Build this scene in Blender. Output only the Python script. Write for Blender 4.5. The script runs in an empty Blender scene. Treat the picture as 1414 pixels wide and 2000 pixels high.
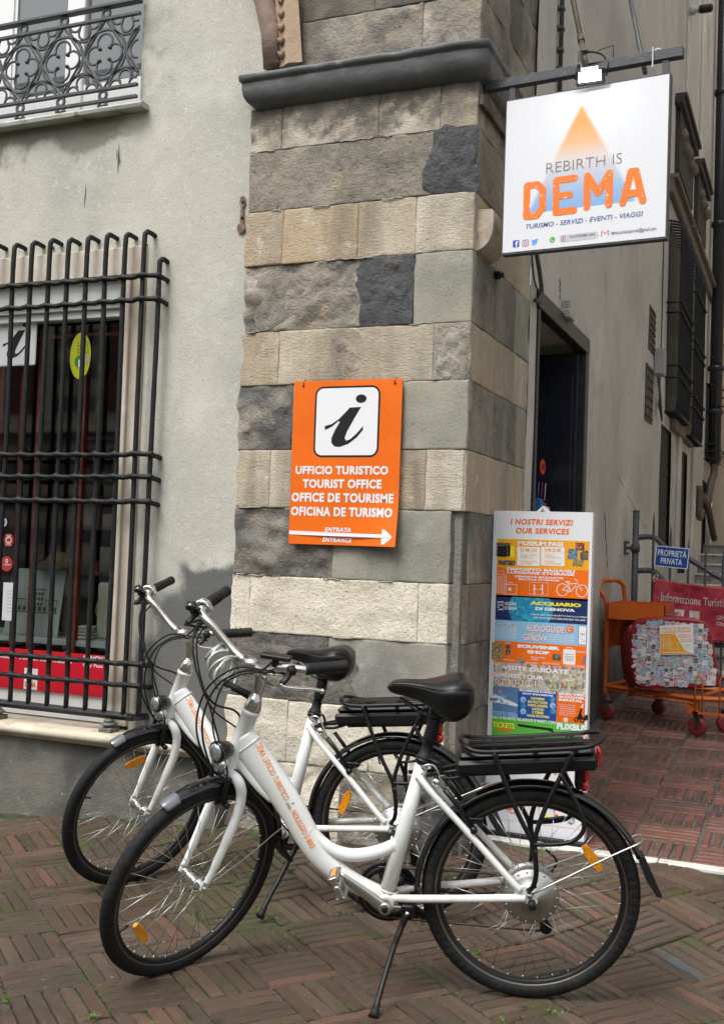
import bpy, bmesh, math, random
from mathutils import Vector, Matrix, noise, geometry
random.seed(7)
sc = bpy.context.scene
PI = math.pi
V = Vector

# ------------------------------------------------------------------ camera
YAW, PIT, ROL, FPX, CAMH = math.radians(22.72), math.radians(2.1), math.radians(2.02), 2100.0, 1.3695
_fw = V((-math.sin(YAW)*math.cos(PIT), math.cos(YAW)*math.cos(PIT), math.sin(PIT)))
_r0 = V((math.cos(YAW), math.sin(YAW), 0)); _u0 = _r0.cross(_fw)
_rt = math.cos(ROL)*_r0 + math.sin(ROL)*_u0; _up = _rt.cross(_fw)
CAM = V((0, 0, CAMH))
cd = bpy.data.cameras.new('camera'); cam = bpy.data.objects.new('camera', cd); sc.collection.objects.link(cam)
cam.matrix_world = Matrix(((_rt.x, _up.x, -_fw.x, 0), (_rt.y, _up.y, -_fw.y, 0), (_rt.z, _up.z, -_fw.z, CAMH), (0, 0, 0, 1)))
cd.sensor_fit = 'VERTICAL'; cd.sensor_height = 24.0; cd.lens = 24.0*FPX/2000.0
cd.clip_start = 0.05; cd.clip_end = 500
sc.camera = cam

# ------------------------------------------------------------------ light: overcast day
w = bpy.data.worlds.new('World'); sc.world = w; w.use_nodes = True
nt = w.node_tree; bg = nt.nodes['Background']
sky = nt.nodes.new('ShaderNodeTexSky'); sky.sky_type = 'NISHITA'; sky.sun_disc = False
SUN_EL, SUN_AZ = math.radians(58), math.radians(200)
sky.sun_elevation = SUN_EL; sky.sun_rotation = SUN_AZ; sky.air_density = 1.0; sky.dust_density = 3.0; sky.ozone_density = 1.0
hs = nt.nodes.new('ShaderNodeHueSaturation'); hs.inputs['Saturation'].default_value = 0.10
nt.links.new(sky.outputs[0], hs.inputs['Color']); nt.links.new(hs.outputs[0], bg.inputs['Color'])
bg.inputs['Strength'].default_value = 0.15
sd = bpy.data.lights.new('sun', 'SUN'); so = bpy.data.objects.new('sun', sd); sc.collection.objects.link(so)
sd.energy = 1.35; sd.angle = math.radians(26); sd.color = (1, 0.965, 0.91)
# sun behind and above the camera, over the square
so.rotation_euler = V((math.sin(SUN_AZ)*math.cos(SUN_EL), math.cos(SUN_AZ)*math.cos(SUN_EL), math.sin(SUN_EL))).to_track_quat('Z', 'Y').to_euler()
vs = sc.view_settings; vs.view_transform = 'Standard'; vs.look = 'None'; vs.gamma = 1; vs.use_curve_mapping = False
vs.exposure = 0.85

# ------------------------------------------------------------------ survey helpers: a line of sight of the photograph met with a real plane
def ray(u, v): return _fw + _rt*((u-707)/FPX) - _up*((v-1000)/FPX)
def on(ax, val, u, v):
    d = ray(u, v); return CAM + d*((val-CAM[ax])/d[ax])
def F(u, v, y=4.45): return on(1, y, u, v)
AX = -1.376
def A(u, v, x=AX): return on(0, x, u, v)
def px(p):
    d = V(p)-CAM; k = d.dot(_fw)
    return (707+FPX*d.dot(_rt)/k, 1000-FPX*d.dot(_up)/k) if k > .05 else (-9999, -9999)
def sm(t):
    t = min(1, max(0, t)); return t*t*(3-2*t)
def lerp(a, b, t): return a+(b-a)*t
def g(x, y):
    z = .09*sm((y-3.7)/.8)*sm((x+3.9)/1.2)
    if y > 4.9: z += .058*(min(y, 9.2)-4.9)
    return z
def nz(x, y=0, z=0, s=1.0): return noise.noise(V((x*s, y*s, z*s)))
def fbm(p, o=4): return noise.fractal(V(p), 0.9, 2.0, o)

# ------------------------------------------------------------------ scene helpers
C = sc.collection
def link(o, parent=None):
    C.objects.link(o)
    if parent is not None: o.parent = parent
    return o
def tag(o, label=None, cat=None, group=None, kind=None):
    if label: o['label'] = label
    if cat: o['category'] = cat
    if group: o['group'] = group
    if kind: o['kind'] = kind
    return o
def thing(name, label, cat, M=None, group=None):
    o = bpy.data.objects.new(name, None); o.empty_display_size = .1; link(o)
    if M is not None: o.matrix_world = M if isinstance(M, Matrix) else Matrix.Translation(V(M))
    return tag(o, label, cat, group)
def place(o, loc=(0, 0, 0), rz=0):
    o.matrix_world = Matrix.Translation(V(loc)) @ Matrix.Rotation(rz, 4, 'Z'); return o

class MB:
    """collects verts and faces of one mesh; X is a running transform"""
    def __init__(s, X=None): s.v = []; s.f = []; s.mi = []; s.X = X; s.m = 0; s.sh = []; s.smooth = False
    def add(s, vs, fs, smooth=None):
        b = len(s.v)
        for p in vs:
            p = V(p); s.v.append(s.X @ p if s.X is not None else p)
        sm_ = s.smooth if smooth is None else smooth
        for f in fs: s.f.append([b+i for i in f]); s.mi.append(s.m); s.sh.append(sm_)
        return s
    def box(s, a, b, bev=0):
        x0, y0, z0 = a; x1, y1, z1 = b
        if x0 > x1: x0, x1 = x1, x0
        if y0 > y1: y0, y1 = y1, y0
        if z0 > z1: z0, z1 = z1, z0
        if bev <= 0:
            return s.add([(x0,y0,z0),(x1,y0,z0),(x1,y1,z0),(x0,y1,z0),(x0,y0,z1),(x1,y0,z1),(x1,y1,z1),(x0,y1,z1)],
                  [(0,3,2,1),(4,5,6,7),(0,1,5,4),(1,2,6,5),(2,3,7,6),(3,0,4,7)], False)
        e = bev; vs_ = []
        for (xx, yy, zz) in ((x0,y0,z0),(x1,y0,z0),(x1,y1,z0),(x0,y1,z0),(x0,y0,z1),(x1,y0,z1),(x1,y1,z1),(x0,y1,z1)):
            dx = e if xx == x0 else -e; dy = e if yy == y0 else -e; dz = e if zz == z0 else -e
            vs_ += [(xx, yy+dy, zz+dz), (xx+dx, yy, zz+dz), (xx+dx, yy+dy, zz)]
        q = lambda c, k: 3*c+k
        fs_ = [(q(0,2),q(3,2),q(2,2),q(1,2)),(q(4,2),q(5,2),q(6,2),q(7,2)),(q(0,1),q(1,1),q(5,1),q(4,1)),(q(1,0),q(2,0),q(6,0),q(5,0)),(q(2,1),q(3,1),q(7,1),q(6,1)),(q(3,0),q(0,0),q(4,0),q(7,0))]
        for a_, b_, k1, k2 in ((0,1,1,2),(5,4,1,2),(2,3,1,2),(7,6,1,2)): fs_.append((q(a_,k1),q(a_,k2),q(b_,k2),q(b_,k1)))
        for a_, b_ in ((1,2),(6,5),(3,0),(4,7)): fs_.append((q(a_,0),q(a_,2),q(b_,2),q(b_,0)))
        for a_, b_ in ((0,4),(1,5),(2,6),(3,7)): fs_.append((q(a_,0),q(a_,1),q(b_,1),q(b_,0)))
        for c in range(8): fs_.append((q(c,0),q(c,1),q(c,2)))
        return s.add(vs_, fs_, False)
    def obox(s, c, size, M=None, bev=0):
        """box of given size centred at c, turned by rotation M"""
        X0 = s.X; T = Matrix.Translation(V(c)) @ (M.to_4x4() if M is not None else Matrix.Identity(4))
        s.X = T if X0 is None else X0 @ T
        h = V(size)/2; s.box(-h, h, bev); s.X = X0; return s
    def tube(s, pts, r, n=8, caps=True, closed=False, up=None, smooth=True):
        """r: number, list of numbers, or list of (across, along-up) pairs"""
        P = [V(p) for p in pts]; m = len(P)
        R = r if isinstance(r, (list, tuple)) else [r]*m
        T = []
        for i in range(m):
            a = P[(i-1) % m] if (closed or i) else P[0]; b = P[(i+1) % m] if (closed or i < m-1) else P[-1]
            t = b-a; T.append(t.normalized() if t.length > 1e-9 else V((0, 0, 1)))
        n0 = V(up) if up is not None else (V((0, 0, 1)) if abs(T[0].z) < .9 else V((1, 0, 0)))
        nrm = (n0-T[0]*n0.dot(T[0])).normalized(); vs_ = []; fs_ = []
        for i in range(m):
            if up is not None:
                q_ = V(up)-T[i]*V(up).dot(T[i]); nrm = q_.normalized() if q_.length > 1e-6 else nrm
            else:
                if i: nrm = T[i-1].rotation_difference(T[i]) @ nrm
                nrm = (nrm-T[i]*nrm.dot(T[i])).normalized()
            bn = T[i].cross(nrm); ra, rb = (R[i] if isinstance(R[i], (list, tuple)) else (R[i], R[i]))
            for k in range(n):
                a = 2*PI*k/n; vs_.append(P[i] + bn*(ra*math.cos(a)) + nrm*(rb*math.sin(a)))
        for i in range(m if closed else m-1):
            j = (i+1) % m
            for k in range(n): fs_.append((i*n+k, i*n+(k+1) % n, j*n+(k+1) % n, j*n+k))
        s.add(vs_, fs_, smooth)
        if caps and not closed:
            b = len(s.v)-m*n
            for lst in ([b+k for k in range(n)][::-1], [b+(m-1)*n+k for k in range(n)]): s.f.append(lst); s.mi.append(s.m); s.sh.append(False)
        return s
    def lathe(s, prof, o, ax, n=20, smooth=True, hollow=False):
        """prof: (radius, along) pairs round axis ax through o"""
        ax = V(ax).normalized(); o = V(o); e = V((0,0,1)) if abs(ax.z) < .9 else V((1,0,0))
        a1 = ax.cross(e).normalized(); a2 = ax.cross(a1); vs_ = []; fs_ = []
        for r, h in prof:
            for k in range(n):
                t = 2*PI*k/n; vs_.append(o+ax*h+(a1*math.cos(t)+a2*math.sin(t))*r)
        if hollow: prof = list(prof)+[prof[0]]; vs_ += vs_[:n]
        for i in range(len(prof)-1):
            for k in range(n): fs_.append((i*n+k, i*n+(k+1) % n, (i+1)*n+(k+1) % n, (i+1)*n+k))
        s.add(vs_, fs_, smooth)
        if hollow: return s
        b = len(s.v)-len(prof)*n
        for i, fl in ((0, True), (len(prof)-1, False)):
            if prof[i][0] > 1e-5:
                l = [b+i*n+k for k in range(n)]; s.f.append(l[::-1] if fl else l); s.mi.append(s.m); s.sh.append(False)
        return s
    def prism(s, poly, t0, t1, fr=None):
        """poly: 2-D outline (counter-clockwise), extruded from t0 to t1 along the third axis of frame fr(u,v,t)->point"""
        fr = fr or (lambda u, v, t: V((u, v, t))); n = len(poly)
        tr = geometry.tessellate_polygon([[V((a, b, 0)) for a, b in poly]])
        vs_ = [fr(a, b, t0) for a, b in poly]+[fr(a, b, t1) for a, b in poly]
        ar = sum(poly[i][0]*poly[(i+1) % n][1]-poly[(i+1) % n][0]*poly[i][1] for i in range(n))
        fs_ = [tuple(n+i for i in t) for t in tr]+[tuple(reversed(t)) for t in tr]
        for i in range(n): fs_.append((i, (i+1) % n, n+(i+1) % n, n+i))
        return s.add(vs_, fs_, False)
    def build(s, name, mat=None, parent=None, fix=True, sub=0, bevel=0):
        me = bpy.data.meshes.new(name); me.from_pydata([tuple(p) for p in s.v], [], s.f)
        mats = mat if isinstance(mat, (list, tuple)) else [mat]
        for m_ in mats: me.materials.append(m_)
        me.polygons.foreach_set('material_index', s.mi); me.polygons.foreach_set('use_smooth', s.sh)
        if fix:
            bm = bmesh.new(); bm.from_mesh(me); bmesh.ops.recalc_face_normals(bm, faces=bm.faces); bm.to_mesh(me); bm.free()
        me.update(); o = bpy.data.objects.new(name, me); link(o, parent)
        if parent is not None: o.matrix_world = Matrix.Identity(4)
        if bevel:
            md = o.modifiers.new('bevel', 'BEVEL'); md.width = bevel; md.segments = 2; md.limit_method = 'ANGLE'
        if sub:
            md = o.modifiers.new('sub', 'SUBSURF'); md.levels = sub; md.render_levels = sub
        return o
def cr(pts, n=6, closed=False):
    """Catmull-Rom through pts (tuples of any length)"""
    m = len(pts); out = []
    for i in range(m if closed else m-1):
        p = [pts[(i+k) % m] if closed else pts[min(max(i+k, 0), m-1)] for k in (-1, 0, 1, 2)]
        for j in range(n):
            t = j/n
            out.append(tuple(.5*((2*p[1][d])+(-p[0][d]+p[2][d])*t+(2*p[0][d]-5*p[1][d]+4*p[2][d]-p[3][d])*t*t+(-p[0][d]+3*p[1][d]-3*p[2][d]+p[3][d])*t**3) for d in range(len(p[0]))))
    if not closed: out.append(tuple(pts[-1]))
    return out
def arc(cx, cy, r, a0, a1, n=16): return [(cx+r*math.cos(a0+(a1-a0)*i/n), cy+r*math.sin(a0+(a1-a0)*i/n)) for i in range(n+1)]

# ------------------------------------------------------------------ materials
MT = {}
def mat(name, col, rough=.6, metal=0.0, layers=(), bump=(), coat=0, spec=.5, emit=None, alpha=None, trans=0, rvar=0, islands=0, stretch=None, obj=False, cond=(), grime=()):
    """layers: (colour, scale, lo, hi[, stretch xyz]) blotches of noise; bump: (scale, strength, distance);
    cond: (colour, axis tests) stains bounded in place: list of (colour, [(axis, a, b)...], noise_scale, noise_amount)"""
    if name in MT: return MT[name]
    m = bpy.data.materials.new(name); m.use_nodes = True; t = m.node_tree; N = t.nodes; K = t.links
    b = N['Principled BSDF']; MT[name] = m
    def rgb(c): return (c[0], c[1], c[2], 1)
    tc = N.new('ShaderNodeTexCoord') if obj else N.new('ShaderNodeNewGeometry')
    P = tc.outputs['Object'] if obj else tc.outputs['Position']
    def nzn(scale, st=None, det=5, seed=0, rg=.55):
        mp = N.new('ShaderNodeMapping'); K.new(P, mp.inputs[0])
        if st: mp.inputs['Scale'].default_value = st
        mp.inputs['Location'].default_value = (seed*3.1, seed*7.7, seed*1.3)
        n_ = N.new('ShaderNodeTexNoise'); n_.inputs['Scale'].default_value = scale; n_.inputs['Detail'].default_value = det; n_.inputs['Roughness'].default_value = rg
        K.new(mp.outputs[0], n_.inputs['Vector']); return n_.outputs['Fac']
    def mr(x, lo, hi):
        r_ = N.new('ShaderNodeMapRange'); K.new(x, r_.inputs[0]); r_.inputs[1].default_value = lo; r_.inputs[2].default_value = hi; r_.interpolation_type = 'SMOOTHSTEP'; return r_.outputs[0]
    def math_(op, a, c):
        q_ = N.new('ShaderNodeMath'); q_.operation = op
        for i, x in enumerate((a, c)):
            if hasattr(x, 'links') or hasattr(x, 'is_output'): K.new(x, q_.inputs[i])
            else: q_.inputs[i].default_value = x
        return q_.outputs[0]
    def mix(f, a, c):
        q_ = N.new('ShaderNodeMix'); q_.data_type = 'RGBA'
        K.new(f, q_.inputs[0]) if not isinstance(f, (int, float)) else setattr(q_.inputs[0], 'default_value', f)
        for i, x in ((6, a), (7, c)):
            if isinstance(x, (tuple, list)): q_.inputs[i].default_value = rgb(x)
            else: K.new(x, q_.inputs[i])
        return q_.outputs[2]
    cur = tuple(col)
    if islands:
        gi = N.new('ShaderNodeNewGeometry'); oi = N.new('ShaderNodeObjectInfo')
        rr = math_('FRACT', math_('ADD', gi.outputs['Random Per Island'], oi.outputs['Random']), 0)
        cr_ = N.new('ShaderNodeValToRGB'); K.new(rr, cr_.inputs[0]); e = cr_.color_ramp.elements
        cols = islands; e[0].position = 0; e[0].color = rgb(cols[0]); e[1].position = 1; e[1].color = rgb(cols[-1])
        for i, c_ in enumerate(cols[1:-1]): q_ = e.new((i+1)/(len(cols)-1)); q_.color = rgb(c_)
        cur = cr_.outputs[0]
    for i, l in enumerate(layers):
        st = l[4] if len(l) > 4 else None
        f_ = mr(nzn(l[1], st, seed=i+1), l[2], l[3])
        if len(l) > 5: f_ = math_('MULTIPLY', f_, l[5])
        cur = mix(f_, cur, l[0])
    for i, (cc, tests, ns, na) in enumerate(cond):
        sp = N.new('ShaderNodeSeparateXYZ'); K.new(P, sp.inputs[0]); nf = math_('MULTIPLY', math_('SUBTRACT', nzn(ns, None, 4, 11+i), .5), na*2); f_ = None
        for axn, lo, hi in tests:
            v_ = mr(math_('ADD', sp.outputs[axn], nf), lo, hi) if lo < hi else mr(math_('MULTIPLY', math_('ADD', sp.outputs[axn], nf), -1), -lo, -hi)
            f_ = v_ if f_ is None else math_('MULTIPLY', f_, v_)
        cur = mix(f_, cur, cc)
    for i, (cc, sc_, st_, lo, hi, am) in enumerate(grime):   # weathering that runs on across neighbouring stones
        cur = mix(math_('MULTIPLY', mr(nzn(sc_, st_, 5, 50+i), lo, hi), am), cur, cc)
    if isinstance(cur, tuple): b.inputs['Base Color'].default_value = rgb(cur)
    else: K.new(cur, b.inputs['Base Color'])
    if rvar:
        K.new(math_('ADD', math_('MULTIPLY', mr(nzn(rvar[0], None, 4, 21), .35, .65), rvar[2]-rvar[1]), rvar[1]), b.inputs['Roughness'])
    else: b.inputs['Roughness'].default_value = rough
    b.inputs['Metallic'].default_value = metal; b.inputs['Specular IOR Level'].default_value = spec
    if coat: b.inputs['Coat Weight'].default_value = coat; b.inputs['Coat Roughness'].default_value = .08
    if trans: b.inputs['Transmission Weight'].default_value = trans
    if alpha is not None: b.inputs['Alpha'].default_value = alpha
    if emit: b.inputs['Emission Color'].default_value = rgb(emit[0]); b.inputs['Emission Strength'].default_value = emit[1]
    prev = None
    for i, bb in enumerate(bump):
        bn = N.new('ShaderNodeBump'); bn.inputs['Strength'].default_value = bb[1]; bn.inputs['Distance'].default_value = bb[2]
        K.new(nzn(bb[0], bb[3] if len(bb) > 3 else None, 6, 31+i, .65), bn.inputs['Height'])
        if prev: K.new(prev, bn.inputs['Normal'])
        prev = bn.outputs[0]
    if prev: K.new(prev, b.inputs['Normal'])
    return m
# ------------------------------------------------------------------ surface materials
PLASTER = mat('plaster', (.475,.457,.405), .9, layers=[((.37,.37,.335),1.1,.42,.68),((.55,.54,.48),1.9,.48,.70),((.33,.325,.29),3.3,.55,.78,(1.6,1,.5),.6),((.40,.385,.32),4,.52,.8,(1,1,.16),.7),((.60,.575,.49),1.1,.48,.72,(1,1,.6),.6),((.30,.31,.30),3.5,.6,.85,(1,1,.35),.55),((.58,.56,.50),30,.55,.8),((.27,.27,.25),130,.58,.72),((.62,.61,.56),170,.60,.75)],
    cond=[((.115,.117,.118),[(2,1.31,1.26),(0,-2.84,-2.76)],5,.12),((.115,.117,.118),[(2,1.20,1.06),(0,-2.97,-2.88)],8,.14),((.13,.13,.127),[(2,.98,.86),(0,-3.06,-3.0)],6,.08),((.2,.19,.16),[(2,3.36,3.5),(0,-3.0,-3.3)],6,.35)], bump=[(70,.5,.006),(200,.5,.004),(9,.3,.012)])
CONCRETE = mat('damp_concrete', (.155,.148,.13), .85, layers=[((.08,.08,.073),3,.4,.65,(1,1,.5)),((.25,.24,.21),5,.55,.78),((.07,.07,.065),2,.55,.8),((.42,.40,.35),20,.62,.8)], bump=[(15,.5,.02),(90,.6,.006)])
GRIME = [((.40,.36,.29), 2.3, (1,1,.8), .47, .66, .55), ((.17,.15,.125), 3.6, (1.5,1,.35), .53, .72, .60), ((.33,.29,.23), 14, None, .5, .72, .35)]
LIGHT_STONES = [mat('travertine_%d' % i, c, .85, grime=GRIME, layers=[(d,9,.45,.75,(1,1,.15)),((.25,.19,.13),3,.50,.75,(1.3,1,.25),.8),((.64,.60,.52),14,.55,.8),((.13,.11,.09),110,.64,.72),((.11,.10,.09),4,.58,.78,(1,1,.22),.85),((.58,.42,.24),2.2,.55,.75,(1,1,.5),.7),((.22,.18,.14),45,.6,.75,(1,1,1),.6)],
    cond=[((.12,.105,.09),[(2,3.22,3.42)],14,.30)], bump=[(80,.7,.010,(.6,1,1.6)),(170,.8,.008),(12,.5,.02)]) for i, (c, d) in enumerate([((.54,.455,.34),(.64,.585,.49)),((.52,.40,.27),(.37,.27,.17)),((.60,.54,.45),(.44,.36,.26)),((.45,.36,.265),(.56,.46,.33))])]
PALE_STONE = mat('pale_limestone', (.68,.62,.51), .88, layers=[((.52,.46,.36),5,.48,.75),((.76,.72,.63),12,.5,.75),((.15,.13,.11),75,.64,.70),((.12,.10,.085),150,.63,.69),((.30,.29,.27),2,.55,.85,(1,1,.5),.6)], bump=[(55,.7,.01),(150,.7,.006),(10,.5,.02)])
DARK_STONES = [mat('dark_stone_%d' % i, c, .85, grime=GRIME, layers=[((.10,.095,.09),6,.42,.7),((.34,.28,.20),7,.54,.75),((.28,.27,.25),2.4,.5,.75,(1,1,.4)),((.05,.05,.05),40,.58,.75),((.42,.38,.32),90,.62,.74)], bump=[(25,.8,.02),(100,.7,.008)]) for i, c in enumerate([(.175,.160,.14),(.245,.215,.175),(.115,.112,.107)])]
BROKEN = mat('broken_stone', (.31,.275,.23), .9, grime=GRIME, layers=[((.56,.50,.43),3.2,.50,.68),((.13,.125,.12),6,.5,.72),((.52,.34,.20),8,.58,.78,None,.7),((.10,.09,.085),45,.6,.8)], bump=[(30,.9,.03),(110,.8,.008)])
CEMENT_DARK = mat('dark_cement', (.09,.09,.097), .9, grime=GRIME[1:2], layers=[((.15,.15,.155),6,.45,.75),((.2,.19,.17),100,.6,.72),((.06,.06,.065),25,.55,.8)], bump=[(30,1.0,.03),(160,.8,.008)])
CEMENT = mat('grey_cement', (.275,.268,.225), .9, grime=GRIME, layers=[((.19,.19,.18),2.5,.45,.7,(1,1,.4)),((.37,.365,.32),5,.48,.75),((.13,.13,.125),1.6,.56,.8,(1,1,.6)),((.13,.13,.13),90,.58,.72),((.42,.41,.37),140,.6,.74),((.30,.27,.20),3,.55,.8,(1,1,.4),.6)], bump=[(80,.6,.006),(250,.6,.003)])
MORTAR = mat('wall_mortar', (.20,.185,.16), .95, layers=[((.11,.105,.1),15,.45,.7)], bump=[(70,.8,.01)])
MARBLE = mat('weathered_marble', (.56,.50,.42), .6, layers=[((.46,.38,.30),3,.45,.7,(1,1,.3)),((.66,.62,.56),5,.5,.75),((.12,.10,.08),60,.68,.78),((.34,.27,.21),9,.6,.85,(1,1,.4))], bump=[(60,.4,.006),(200,.3,.003)])
SILL_M = mat('yellowed_marble', (.52,.465,.365), .6, layers=[((.38,.31,.21),7,.48,.72,(.4,1,1)),((.62,.58,.50),5,.48,.72),((.20,.18,.15),18,.58,.78),((.16,.14,.11),50,.66,.8)], bump=[(60,.4,.006)])
SLATE = mat('grey_slate', (.095,.095,.10), .5, layers=[((.07,.07,.073),4,.4,.7),((.19,.19,.20),6,.5,.8,(.3,1,1)),((.24,.23,.21),14,.62,.85)], bump=[(30,.35,.006),(6,.4,.015)])
ALLEYP = mat('alley_plaster', (.52,.495,.455), .9, layers=[((.40,.38,.35),.8,.42,.68),((.60,.575,.53),1.3,.5,.72),((.30,.28,.26),2.6,.56,.8,(1,1,.5),.6),((.36,.335,.305),12,.52,.75,None,.5),((.20,.19,.18),110,.62,.74)],
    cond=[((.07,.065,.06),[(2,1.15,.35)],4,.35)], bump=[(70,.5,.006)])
BLACK_IRON = mat('black_iron', (.009,.010,.012), .5, spec=.28, layers=[((.05,.036,.028),22,.55,.75),((.03,.03,.032),60,.5,.7),((.012,.012,.014),8,.4,.7)], bump=[(90,.7,.004),(25,.5,.004)])
GREY_IRON = mat('grey_painted_iron', (.052,.055,.062), .55, layers=[((.10,.10,.11),25,.5,.75),((.03,.03,.035),12,.58,.8)], bump=[(80,.6,.003)])
DARK = mat('dark_interior', (.018,.017,.018), .8)
WHITEP = mat('white_paint', (.74,.75,.75), .45, layers=[((.60,.60,.58),6,.5,.8,(1,1,.3))])
GLASS = mat('window_glass', (.8,.85,.85), .02, trans=1.0, spec=.8)
REDP = mat('dark_red_paint', (.22,.03,.02), .45)
BEIGE = mat('beige_render', (.52,.44,.33), .9, layers=[((.44,.37,.28),1.0,.4,.7),((.58,.50,.39),3,.5,.8)], bump=[(60,.3,.005)])
BROWN = mat('brown_stone_trim', (.15,.115,.09), .85, layers=[((.09,.07,.055),6,.5,.75)], bump=[(50,.5,.008)])

# ------------------------------------------------------------------ ground
def grid(name, xs, ys, zf, m, parent=None, kind='structure', smooth=True):
    b = MB(); b.smooth = smooth
    vs_ = [(x, y, zf(x, y)) for y in ys for x in xs]; n = len(xs)
    b.add(vs_, [(j*n+i, j*n+i+1, (j+1)*n+i+1, (j+1)*n+i) for j in range(len(ys)-1) for i in range(n-1)])
    o = b.build(name, m, parent, fix=False); tag(o, kind=kind); return o
JOINT = mat('mossy_joint_soil', (.032,.030,.022), .9, layers=[((.075,.07,.055),8,.5,.75),((.045,.075,.012),4,.45,.62),((.10,.17,.02),18,.55,.70)], bump=[(60,.9,.012),(12,.6,.02)])
xs = [-40,-25,-15,-10,-7,-5]+[-4.5+.1*i for i in range(61)]+[2.5,4,7,12,25,40]
ys = [-40,-20,-10,-5,0,1]+[1.5+.1*i for i in range(34)]
grid('piazza_ground', xs, ys, lambda x, y: g(x, y)-.011, JOINT)
ALJ = mat('sandy_joint_mortar', (.105,.095,.08), .7, layers=[((.05,.046,.04),6,.42,.68),((.19,.175,.15),40,.55,.8),((.06,.08,.02),4,.6,.8)], bump=[(80,.8,.01)])
grid('alley_ground', [-1.5+.25*i for i in range(25)], [4.8+.2*i for i in range(24)], lambda x, y: g(x, y)-.010 if y < 9.2 else g(x, 9.2)-.01, ALJ)

BRICK = mat('paving_brick', (.12,.07,.05), .6, islands=[(.068,.044,.030),(.105,.062,.042),(.080,.058,.040),(.150,.078,.052),(.060,.046,.032),(.092,.066,.045),(.125,.085,.060),(.072,.046,.032)],
    layers=[((.055,.043,.034),2.5,.48,.74,None,.6),((.15,.11,.08),60,.58,.75),((.052,.058,.020),1.4,.44,.66,None,.8),((.045,.070,.012),7,.55,.72,None,.6),((.24,.20,.15),170,.66,.72),((.02,.016,.012),120,.6,.7),((.03,.025,.02),16,.6,.8)], bump=[(70,.5,.004),(220,.9,.005)], rvar=(1.8,.24,.62))
REDBRICK = mat('wet_red_brick', (.2,.075,.05), .4, islands=[(.135,.062,.050),(.185,.078,.058),(.115,.068,.058),(.225,.088,.062),(.15,.086,.072)],
    layers=[((.08,.045,.037),5,.46,.72),((.24,.18,.15),35,.6,.8),((.05,.035,.028),14,.58,.8)], bump=[(40,.6,.008),(150,.7,.005)], rvar=(2.0,.10,.48))
def brick_mesh(L, W, seed, name, m, H=.035):
    r = random.Random(seed); nx, ny = 5, 2; b = MB(); b.smooth = False; top = []; vs_ = []
    e = .0035
    for j in range(ny+1):
        for i in range(nx+1):
            x = -L/2+L*i/nx; y = -W/2+W*j/ny
            if i in (0, nx): x += r.uniform(-.0025,.0025)
            if j in (0, ny): y += r.uniform(-.0013,.0013)
            x2 = x-(e if i == nx else -e if i == 0 else 0); y2 = y-(e if j == ny else -e if j == 0 else 0)
            vs_.append((x2, y2, r.uniform(-.0009,.0007) - (.0015 if (i in (0,nx) and j in (0,ny)) else 0)))
    ring = [(i, 0) for i in range(nx+1)]+[(nx, j) for j in range(1, ny+1)]+[(i, ny) for i in range(nx-1, -1, -1)]+[(0, j) for j in range(ny-1, 0, -1)]
    idx = lambda i, j: j*(nx+1)+i
    fs_ = [(idx(i,j), idx(i+1,j), idx(i+1,j+1), idx(i,j+1)) for j in range(ny) for i in range(nx)]
    base = len(vs_); n = len(ring)
    for (i, j) in ring:
        p = vs_[idx(i,j)]; k = 1+e/(W/2); sx = p[0]+(e if i == nx else -e if i == 0 else 0); sy = p[1]+(e if j == ny else -e if j == 0 else 0)
        vs_.append((sx, sy, -.007+r.uniform(-.002,.002)))
    for (i, j) in ring:
        p = vs_[base+ring.index((i,j))]; vs_.append((p[0], p[1], -H))
    for k in range(n):
        a, c = ring[k], ring[(k+1) % n]
        fs_.append((idx(*a), base+k, base+(k+1) % n, idx(*c))); fs_.append((base+k, base+n+k, base+n+(k+1) % n, base+(k+1) % n))
    return vs_, fs_
def lay(specs, mate, parent, stuffname, piece, limit):
    """specs: (x, y, angle, L, W); the nearest in view become objects, the rest one mesh"""
    rr = random.Random(5); lib = {}
    out = []
    for (x, y, a, L, W) in specs:
        u, v = px((x, y, g(x, y))); inside = -60 < u < 1474 and 900 < v < 2080
        out.append((0 if inside else 1, (V((x, y, g(x, y)))-CAM).length, x, y, a, L, W))
    out.sort(); mb = MB(); cnt = 0
    for k, (o_, d_, x, y, a, L, W) in enumerate(out):
        key = (round(L, 3), round(W, 3), rr.randrange(9))
        if key not in lib:
            vs_, fs_ = brick_mesh(L, W, hash(key) % 9999, piece, mate); b = MB(); b.add(vs_, fs_); lib[key] = [vs_, fs_, None]
        z = g(x, y)+rr.gauss(0, .0018); sx = (g(x+.05, y)-g(x-.05, y))/.1; sy = (g(x, y+.05)-g(x, y-.05))/.1
        X = Matrix.Translation((x, y, z)) @ V((0,0,1)).rotation_difference(V((-sx, -sy, 1)).normalized()).to_matrix().to_4x4() @ Matrix.Rotation(a+rr.gauss(0,.006), 4, 'Z') @ Matrix.Rotation(rr.gauss(0,.012), 4, 'X')
        if cnt < limit and not o_:
            if lib[key][2] is None:
                b = MB(); b.add(lib[key][0], lib[key][1]); o = b.build(piece, mate, parent, fix=True); lib[key][2] = o.data
            else: o = bpy.data.objects.new(piece, lib[key][2]); link(o, parent)
            o.matrix_world = X; cnt += 1
        else:
            mb.X = X; mb.add(lib[key][0], lib[key][1])
    o = mb.build(stuffname, mate, parent); tag(o, kind='stuff')
    return o
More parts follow.
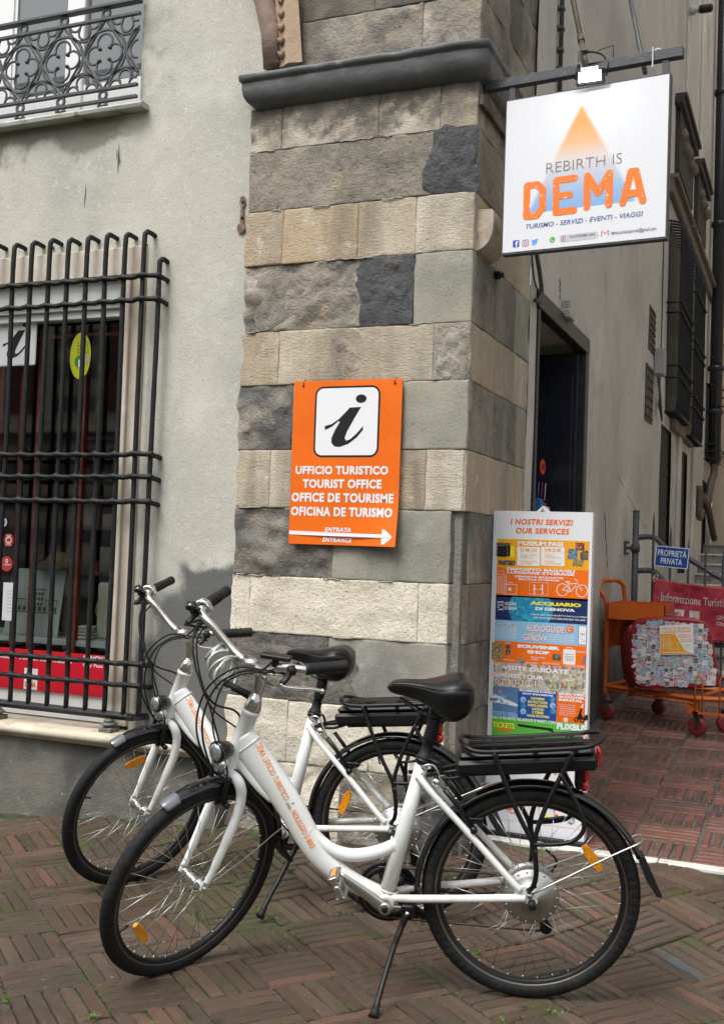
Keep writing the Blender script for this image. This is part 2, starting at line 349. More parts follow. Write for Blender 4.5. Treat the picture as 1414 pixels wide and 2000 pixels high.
# the square: blocks of five bricks, turned about 50 degrees to the wall
pz = bpy.data.objects['piazza_ground']; al = bpy.data.objects['alley_ground']
specs = []; BL, nb = .252, 6; th = math.radians(51); ct, st = math.cos(th), math.sin(th); rr = random.Random(3)
for i in range(-30, 34):
    for j in range(-30, 34):
        cx = i*BL; cy = j*BL+(i % 2)*.0
        x0 = -1.9+cx*ct-cy*st; y0 = 3.2+cx*st+cy*ct
        if not (-4.6 < x0 < .9 and 1.9 < y0 < 4.95): continue
        horiz = (i+j) % 2 == 0; jit = rr.gauss(0, .003)
        n_ = nb if rr.random() < .6 else 5; wd = BL/n_
        for k in range(n_):
            o_ = -BL/2+wd*(k+.5)
            lx, ly, a = (jit, o_, th) if horiz else (o_, jit, th+PI/2)
            x = x0+lx*ct-ly*st; y = y0+lx*st+ly*ct
            lim = 4.76 if x > -1.42 else 4.36
            if y > lim-.02 or (x < -2.6 and y > 4.27): continue
            specs.append((x, y, a, BL-.007, wd-.0062))
lay(specs, BRICK, pz, 'brick_paving', 'brick', 300)
specs = []; rr = random.Random(9); bx, by = .285, .245
for j in range(0, 19):
    for i in range(-4, 12):
        x0 = -1.16+i*bx+rr.gauss(0, .004); y0 = 4.99+j*by
        if x0 < -1.36 or x0 > 1.6: continue
        if (i+j) % 2 == 0:
            n_ = 6; wd = bx/n_
            for k in range(n_): specs.append((x0-bx/2+wd*(k+.5), y0, PI/2, by-.014, wd-.016))
        else:
            n_ = 5; wd = by/n_
            for k in range(n_): specs.append((x0, y0-by/2+wd*(k+.5), 0, bx-.010, wd-.010))
lay(specs, REDBRICK, al, 'red_brick_paving', 'brick', 300)
# white stone strip across the alley mouth
STRIP = mat('white_stone_strip', (.62,.61,.57), .7, layers=[((.40,.38,.34),7,.5,.75),((.2,.19,.17),40,.66,.8)], bump=[(60,.4,.005)])
b = MB(); xx = -1.40
for i, L in enumerate((.82, .95, 1.1)):
    b = MB(); b.box((xx, 4.770, g(0,4.8)-.04), (xx+L-.004, 4.838, g(0,4.8)+.004), .004); o = b.build('threshold_stone', STRIP, al); xx += L
# a few bricks smeared with blue-grey cement
BCEM = mat('blue_grey_cement', (.075,.082,.085), .5, layers=[((.13,.135,.135),14,.5,.75),((.075,.050,.038),9,.52,.6),((.06,.055,.05),40,.58,.75)], bump=[(60,.8,.008)])
smear = [(-.36,3.86),(-.70,3.48)]
for q in smear:
    best = min((o for o in pz.children if o.name.startswith('brick') and o.type == 'MESH' and len(o.data.vertices) < 100), key=lambda o: (o.matrix_world.translation.xy-V(q)).length)
    best.material_slots[0].link = 'OBJECT'; best.material_slots[0].material = BCEM
# moss and small weeds growing in the joints
GREEN = mat('weed_leaf', (.10,.20,.025), .6, layers=[((.05,.11,.015),30,.4,.7)])
MOSS = mat('moss', (.055,.085,.014), .95, layers=[((.10,.15,.02),40,.5,.7),((.03,.04,.012),12,.5,.7)], bump=[(200,.9,.006)])
rr = random.Random(21); b = MB(); c = MB()
for n_ in range(1100):
    i = rr.randrange(-12, 12); j = rr.randrange(-12, 12); s_ = rr.uniform(0, BL)
    along = rr.random() < .5
    lx, ly = ((i+.5)*BL, j*BL+s_-BL/2) if along else (i*BL+s_-BL/2, (j+.5)*BL)
    x = -1.9+lx*ct-ly*st; y = 3.2+lx*st+ly*ct
    if not (-4 < x < .4 and 2.1 < y < 4.25) or nz(x, y, 0, 1.7) < -.12: continue
    z = g(x, y)-.003
    for k in range(rr.randrange(2, 6)):
        r_ = rr.uniform(.003,.009); ox, oy = (rr.gauss(0,.004), rr.gauss(0,.02)) if along else (rr.gauss(0,.02), rr.gauss(0,.004))
        X_, Y_ = x+ox*ct-oy*st, y+ox*st+oy*ct
        c.add([(X_-r_, Y_, z-.002),(X_, Y_-r_, z-.002),(X_+r_, Y_, z-.002),(X_, Y_+r_, z-.002),(X_, Y_, z+r_*.55)], [(0,1,4),(1,2,4),(2,3,4),(3,0,4)], True)
    if rr.random() < .22:
        for k in range(rr.randrange(8, 26)):
            a = rr.uniform(0, 6.28); L = rr.uniform(.006,.02); el = rr.uniform(.2,1.2); w_ = rr.uniform(.002,.0045); q = V((x+rr.gauss(0,.009), y+rr.gauss(0,.009), z+.003))
            d = V((math.cos(a)*math.cos(el), math.sin(a)*math.cos(el), math.sin(el)))*L; s2 = V((-math.sin(a), math.cos(a), 0))*w_
            b.add([q, q+d*.5+s2, q+d, q+d*.5-s2], [(0,1,2,3)])
tag(b.build('small_weeds', GREEN, fix=False), kind='stuff'); tag(c.build('joint_moss', MOSS, fix=False), kind='stuff')

b = MB(); rr = random.Random(77)
for k in range(260):
    x, y = rr.uniform(-3.3,.3), rr.uniform(2.2,4.7); z = g(x, y)+.0015; r_ = rr.uniform(.0015,.0055); a = rr.uniform(0,6.28); n_ = rr.choice((3,4,5))
    b.add([(x+r_*math.cos(a+2*PI*i/n_)*rr.uniform(.6,1.3), y+r_*math.sin(a+2*PI*i/n_)*rr.uniform(.6,1.3), z+rr.uniform(0,.003)) for i in range(n_)], [tuple(range(n_))])
tag(b.build('grit_and_litter', mat('litter', (.3,.28,.22), .8, islands=[(.12,.08,.05),(.30,.25,.16),(.45,.43,.38),(.10,.12,.03),(.2,.13,.07)]), fix=False), kind='stuff')

# ------------------------------------------------------------------ the building
bld = thing('stone_building', 'old plastered corner building with a striped stone pillar and barred shop window', 'building', (-2, 4.45, 0))
WX0, WX1, WZ0, WZ1 = -5.2, -3.195, .44, 2.70       # shop window opening
BX1, BZ0 = -3.148, 3.56                              # balcony opening
def P_(b, name, m, **k): return b.build(name, m, bld, **k)
# plaster wall with its two openings: a finely wavy sheet with real reveals
b = MB(); b.smooth = True; Y0 = 4.45
def wavy(b, x0, x1, z0, z1, y, step=.06, amp=.004):
    nx = max(1, int((x1-x0)/step)); nz_ = max(1, int((z1-z0)/step)); vs_ = []
    for j in range(nz_+1):
        for i in range(nx+1):
            x = x0+(x1-x0)*i/nx; z = z0+(z1-z0)*j/nz_
            vs_.append((x, y+amp*nz(x, 0, z, 2.0)+amp*.5*nz(x, 3, z, 7), z))
    b.add(vs_, [(j*(nx+1)+i, j*(nx+1)+i+1, (j+1)*(nx+1)+i+1, (j+1)*(nx+1)+i) for j in range(nz_) for i in range(nx)])
XL, XR = -9.0, -2.42
wavy(b, -3.06, XR, .40, 9, Y0); wavy(b, XL, -3.06, 2.83, BZ0-.03, Y0); wavy(b, BX1, -3.06, BZ0-.03, 9, Y0); wavy(b, XL, -5.3, .4, 2.83, Y0, .2)
wavy(b, XL, BX1, 6.0, 9, Y0, .2)
b.smooth = False
b.box((BX1, Y0+.006, BZ0-.05), (BX1+.03, Y0+.4, 6.0)); b.box((XL, Y0+.006, 6.0), (BX1, Y0+.4, 6.03)); b.box((XL, Y0+.02, 2.80),(XR, Y0+.4, 2.83)); b.box((-3.07, Y0+.02, .42),(-3.04, Y0+.4, 2.83))
P_(b, 'facade_wall', PLASTER)
# two scratches and the scar left by an old bracket
for (u0, v0, u1, v1, w_) in ((233,280,230,338,.006),(229,292,228,310,.004),(235,308,234,322,.004),(168,358,165,405,.004)):
    b = MB(); p, q = F(u0, v0, Y0-.005), F(u1, v1, Y0-.005); m_ = (p+q)/2+V((.002,0,0)); b.tube([p, m_, q], [.0006, w_/2, .0006], 5); P_(b, 'plaster_scratch', mat('scratch_dark', (.05,.05,.05), .9))
b = MB(); RUST = mat('rusty_scar', (.16,.10,.075), .9, layers=[((.30,.25,.2),20,.5,.7)], bump=[(60,.8,.01)])
for (u_, v_, rx, rz_) in ((475,395,.016,.03),(474,425,.011,.05),(472,446,.022,.025)):
    p = F(u_, v_, Y0-.004); b.prism([(math.cos(t)*rx*(1+.25*nz(t*2,u_)), math.sin(t)*rz_*(1+.25*nz(t*2,v_))) for t in [2*PI*k/14 for k in range(14)]], 0, .006, lambda a, c, t, p=p: p+V((a, -t, c)))
P_(b, 'bracket_scar', RUST)
for (u_, v_) in ((475,394),(473,425),(102,483),(285,478)):
    b = MB(); p = F(u_, v_, Y0-.012); b.lathe([(0,0),(.008,0),(.008,.01)], p, (0,1,0), 10); P_(b, 'bolt_hole', DARK)
# base wall under the window and its marble sill
b = MB(); b.smooth = True; wavy(b, XL, -2.50, -.1, .40, 4.355, .025, .014); b.smooth = False; b.box((-2.51, 4.36, -.1), (-2.50, 4.6, .42)); P_(b, 'base_wall', CONCRETE)
xx = XL; sills = [-5.9, -4.35, -2.98, -2.45]
def sill_profile(): return [(4.9,.385),(4.345,.385),(4.332,.395),(4.332,.402),(4.305,.407),(4.292,.421),(4.292,.437),(4.305,.451),(4.33,.456),(4.9,.464)]
for xe in sills:
    b = MB(); pr = sill_profile(); n = len(pr); x0_, x1_ = xx, xe-.004; m_ = 10; b.smooth = True
    vs_ = []
    for i in range(m_+1):
        x = x0_+(x1_-x0_)*i/m_
        for (y, z) in pr: vs_.append((x, y+.003*nz(x*5, z*9), z+.002*nz(x*6, y*8)))
    b.add(vs_, [(i*n+k, i*n+(k+1) % n, (i+1)*n+(k+1) % n, (i+1)*n+k) for i in range(m_) for k in range(n)]+[tuple(range(n)), tuple(m_*n+k for k in range(n))[::-1]])
    P_(b, 'window_sill', SILL_M); xx = xe
# marble surround
for nm, a_, c_ in (('window_jamb', (WX1, 4.43, .476), (-3.062, 4.62, 2.70)), ('window_lintel', (-5.35, 4.428, 2.703), (-3.060, 4.62, 2.845))):
    b = MB(); b.box(a_, c_, .004); P_(b, nm, MARBLE)
b = MB(); b.box((WX1+.055, 4.418, .476), (WX1+.062, 4.4295, 2.70)); P_(b, 'jamb_fillet', MARBLE)
# shop window: frame, dark red inner bars, glass
b = MB()
b.box((WX0, 4.52, .464), (WX1-.002, 4.60, .60), .004)
sw = P_(b, 'shop_window', WHITEP)
for a_, c_ in (((WX0,4.52,2.52),(WX1-.002,4.60,2.559)),((WX0,4.50,2.56),(WX1-.002,4.60,2.589)),((WX0,4.48,2.59),(WX1-.002,4.60,2.698))):
    b = MB(); b.box(a_, c_, .003); b.build('head_rail', WHITEP, sw)
b = MB(); b.box((WX0, 4.555, .602), (WX1-.003, 4.562, 2.518)); b.build('pane', GLASS, sw)
for u_ in (12, 55, 88, 175):
    x = F(u_, 700, 4.64).x; b = MB(); b.box((x-.012, 4.61, .6), (x+.012, 4.64, 2.5), .003); b.build('red_bar', REDP, sw)
for v_ in (618, 657):
    z = F(150, v_, 4.63).z; b = MB(); b.box((WX0, 4.612, z-.011), (WX1-.01, 4.632, z+.011), .003); b.build('red_bar', REDP, sw)
# room behind the glass: an open box, dark, with a display shelf
b = MB(); zt = .90
for a_, c_ in (((WX0,6.6,.3),(WX1+.6,6.65,3.0)),((WX1+.55,4.63,.3),(WX1+.6,6.6,3.0)),((WX0,4.63,3.0),(WX1+.6,6.65,3.05)),((WX0,4.63,.25),(WX1+.6,6.65,.3)),((WX0-.05,4.63,.3),(WX0,6.6,3.0)),((WX1,4.621,.3),(WX1+.6,4.63,3.0))): b.box(a_, c_)
ROOM = mat('shop_interior', (.07,.05,.042), .8, layers=[((.15,.06,.03),1.5,.5,.7),((.03,.028,.028),3,.45,.7)])
rm = P_(b, 'shop_room', ROOM)

# ---- window grille: each bar a piece
BARR = .0125; CY = 4.375; YW = 4.455
zb = F(150,1384,CY).z
b = MB(); xR = F(300,700,CY).x
P_g = cr([(-5.3,CY,zb-.012),(-3.2,CY,zb-.012),(xR-.06,CY+.002,zb-.014),(xR-.012,CY+.025,zb-.014),(xR,YW,zb-.012)], 5)
b.tube(P_g, [(.0125,.02)]*len(P_g), 4, smooth=False)
grille = P_(b, 'window_grille', BLACK_IRON)
def knobbly(pts, r, seed, n=8):
    P = cr(pts, 10); return P, [r*(1+.10*nz(i*.9, seed)) for i in range(len(P))]
bars = [-5.05,-4.89,-4.72,-4.55,-4.38,-4.21,-4.04,F(-14,600,CY).x]+[F(u_,600,CY).x for u_ in (23,58,93,129,166,203,240,277)]
ztop = F(168,462,CY).z
for i, x in enumerate(bars):
    zt_ = ztop+.004*math.sin(i*2.1); b = MB(); r_ = random.Random(i)
    P, R_ = knobbly([(x-.004,CY,zb),(x+r_.gauss(0,.004),CY,1.2),(x+r_.gauss(0,.004),CY,2.0),(x,CY,2.65),(x+.002,CY,zt_-.04),(x+.003,CY+.008,zt_-.010),(x+.006,CY+.022,zt_),(x+.012,YW,zt_-.006)], BARR, i)
    b.tube(P, R_, 8); b.build('bar', BLACK_IRON, grille)
x = F(309,600,CY+.02).x; b = MB(); zs2 = F(312,502,CY).z
P, R_ = knobbly([(x-.012,CY+.02,zb),(x-.008,CY+.02,1.5),(x,CY+.02,2.4),(x,CY+.02,zs2-.05),(x+.002,CY+.024,zs2-.012),(x+.006,CY+.04,zs2),(x+.01,YW,zs2-.006)], BARR, 50); b.tube(P, R_, 8); b.build('bar', BLACK_IRON, grille)
for k, v_ in enumerate((551,595,888,931,978,1287,1328)):
    z = F(140, v_, CY).z; pts = [(-5.3,CY-.008,z)]
    bx_ = sorted(bars)
    for a_, c_ in zip(bx_, bx_[1:]):
        pts += [(a_, CY-.018, z+.004*nz(a_*3, k)), ((a_+c_)/2, CY-.004, z-.003+.004*nz(c_*3, k))]
    pts += [(bx_[-1],CY-.018,z+.004),(x-.045,CY-.006,z+.002),(x,CY+.004,z),(x+.012,CY+.03,z-.004),(x+.014,YW,z-.010)]
    b = MB(); P = cr(pts, 5); b.tube(P, [BARR*(1+.12*nz(i*.6, k*7)) for i in range(len(P))], 8); hb_ = b.build('bar', BLACK_IRON, grille)
    for a_ in bx_[6:]+[x]:
        b = MB(); yy = CY-.008 if a_ != x else CY+.012
        b.lathe([(.004,-.017),(.0155,-.011),(.0175,0),(.0155,.011),(.004,.017)], (a_+.001, yy-.002, z+.002), (1,0,0), 10); b.build('collar', BLACK_IRON, grille)
# turned feet standing on the sill
BRZ = mat('verdigris_bronze', (.10,.105,.09), .6, layers=[((.17,.19,.16),25,.5,.7),((.05,.045,.04),10,.5,.7)], bump=[(60,.5,.004)])
for u_ in (213, -6):
    p = F(u_, 1425, CY-.005); p.z = .458; b = MB()
    b.box((p.x-.036, p.y-.036, .456), (p.x+.036, p.y+.04, .478), .003)
    kz = (zb-.03-.478)/.114
    b.lathe([(r_, h_*kz) for r_, h_ in [(.022,.0),(.030,.006),(.020,.014),(.036,.03),(.040,.045),(.034,.06),(.018,.074),(.026,.082),(.026,.090),(.016,.100),(.016,.114)]], (p.x, p.y, .478), (0,0,1), 20)
    b.build('grille_foot', BRZ, grille)

# ---- balcony: stone slab, railing, white door behind
b = MB(); b.smooth = False
n = 40; vs_ = []
for i in range(n+1):
    x = -9+(BX1+.055+9)*i/n; e = .004*nz(x*9, 1); vs_ += [(x, 4.385+e, 3.532+e), (x, 4.38-e, 3.548), (x, 4.39, 3.560-e), (x, 4.7, 3.560), (x, 4.7, 3.532)]
b.add(vs_, [(i*5+k, i*5+(k+1) % 5, (i+1)*5+(k+1) % 5, (i+1)*5+k) for i in range(n) for k in range(5)]+[(0,1,2,3,4), tuple(n*5+k for k in range(5))[::-1]])
P_(b, 'balcony_slab', mat('balcony_stone', (.40,.40,.37), .85, layers=[((.12,.12,.115),12,.5,.7),((.55,.55,.5),8,.5,.8)], bump=[(60,.6,.008)]))
YR = 4.425; zr = [4.094, 4.029, 3.665, 3.605]
b = MB()
b.box((XL, YR-.020, 4.085), (BX1-.002, YR+.020, 4.100), .003); b.box((XL, YR-.008, 4.100), (BX1-.002, YR+.008, 4.108))
rail = P_(b, 'balcony_railing', GREY_IRON)
for z in zr[1:]:
    b = MB(); b.box((XL, YR-.010, z-.008), (BX1-.002, YR+.010, z+.008), .002); b.build('rail', GREY_IRON, rail)
SP = .262; x0c = F(123,125,YR).x; zc = (zr[1]+zr[2])/2; hh = (zr[1]-zr[2])/2
def ring(b, cx, cz, r, a0=0, a1=2*PI, w=.011, d=.010, n=26):
    full = abs(a1-a0) > 6.2; P = [(cx+r*math.cos(a0+(a1-a0)*i/n), YR, cz+r*math.sin(a0+(a1-a0)*i/n)) for i in range(n if full else n+1)]
    P = [p for p in P if p[0] < BX1-.004]
    if len(P) > 2: b.tube(P, [(d, w/2)]*len(P) if False else [(w*.62, d*.55)]*len(P), 6, closed=full and len(P) == n, up=(0,1,0), smooth=False)
for k in range(-9, 3):
    cx = x0c+SP*k; b = MB()
    if cx-SP*.5 > BX1: continue
    ring(b, cx, zc, .127, w=.015)
    for q in range(4): 
        a = PI/2*q; ring(b, cx+.060*math.cos(a), zc+.060*math.sin(a), .046, a-2.25, a+2.25, n=18)
        a2 = a+PI/4; p = (cx+.043*math.cos(a2), YR, zc+.043*math.sin(a2))
        if p[0] < BX1-.01: b.lathe([(0,-.012),(.009,-.008),(.011,0),(.009,.008),(0,.012)], p, (0,1,0), 8)
    b.build('quatrefoil', GREY_IRON, rail)
    b = MB()      # crossing diagonals and the half circles between two rings
    xm = cx+SP/2
    for s_ in (-1, 1):
        P = [(cx, YR, zc+s_*hh), (min(xm, BX1-.004), YR, zc+s_*hh*(1-(min(xm, BX1-.004)-cx)/(SP/2)*1.0))]
        if P[1][0]-P[0][0] > .02: b.tube(P, [(.008,.006)]*2, 4, up=(0,1,0), smooth=False)
        if xm+SP/2 < BX1+.1:
            P = [(xm, YR, zc), (min(xm+SP/2, BX1-.004), YR, zc+s_*hh*((min(xm+SP/2, BX1-.004)-xm)/(SP/2)))]
            b.tube(P, [(.008,.006)]*2, 4, up=(0,1,0), smooth=False)
        a0, a1 = (PI, 2*PI) if s_ > 0 else (0, PI)
        ring(b, xm, zc+s_*hh, .098, a0, a1, w=.014); sg = -1 if s_ > 0 else 1
        ring(b, xm, zc+s_*hh+sg*.05, .036, sg*PI/2-2.2, sg*PI/2+2.2, n=14)
        for e in (-1, 1): ring(b, xm+e*.058, zc+s_*hh+sg*.004, .034, (0 if sg > 0 else PI), (PI if sg > 0 else 2*PI), n=10)
    b.build('scrollwork', GREY_IRON, rail)
    b = MB()
    if cx < BX1-.03:
        ring(b, cx, (zr[0]+zr[1])/2-.004, .022, w=.016, d=.012, n=14); b.build('ring', GREY_IRON, rail); b = MB(); ring(b, cx, (zr[2]+zr[3])/2, .022, w=.016, d=.012, n=14)
        for e in (-1, 1): b.tube([(cx+e*.012, YR, zr[3]), (cx+e*.025, YR, 3.585), (cx+e*.026, YR, 3.560)], [(.008,.008)]*3, 5, smooth=False)
        b.tube([(cx-.022,YR,3.583),(cx+.022,YR,3.583)], .005, 5)
    b.build('ring_post', GREY_IRON, rail)
DY = 4.72; b = MB()
xa, xb, xc_, xd = F(0,80,DY).x, F(25,80,DY).x, F(133,60,DY).x, F(168,60,DY).x
b.box((xa-.1,DY,3.56),(xb,DY+.05,5.9)); b.box((xc_,DY-.012,3.56),(xd,DY+.05,5.9),.006); b.box((xd,DY,3.56),(BX1+.02,DY+.05,3.86)); b.box((xb,DY,3.56),(xc_,DY+.05,3.84)); b.box((XL,DY,3.56),(xa-.1,DY+.05,3.84))
b.box((xb,DY+.01,3.84),(xb+.02,DY+.05,5.9)); b.box((XL,DY,5.85),(BX1+.02,DY+.05,6.0)); b.box((-3.19,DY+.005,3.86),(BX1+.02,DY+.05,5.85))
bd = P_(b, 'balcony_door', WHITEP)
for a_, c_ in ((xb+.02, xc_), (xd, -3.19), (XL, xa-.1)):
    b = MB(); b.box((a_,DY+.02,3.84),(c_,DY+.026,5.85)); b.build('pane', mat('dim_glass', (.10,.115,.12), .03, spec=1.0), bd)
b = MB(); b.box((XL,DY+.3,3.5),(BX1+.3,DY+.34,6.2)); P_(b, 'upper_room', DARK)
# ------------------------------------------------------------------ striped stone pillar
PX0, PX1, PY = -2.50, -1.376, 4.43
b = MB(); b.box((-2.47, PY+.016, -.1), (PX1-.016, 5.45, 3.45)); 
pil = P_(b, 'stone_pillar', MORTAR)
def stone(name, m, s0, s1, z0, z1, fr, rough=.003, seed=0, step=.03, parent=pil, ragl=0, ragr=0, depth=.05, gap=.0012, big=0, prd=0):
    """one block: fr(s, z, out) -> point; a displaced face with worn edges and real sides"""
    e0, e1 = .0022, .009
    def axis(L):
        n = max(3, int((L-2*e1)/step)); return [0, e0, e1]+[e1+(L-2*e1)*k/n for k in range(1, n)]+[L-e1, L-e0, L]
    SX_, SZ_ = axis(s1-s0-2*gap), axis(z1-z0-2*gap); nx, nz_ = len(SX_)-1, len(SZ_)-1; vs_ = []; b = MB(); b.smooth = True
    for j in range(nz_+1):
        for i in range(nx+1):
            u = i/nx; t = j/nz_; s = s0+gap+SX_[i]; z = z0+gap+SZ_[j]
            rim = min(SX_[i], SX_[-1]-SX_[i], SZ_[j], SZ_[-1]-SZ_[j])
            if ragl: s += max(0, 1-SX_[i]/.12)*ragl*nz(z*1.0, seed, 3, 9)
            if ragr: s += max(0, 1-(SX_[-1]-SX_[i])/.10)*ragr*nz(z, seed, 5, 9)
            if j in (0, nz_) or i in (0, nx): z += .0022*nz(s, seed, j, 22); s += .0018*nz(z, seed, i, 22)
            o = rough*fbm((s*7+seed, z*7, seed*.7), 5)+prd
            if big:
                q = fbm((s*3.3+seed*2, z*3.3, seed), 3); o += big*(abs(q)-.25)*min(1, rim/.05+.3)+big*.5*max(0, nz(s*1+seed, z, 2, 14))
            chip = max(0, nz(s*1.0, z*1.0, seed, 11)-.25)+.6*max(0, nz(s, z, seed+9, 30)-.3)
            if rim < .0005: o -= .0024+.02*chip
            elif rim < .004: o -= .0003+.016*chip
            elif rim < .012: o -= .008*chip
            vs_.append(fr(s, z, o))
    idx = lambda i, j: j*(nx+1)+i
    fs_ = [(idx(i,j), idx(i+1,j), idx(i+1,j+1), idx(i,j+1)) for j in range(nz_) for i in range(nx)]
    rg = [(i,0) for i in range(nx+1)]+[(nx,j) for j in range(1,nz_+1)]+[(i,nz_) for i in range(nx-1,-1,-1)]+[(0,j) for j in range(nz_-1,0,-1)]
    bs = len(vs_); n = len(rg)
    for (i, j) in rg: vs_.append(fr(s0+gap+SX_[i], z0+gap+SZ_[j], -depth))
    for k in range(n): fs_.append((idx(*rg[k]), bs+k, bs+(k+1) % n, idx(*rg[(k+1) % n])))
    b.add(vs_, fs_); return b.build(name, m, parent)
FRONT = lambda s, z, o: V((s, PY-o, z))
SIDE = lambda s, z, o: V((PX1+o, s, z))
ZB = [3.451, 3.241, 2.953, 2.695, 2.38, 2.127, 1.825, 1.557, 1.242, .98, .68, .40, -.05]
def jx(u, v): return F(u, v, PY).x
L0, L1, L2, L3 = LIGHT_STONES; D0, D1, D2 = DARK_STONES
COURSE = [ # (joints as photo columns, materials, roughness, big relief per block)
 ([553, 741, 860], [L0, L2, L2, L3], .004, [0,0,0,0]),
 ([845], [D1, CEMENT_DARK], .007, [0, .02]),
 ([553, 699, 812], [L3, L1, L0, L2], .004, [0,0,0,0]),
 ([705, 808], [BROKEN, CEMENT_DARK, CEMENT], .006, [.045, .012, 0]),
 ([545, 846], [L3, L0, BROKEN], .005, [0, 0, .02]),
 ([570, 786], [D2, D1, CEMENT], .006, [.03, .01, 0]),
 ([527, 690, 831], [L0, L2, L3, L2], .004, [0, 0, 0, 0]),
 ([650], [D2, CEMENT], .007, [.04, 0]),
 ([487, 816], [PALE_STONE, PALE_STONE, PALE_STONE], .005, [0, .006, 0]),
 ([640], [D2, CEMENT], .006, [.025, 0]),
 ([560, 720], [PALE_STONE, PALE_STONE, PALE_STONE], .006, [.008, .01, .008]),
 ([530, 660, 770], [BROKEN, PALE_STONE, D1, CONCRETE], .008, [.03, .03, .03, .03]),
]
CH = .062
for k, (js, ms, ro, bg_) in enumerate(COURSE):
    z1, z0 = ZB[k], ZB[k+1]; vm = 1000-(0)  
    vmid = px((-1.9, PY, (z0+z1)/2))[1]; xr = PX1 if z0 > 1.5 else PX1-CH
    if k == 6: xr = PX1-.012
    xs_ = [PX0+.006*math.sin(k*2.3)]+[jx(u, vmid) for u in js]+[xr]
    for i, m_ in enumerate(ms):
        big = bg_[i]; stp = .014 if (big or m_ in (CEMENT_DARK,)) else .028
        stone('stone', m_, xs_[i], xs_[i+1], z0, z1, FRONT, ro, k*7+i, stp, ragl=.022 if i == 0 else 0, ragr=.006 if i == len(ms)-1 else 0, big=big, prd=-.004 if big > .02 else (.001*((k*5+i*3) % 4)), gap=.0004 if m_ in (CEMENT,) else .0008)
    # alley side of the same course
    ys_ = [4.432 if z0 > 1.5 else 4.432+CH, 4.86+.12*math.sin(k*1.9), 5.18+.1*math.cos(k*2.7), 5.45]
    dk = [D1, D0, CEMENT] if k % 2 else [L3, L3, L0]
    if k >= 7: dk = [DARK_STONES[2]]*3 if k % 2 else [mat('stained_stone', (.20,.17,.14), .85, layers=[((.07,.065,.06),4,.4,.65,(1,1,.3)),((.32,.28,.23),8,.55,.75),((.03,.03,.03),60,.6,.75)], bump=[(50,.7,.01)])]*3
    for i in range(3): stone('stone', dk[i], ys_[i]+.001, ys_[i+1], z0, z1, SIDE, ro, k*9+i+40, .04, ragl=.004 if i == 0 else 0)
    if z0 < 1.5 and k >= 7:   # cut corner below
        CHF = lambda s, z, o: V((PX1-CH+s*.7071+o*.7071, PY+s*.7071-o*.7071, z))
        stone('stone', (CONCRETE if k % 2 else dk[0]), 0, CH*1.414, z0, z1, CHF, .004, k*3+90, .022)
# ragged skins of cement over the courses
def patch(pts, m, t=.007, name='cement_patch', y=PY, seed=1):
    pl = cr([(F(u,v,y).x, F(u,v,y).z) for u, v in pts], 5, True); pl = [(a+.006*nz(a*30, c*30, seed), c+.006*nz(a*30, c*30, seed+4)) for a, c in pl]
    n = len(pl); cx = sum(p[0] for p in pl)/n; cz = sum(p[1] for p in pl)/n; b = MB(); b.smooth = True
    vs_ = []; rings = 7
    for r_ in range(rings+1):
        k = 1-r_/(rings+.5)
        for (a, c) in pl:
            x = cx+(a-cx)*k; z = cz+(c-cz)*k; h = (0 if r_ == 0 else t*(.75 if r_ == 1 else 1))+(.010*fbm((x*22, z*22, seed), 4) if r_ else 0)
            vs_.append((x, y-.001-h, z))
    vs_.append((cx, y-t-.001, cz)); fs_ = [(r_*n+i, r_*n+(i+1) % n, (r_+1)*n+(i+1) % n, (r_+1)*n+i) for r_ in range(rings) for i in range(n)]+[(rings*n+i, rings*n+(i+1) % n, len(vs_)-1) for i in range(n)]
    b.add(vs_, fs_); return b.build(name, m, pil)
patch([(858,262),(868,243),(905,250),(934,246),(934,300),(933,372),(890,374),(852,378),(826,374),(822,345),(832,318),(846,290)], CEMENT_DARK, .007, seed=3)
patch([(722,505),(748,497),(780,506),(812,505),(808,545),(795,575),(778,600),(764,634),(728,632),(714,610),(700,570),(692,545),(700,520)], CEMENT_DARK, .006, seed=5)
patch([(588,470),(620,540),(650,600),(640,650),(575,650),(520,640),(500,560),(540,530)] if 0 else [(505,545),(560,530),(600,560),(590,610),(540,640),(500,638)], D1, .003, name='stone_scab', seed=11)
patch([(636,640),(664,650),(680,668),(700,690),(705,720),(690,740),(668,744),(664,700),(650,670)], L3, .004, name='stone_scab', seed=13)
patch([(882,640),(905,652),(912,700),(908,738),(870,742),(850,720),(862,680)], D1, .006, name='stone_scab', seed=17)
patch([(470,1255),(560,1262),(660,1275),(700,1300),(690,1340),(700,1370),(600,1372),(520,1330),(476,1300)], D0, .008, name='stone_scab', seed=19)
# loose drips of pale mortar along the horizontal joints
b = MB(); r_ = random.Random(8); b.smooth = True
for k in range(1, 11):
    x = PX0+.02
    while x < PX1-.12:
        if r_.random() < .30:
            L = r_.uniform(.03,.12); P = [(x+L*i/5, PY-.002-r_.uniform(0,.004), ZB[k]+r_.gauss(0,.002)) for i in range(6)]
            b.tube(P, [(r_.uniform(.002,.0035), r_.uniform(.0015,.004)) for _ in P], 6)
        x += r_.uniform(.05,.14)
tag(b.build('pale_mortar', mat('pale_mortar', (.40,.375,.33), .9, layers=[((.22,.2,.18),20,.5,.7)], bump=[(120,.8,.005)]), pil), kind='stuff')

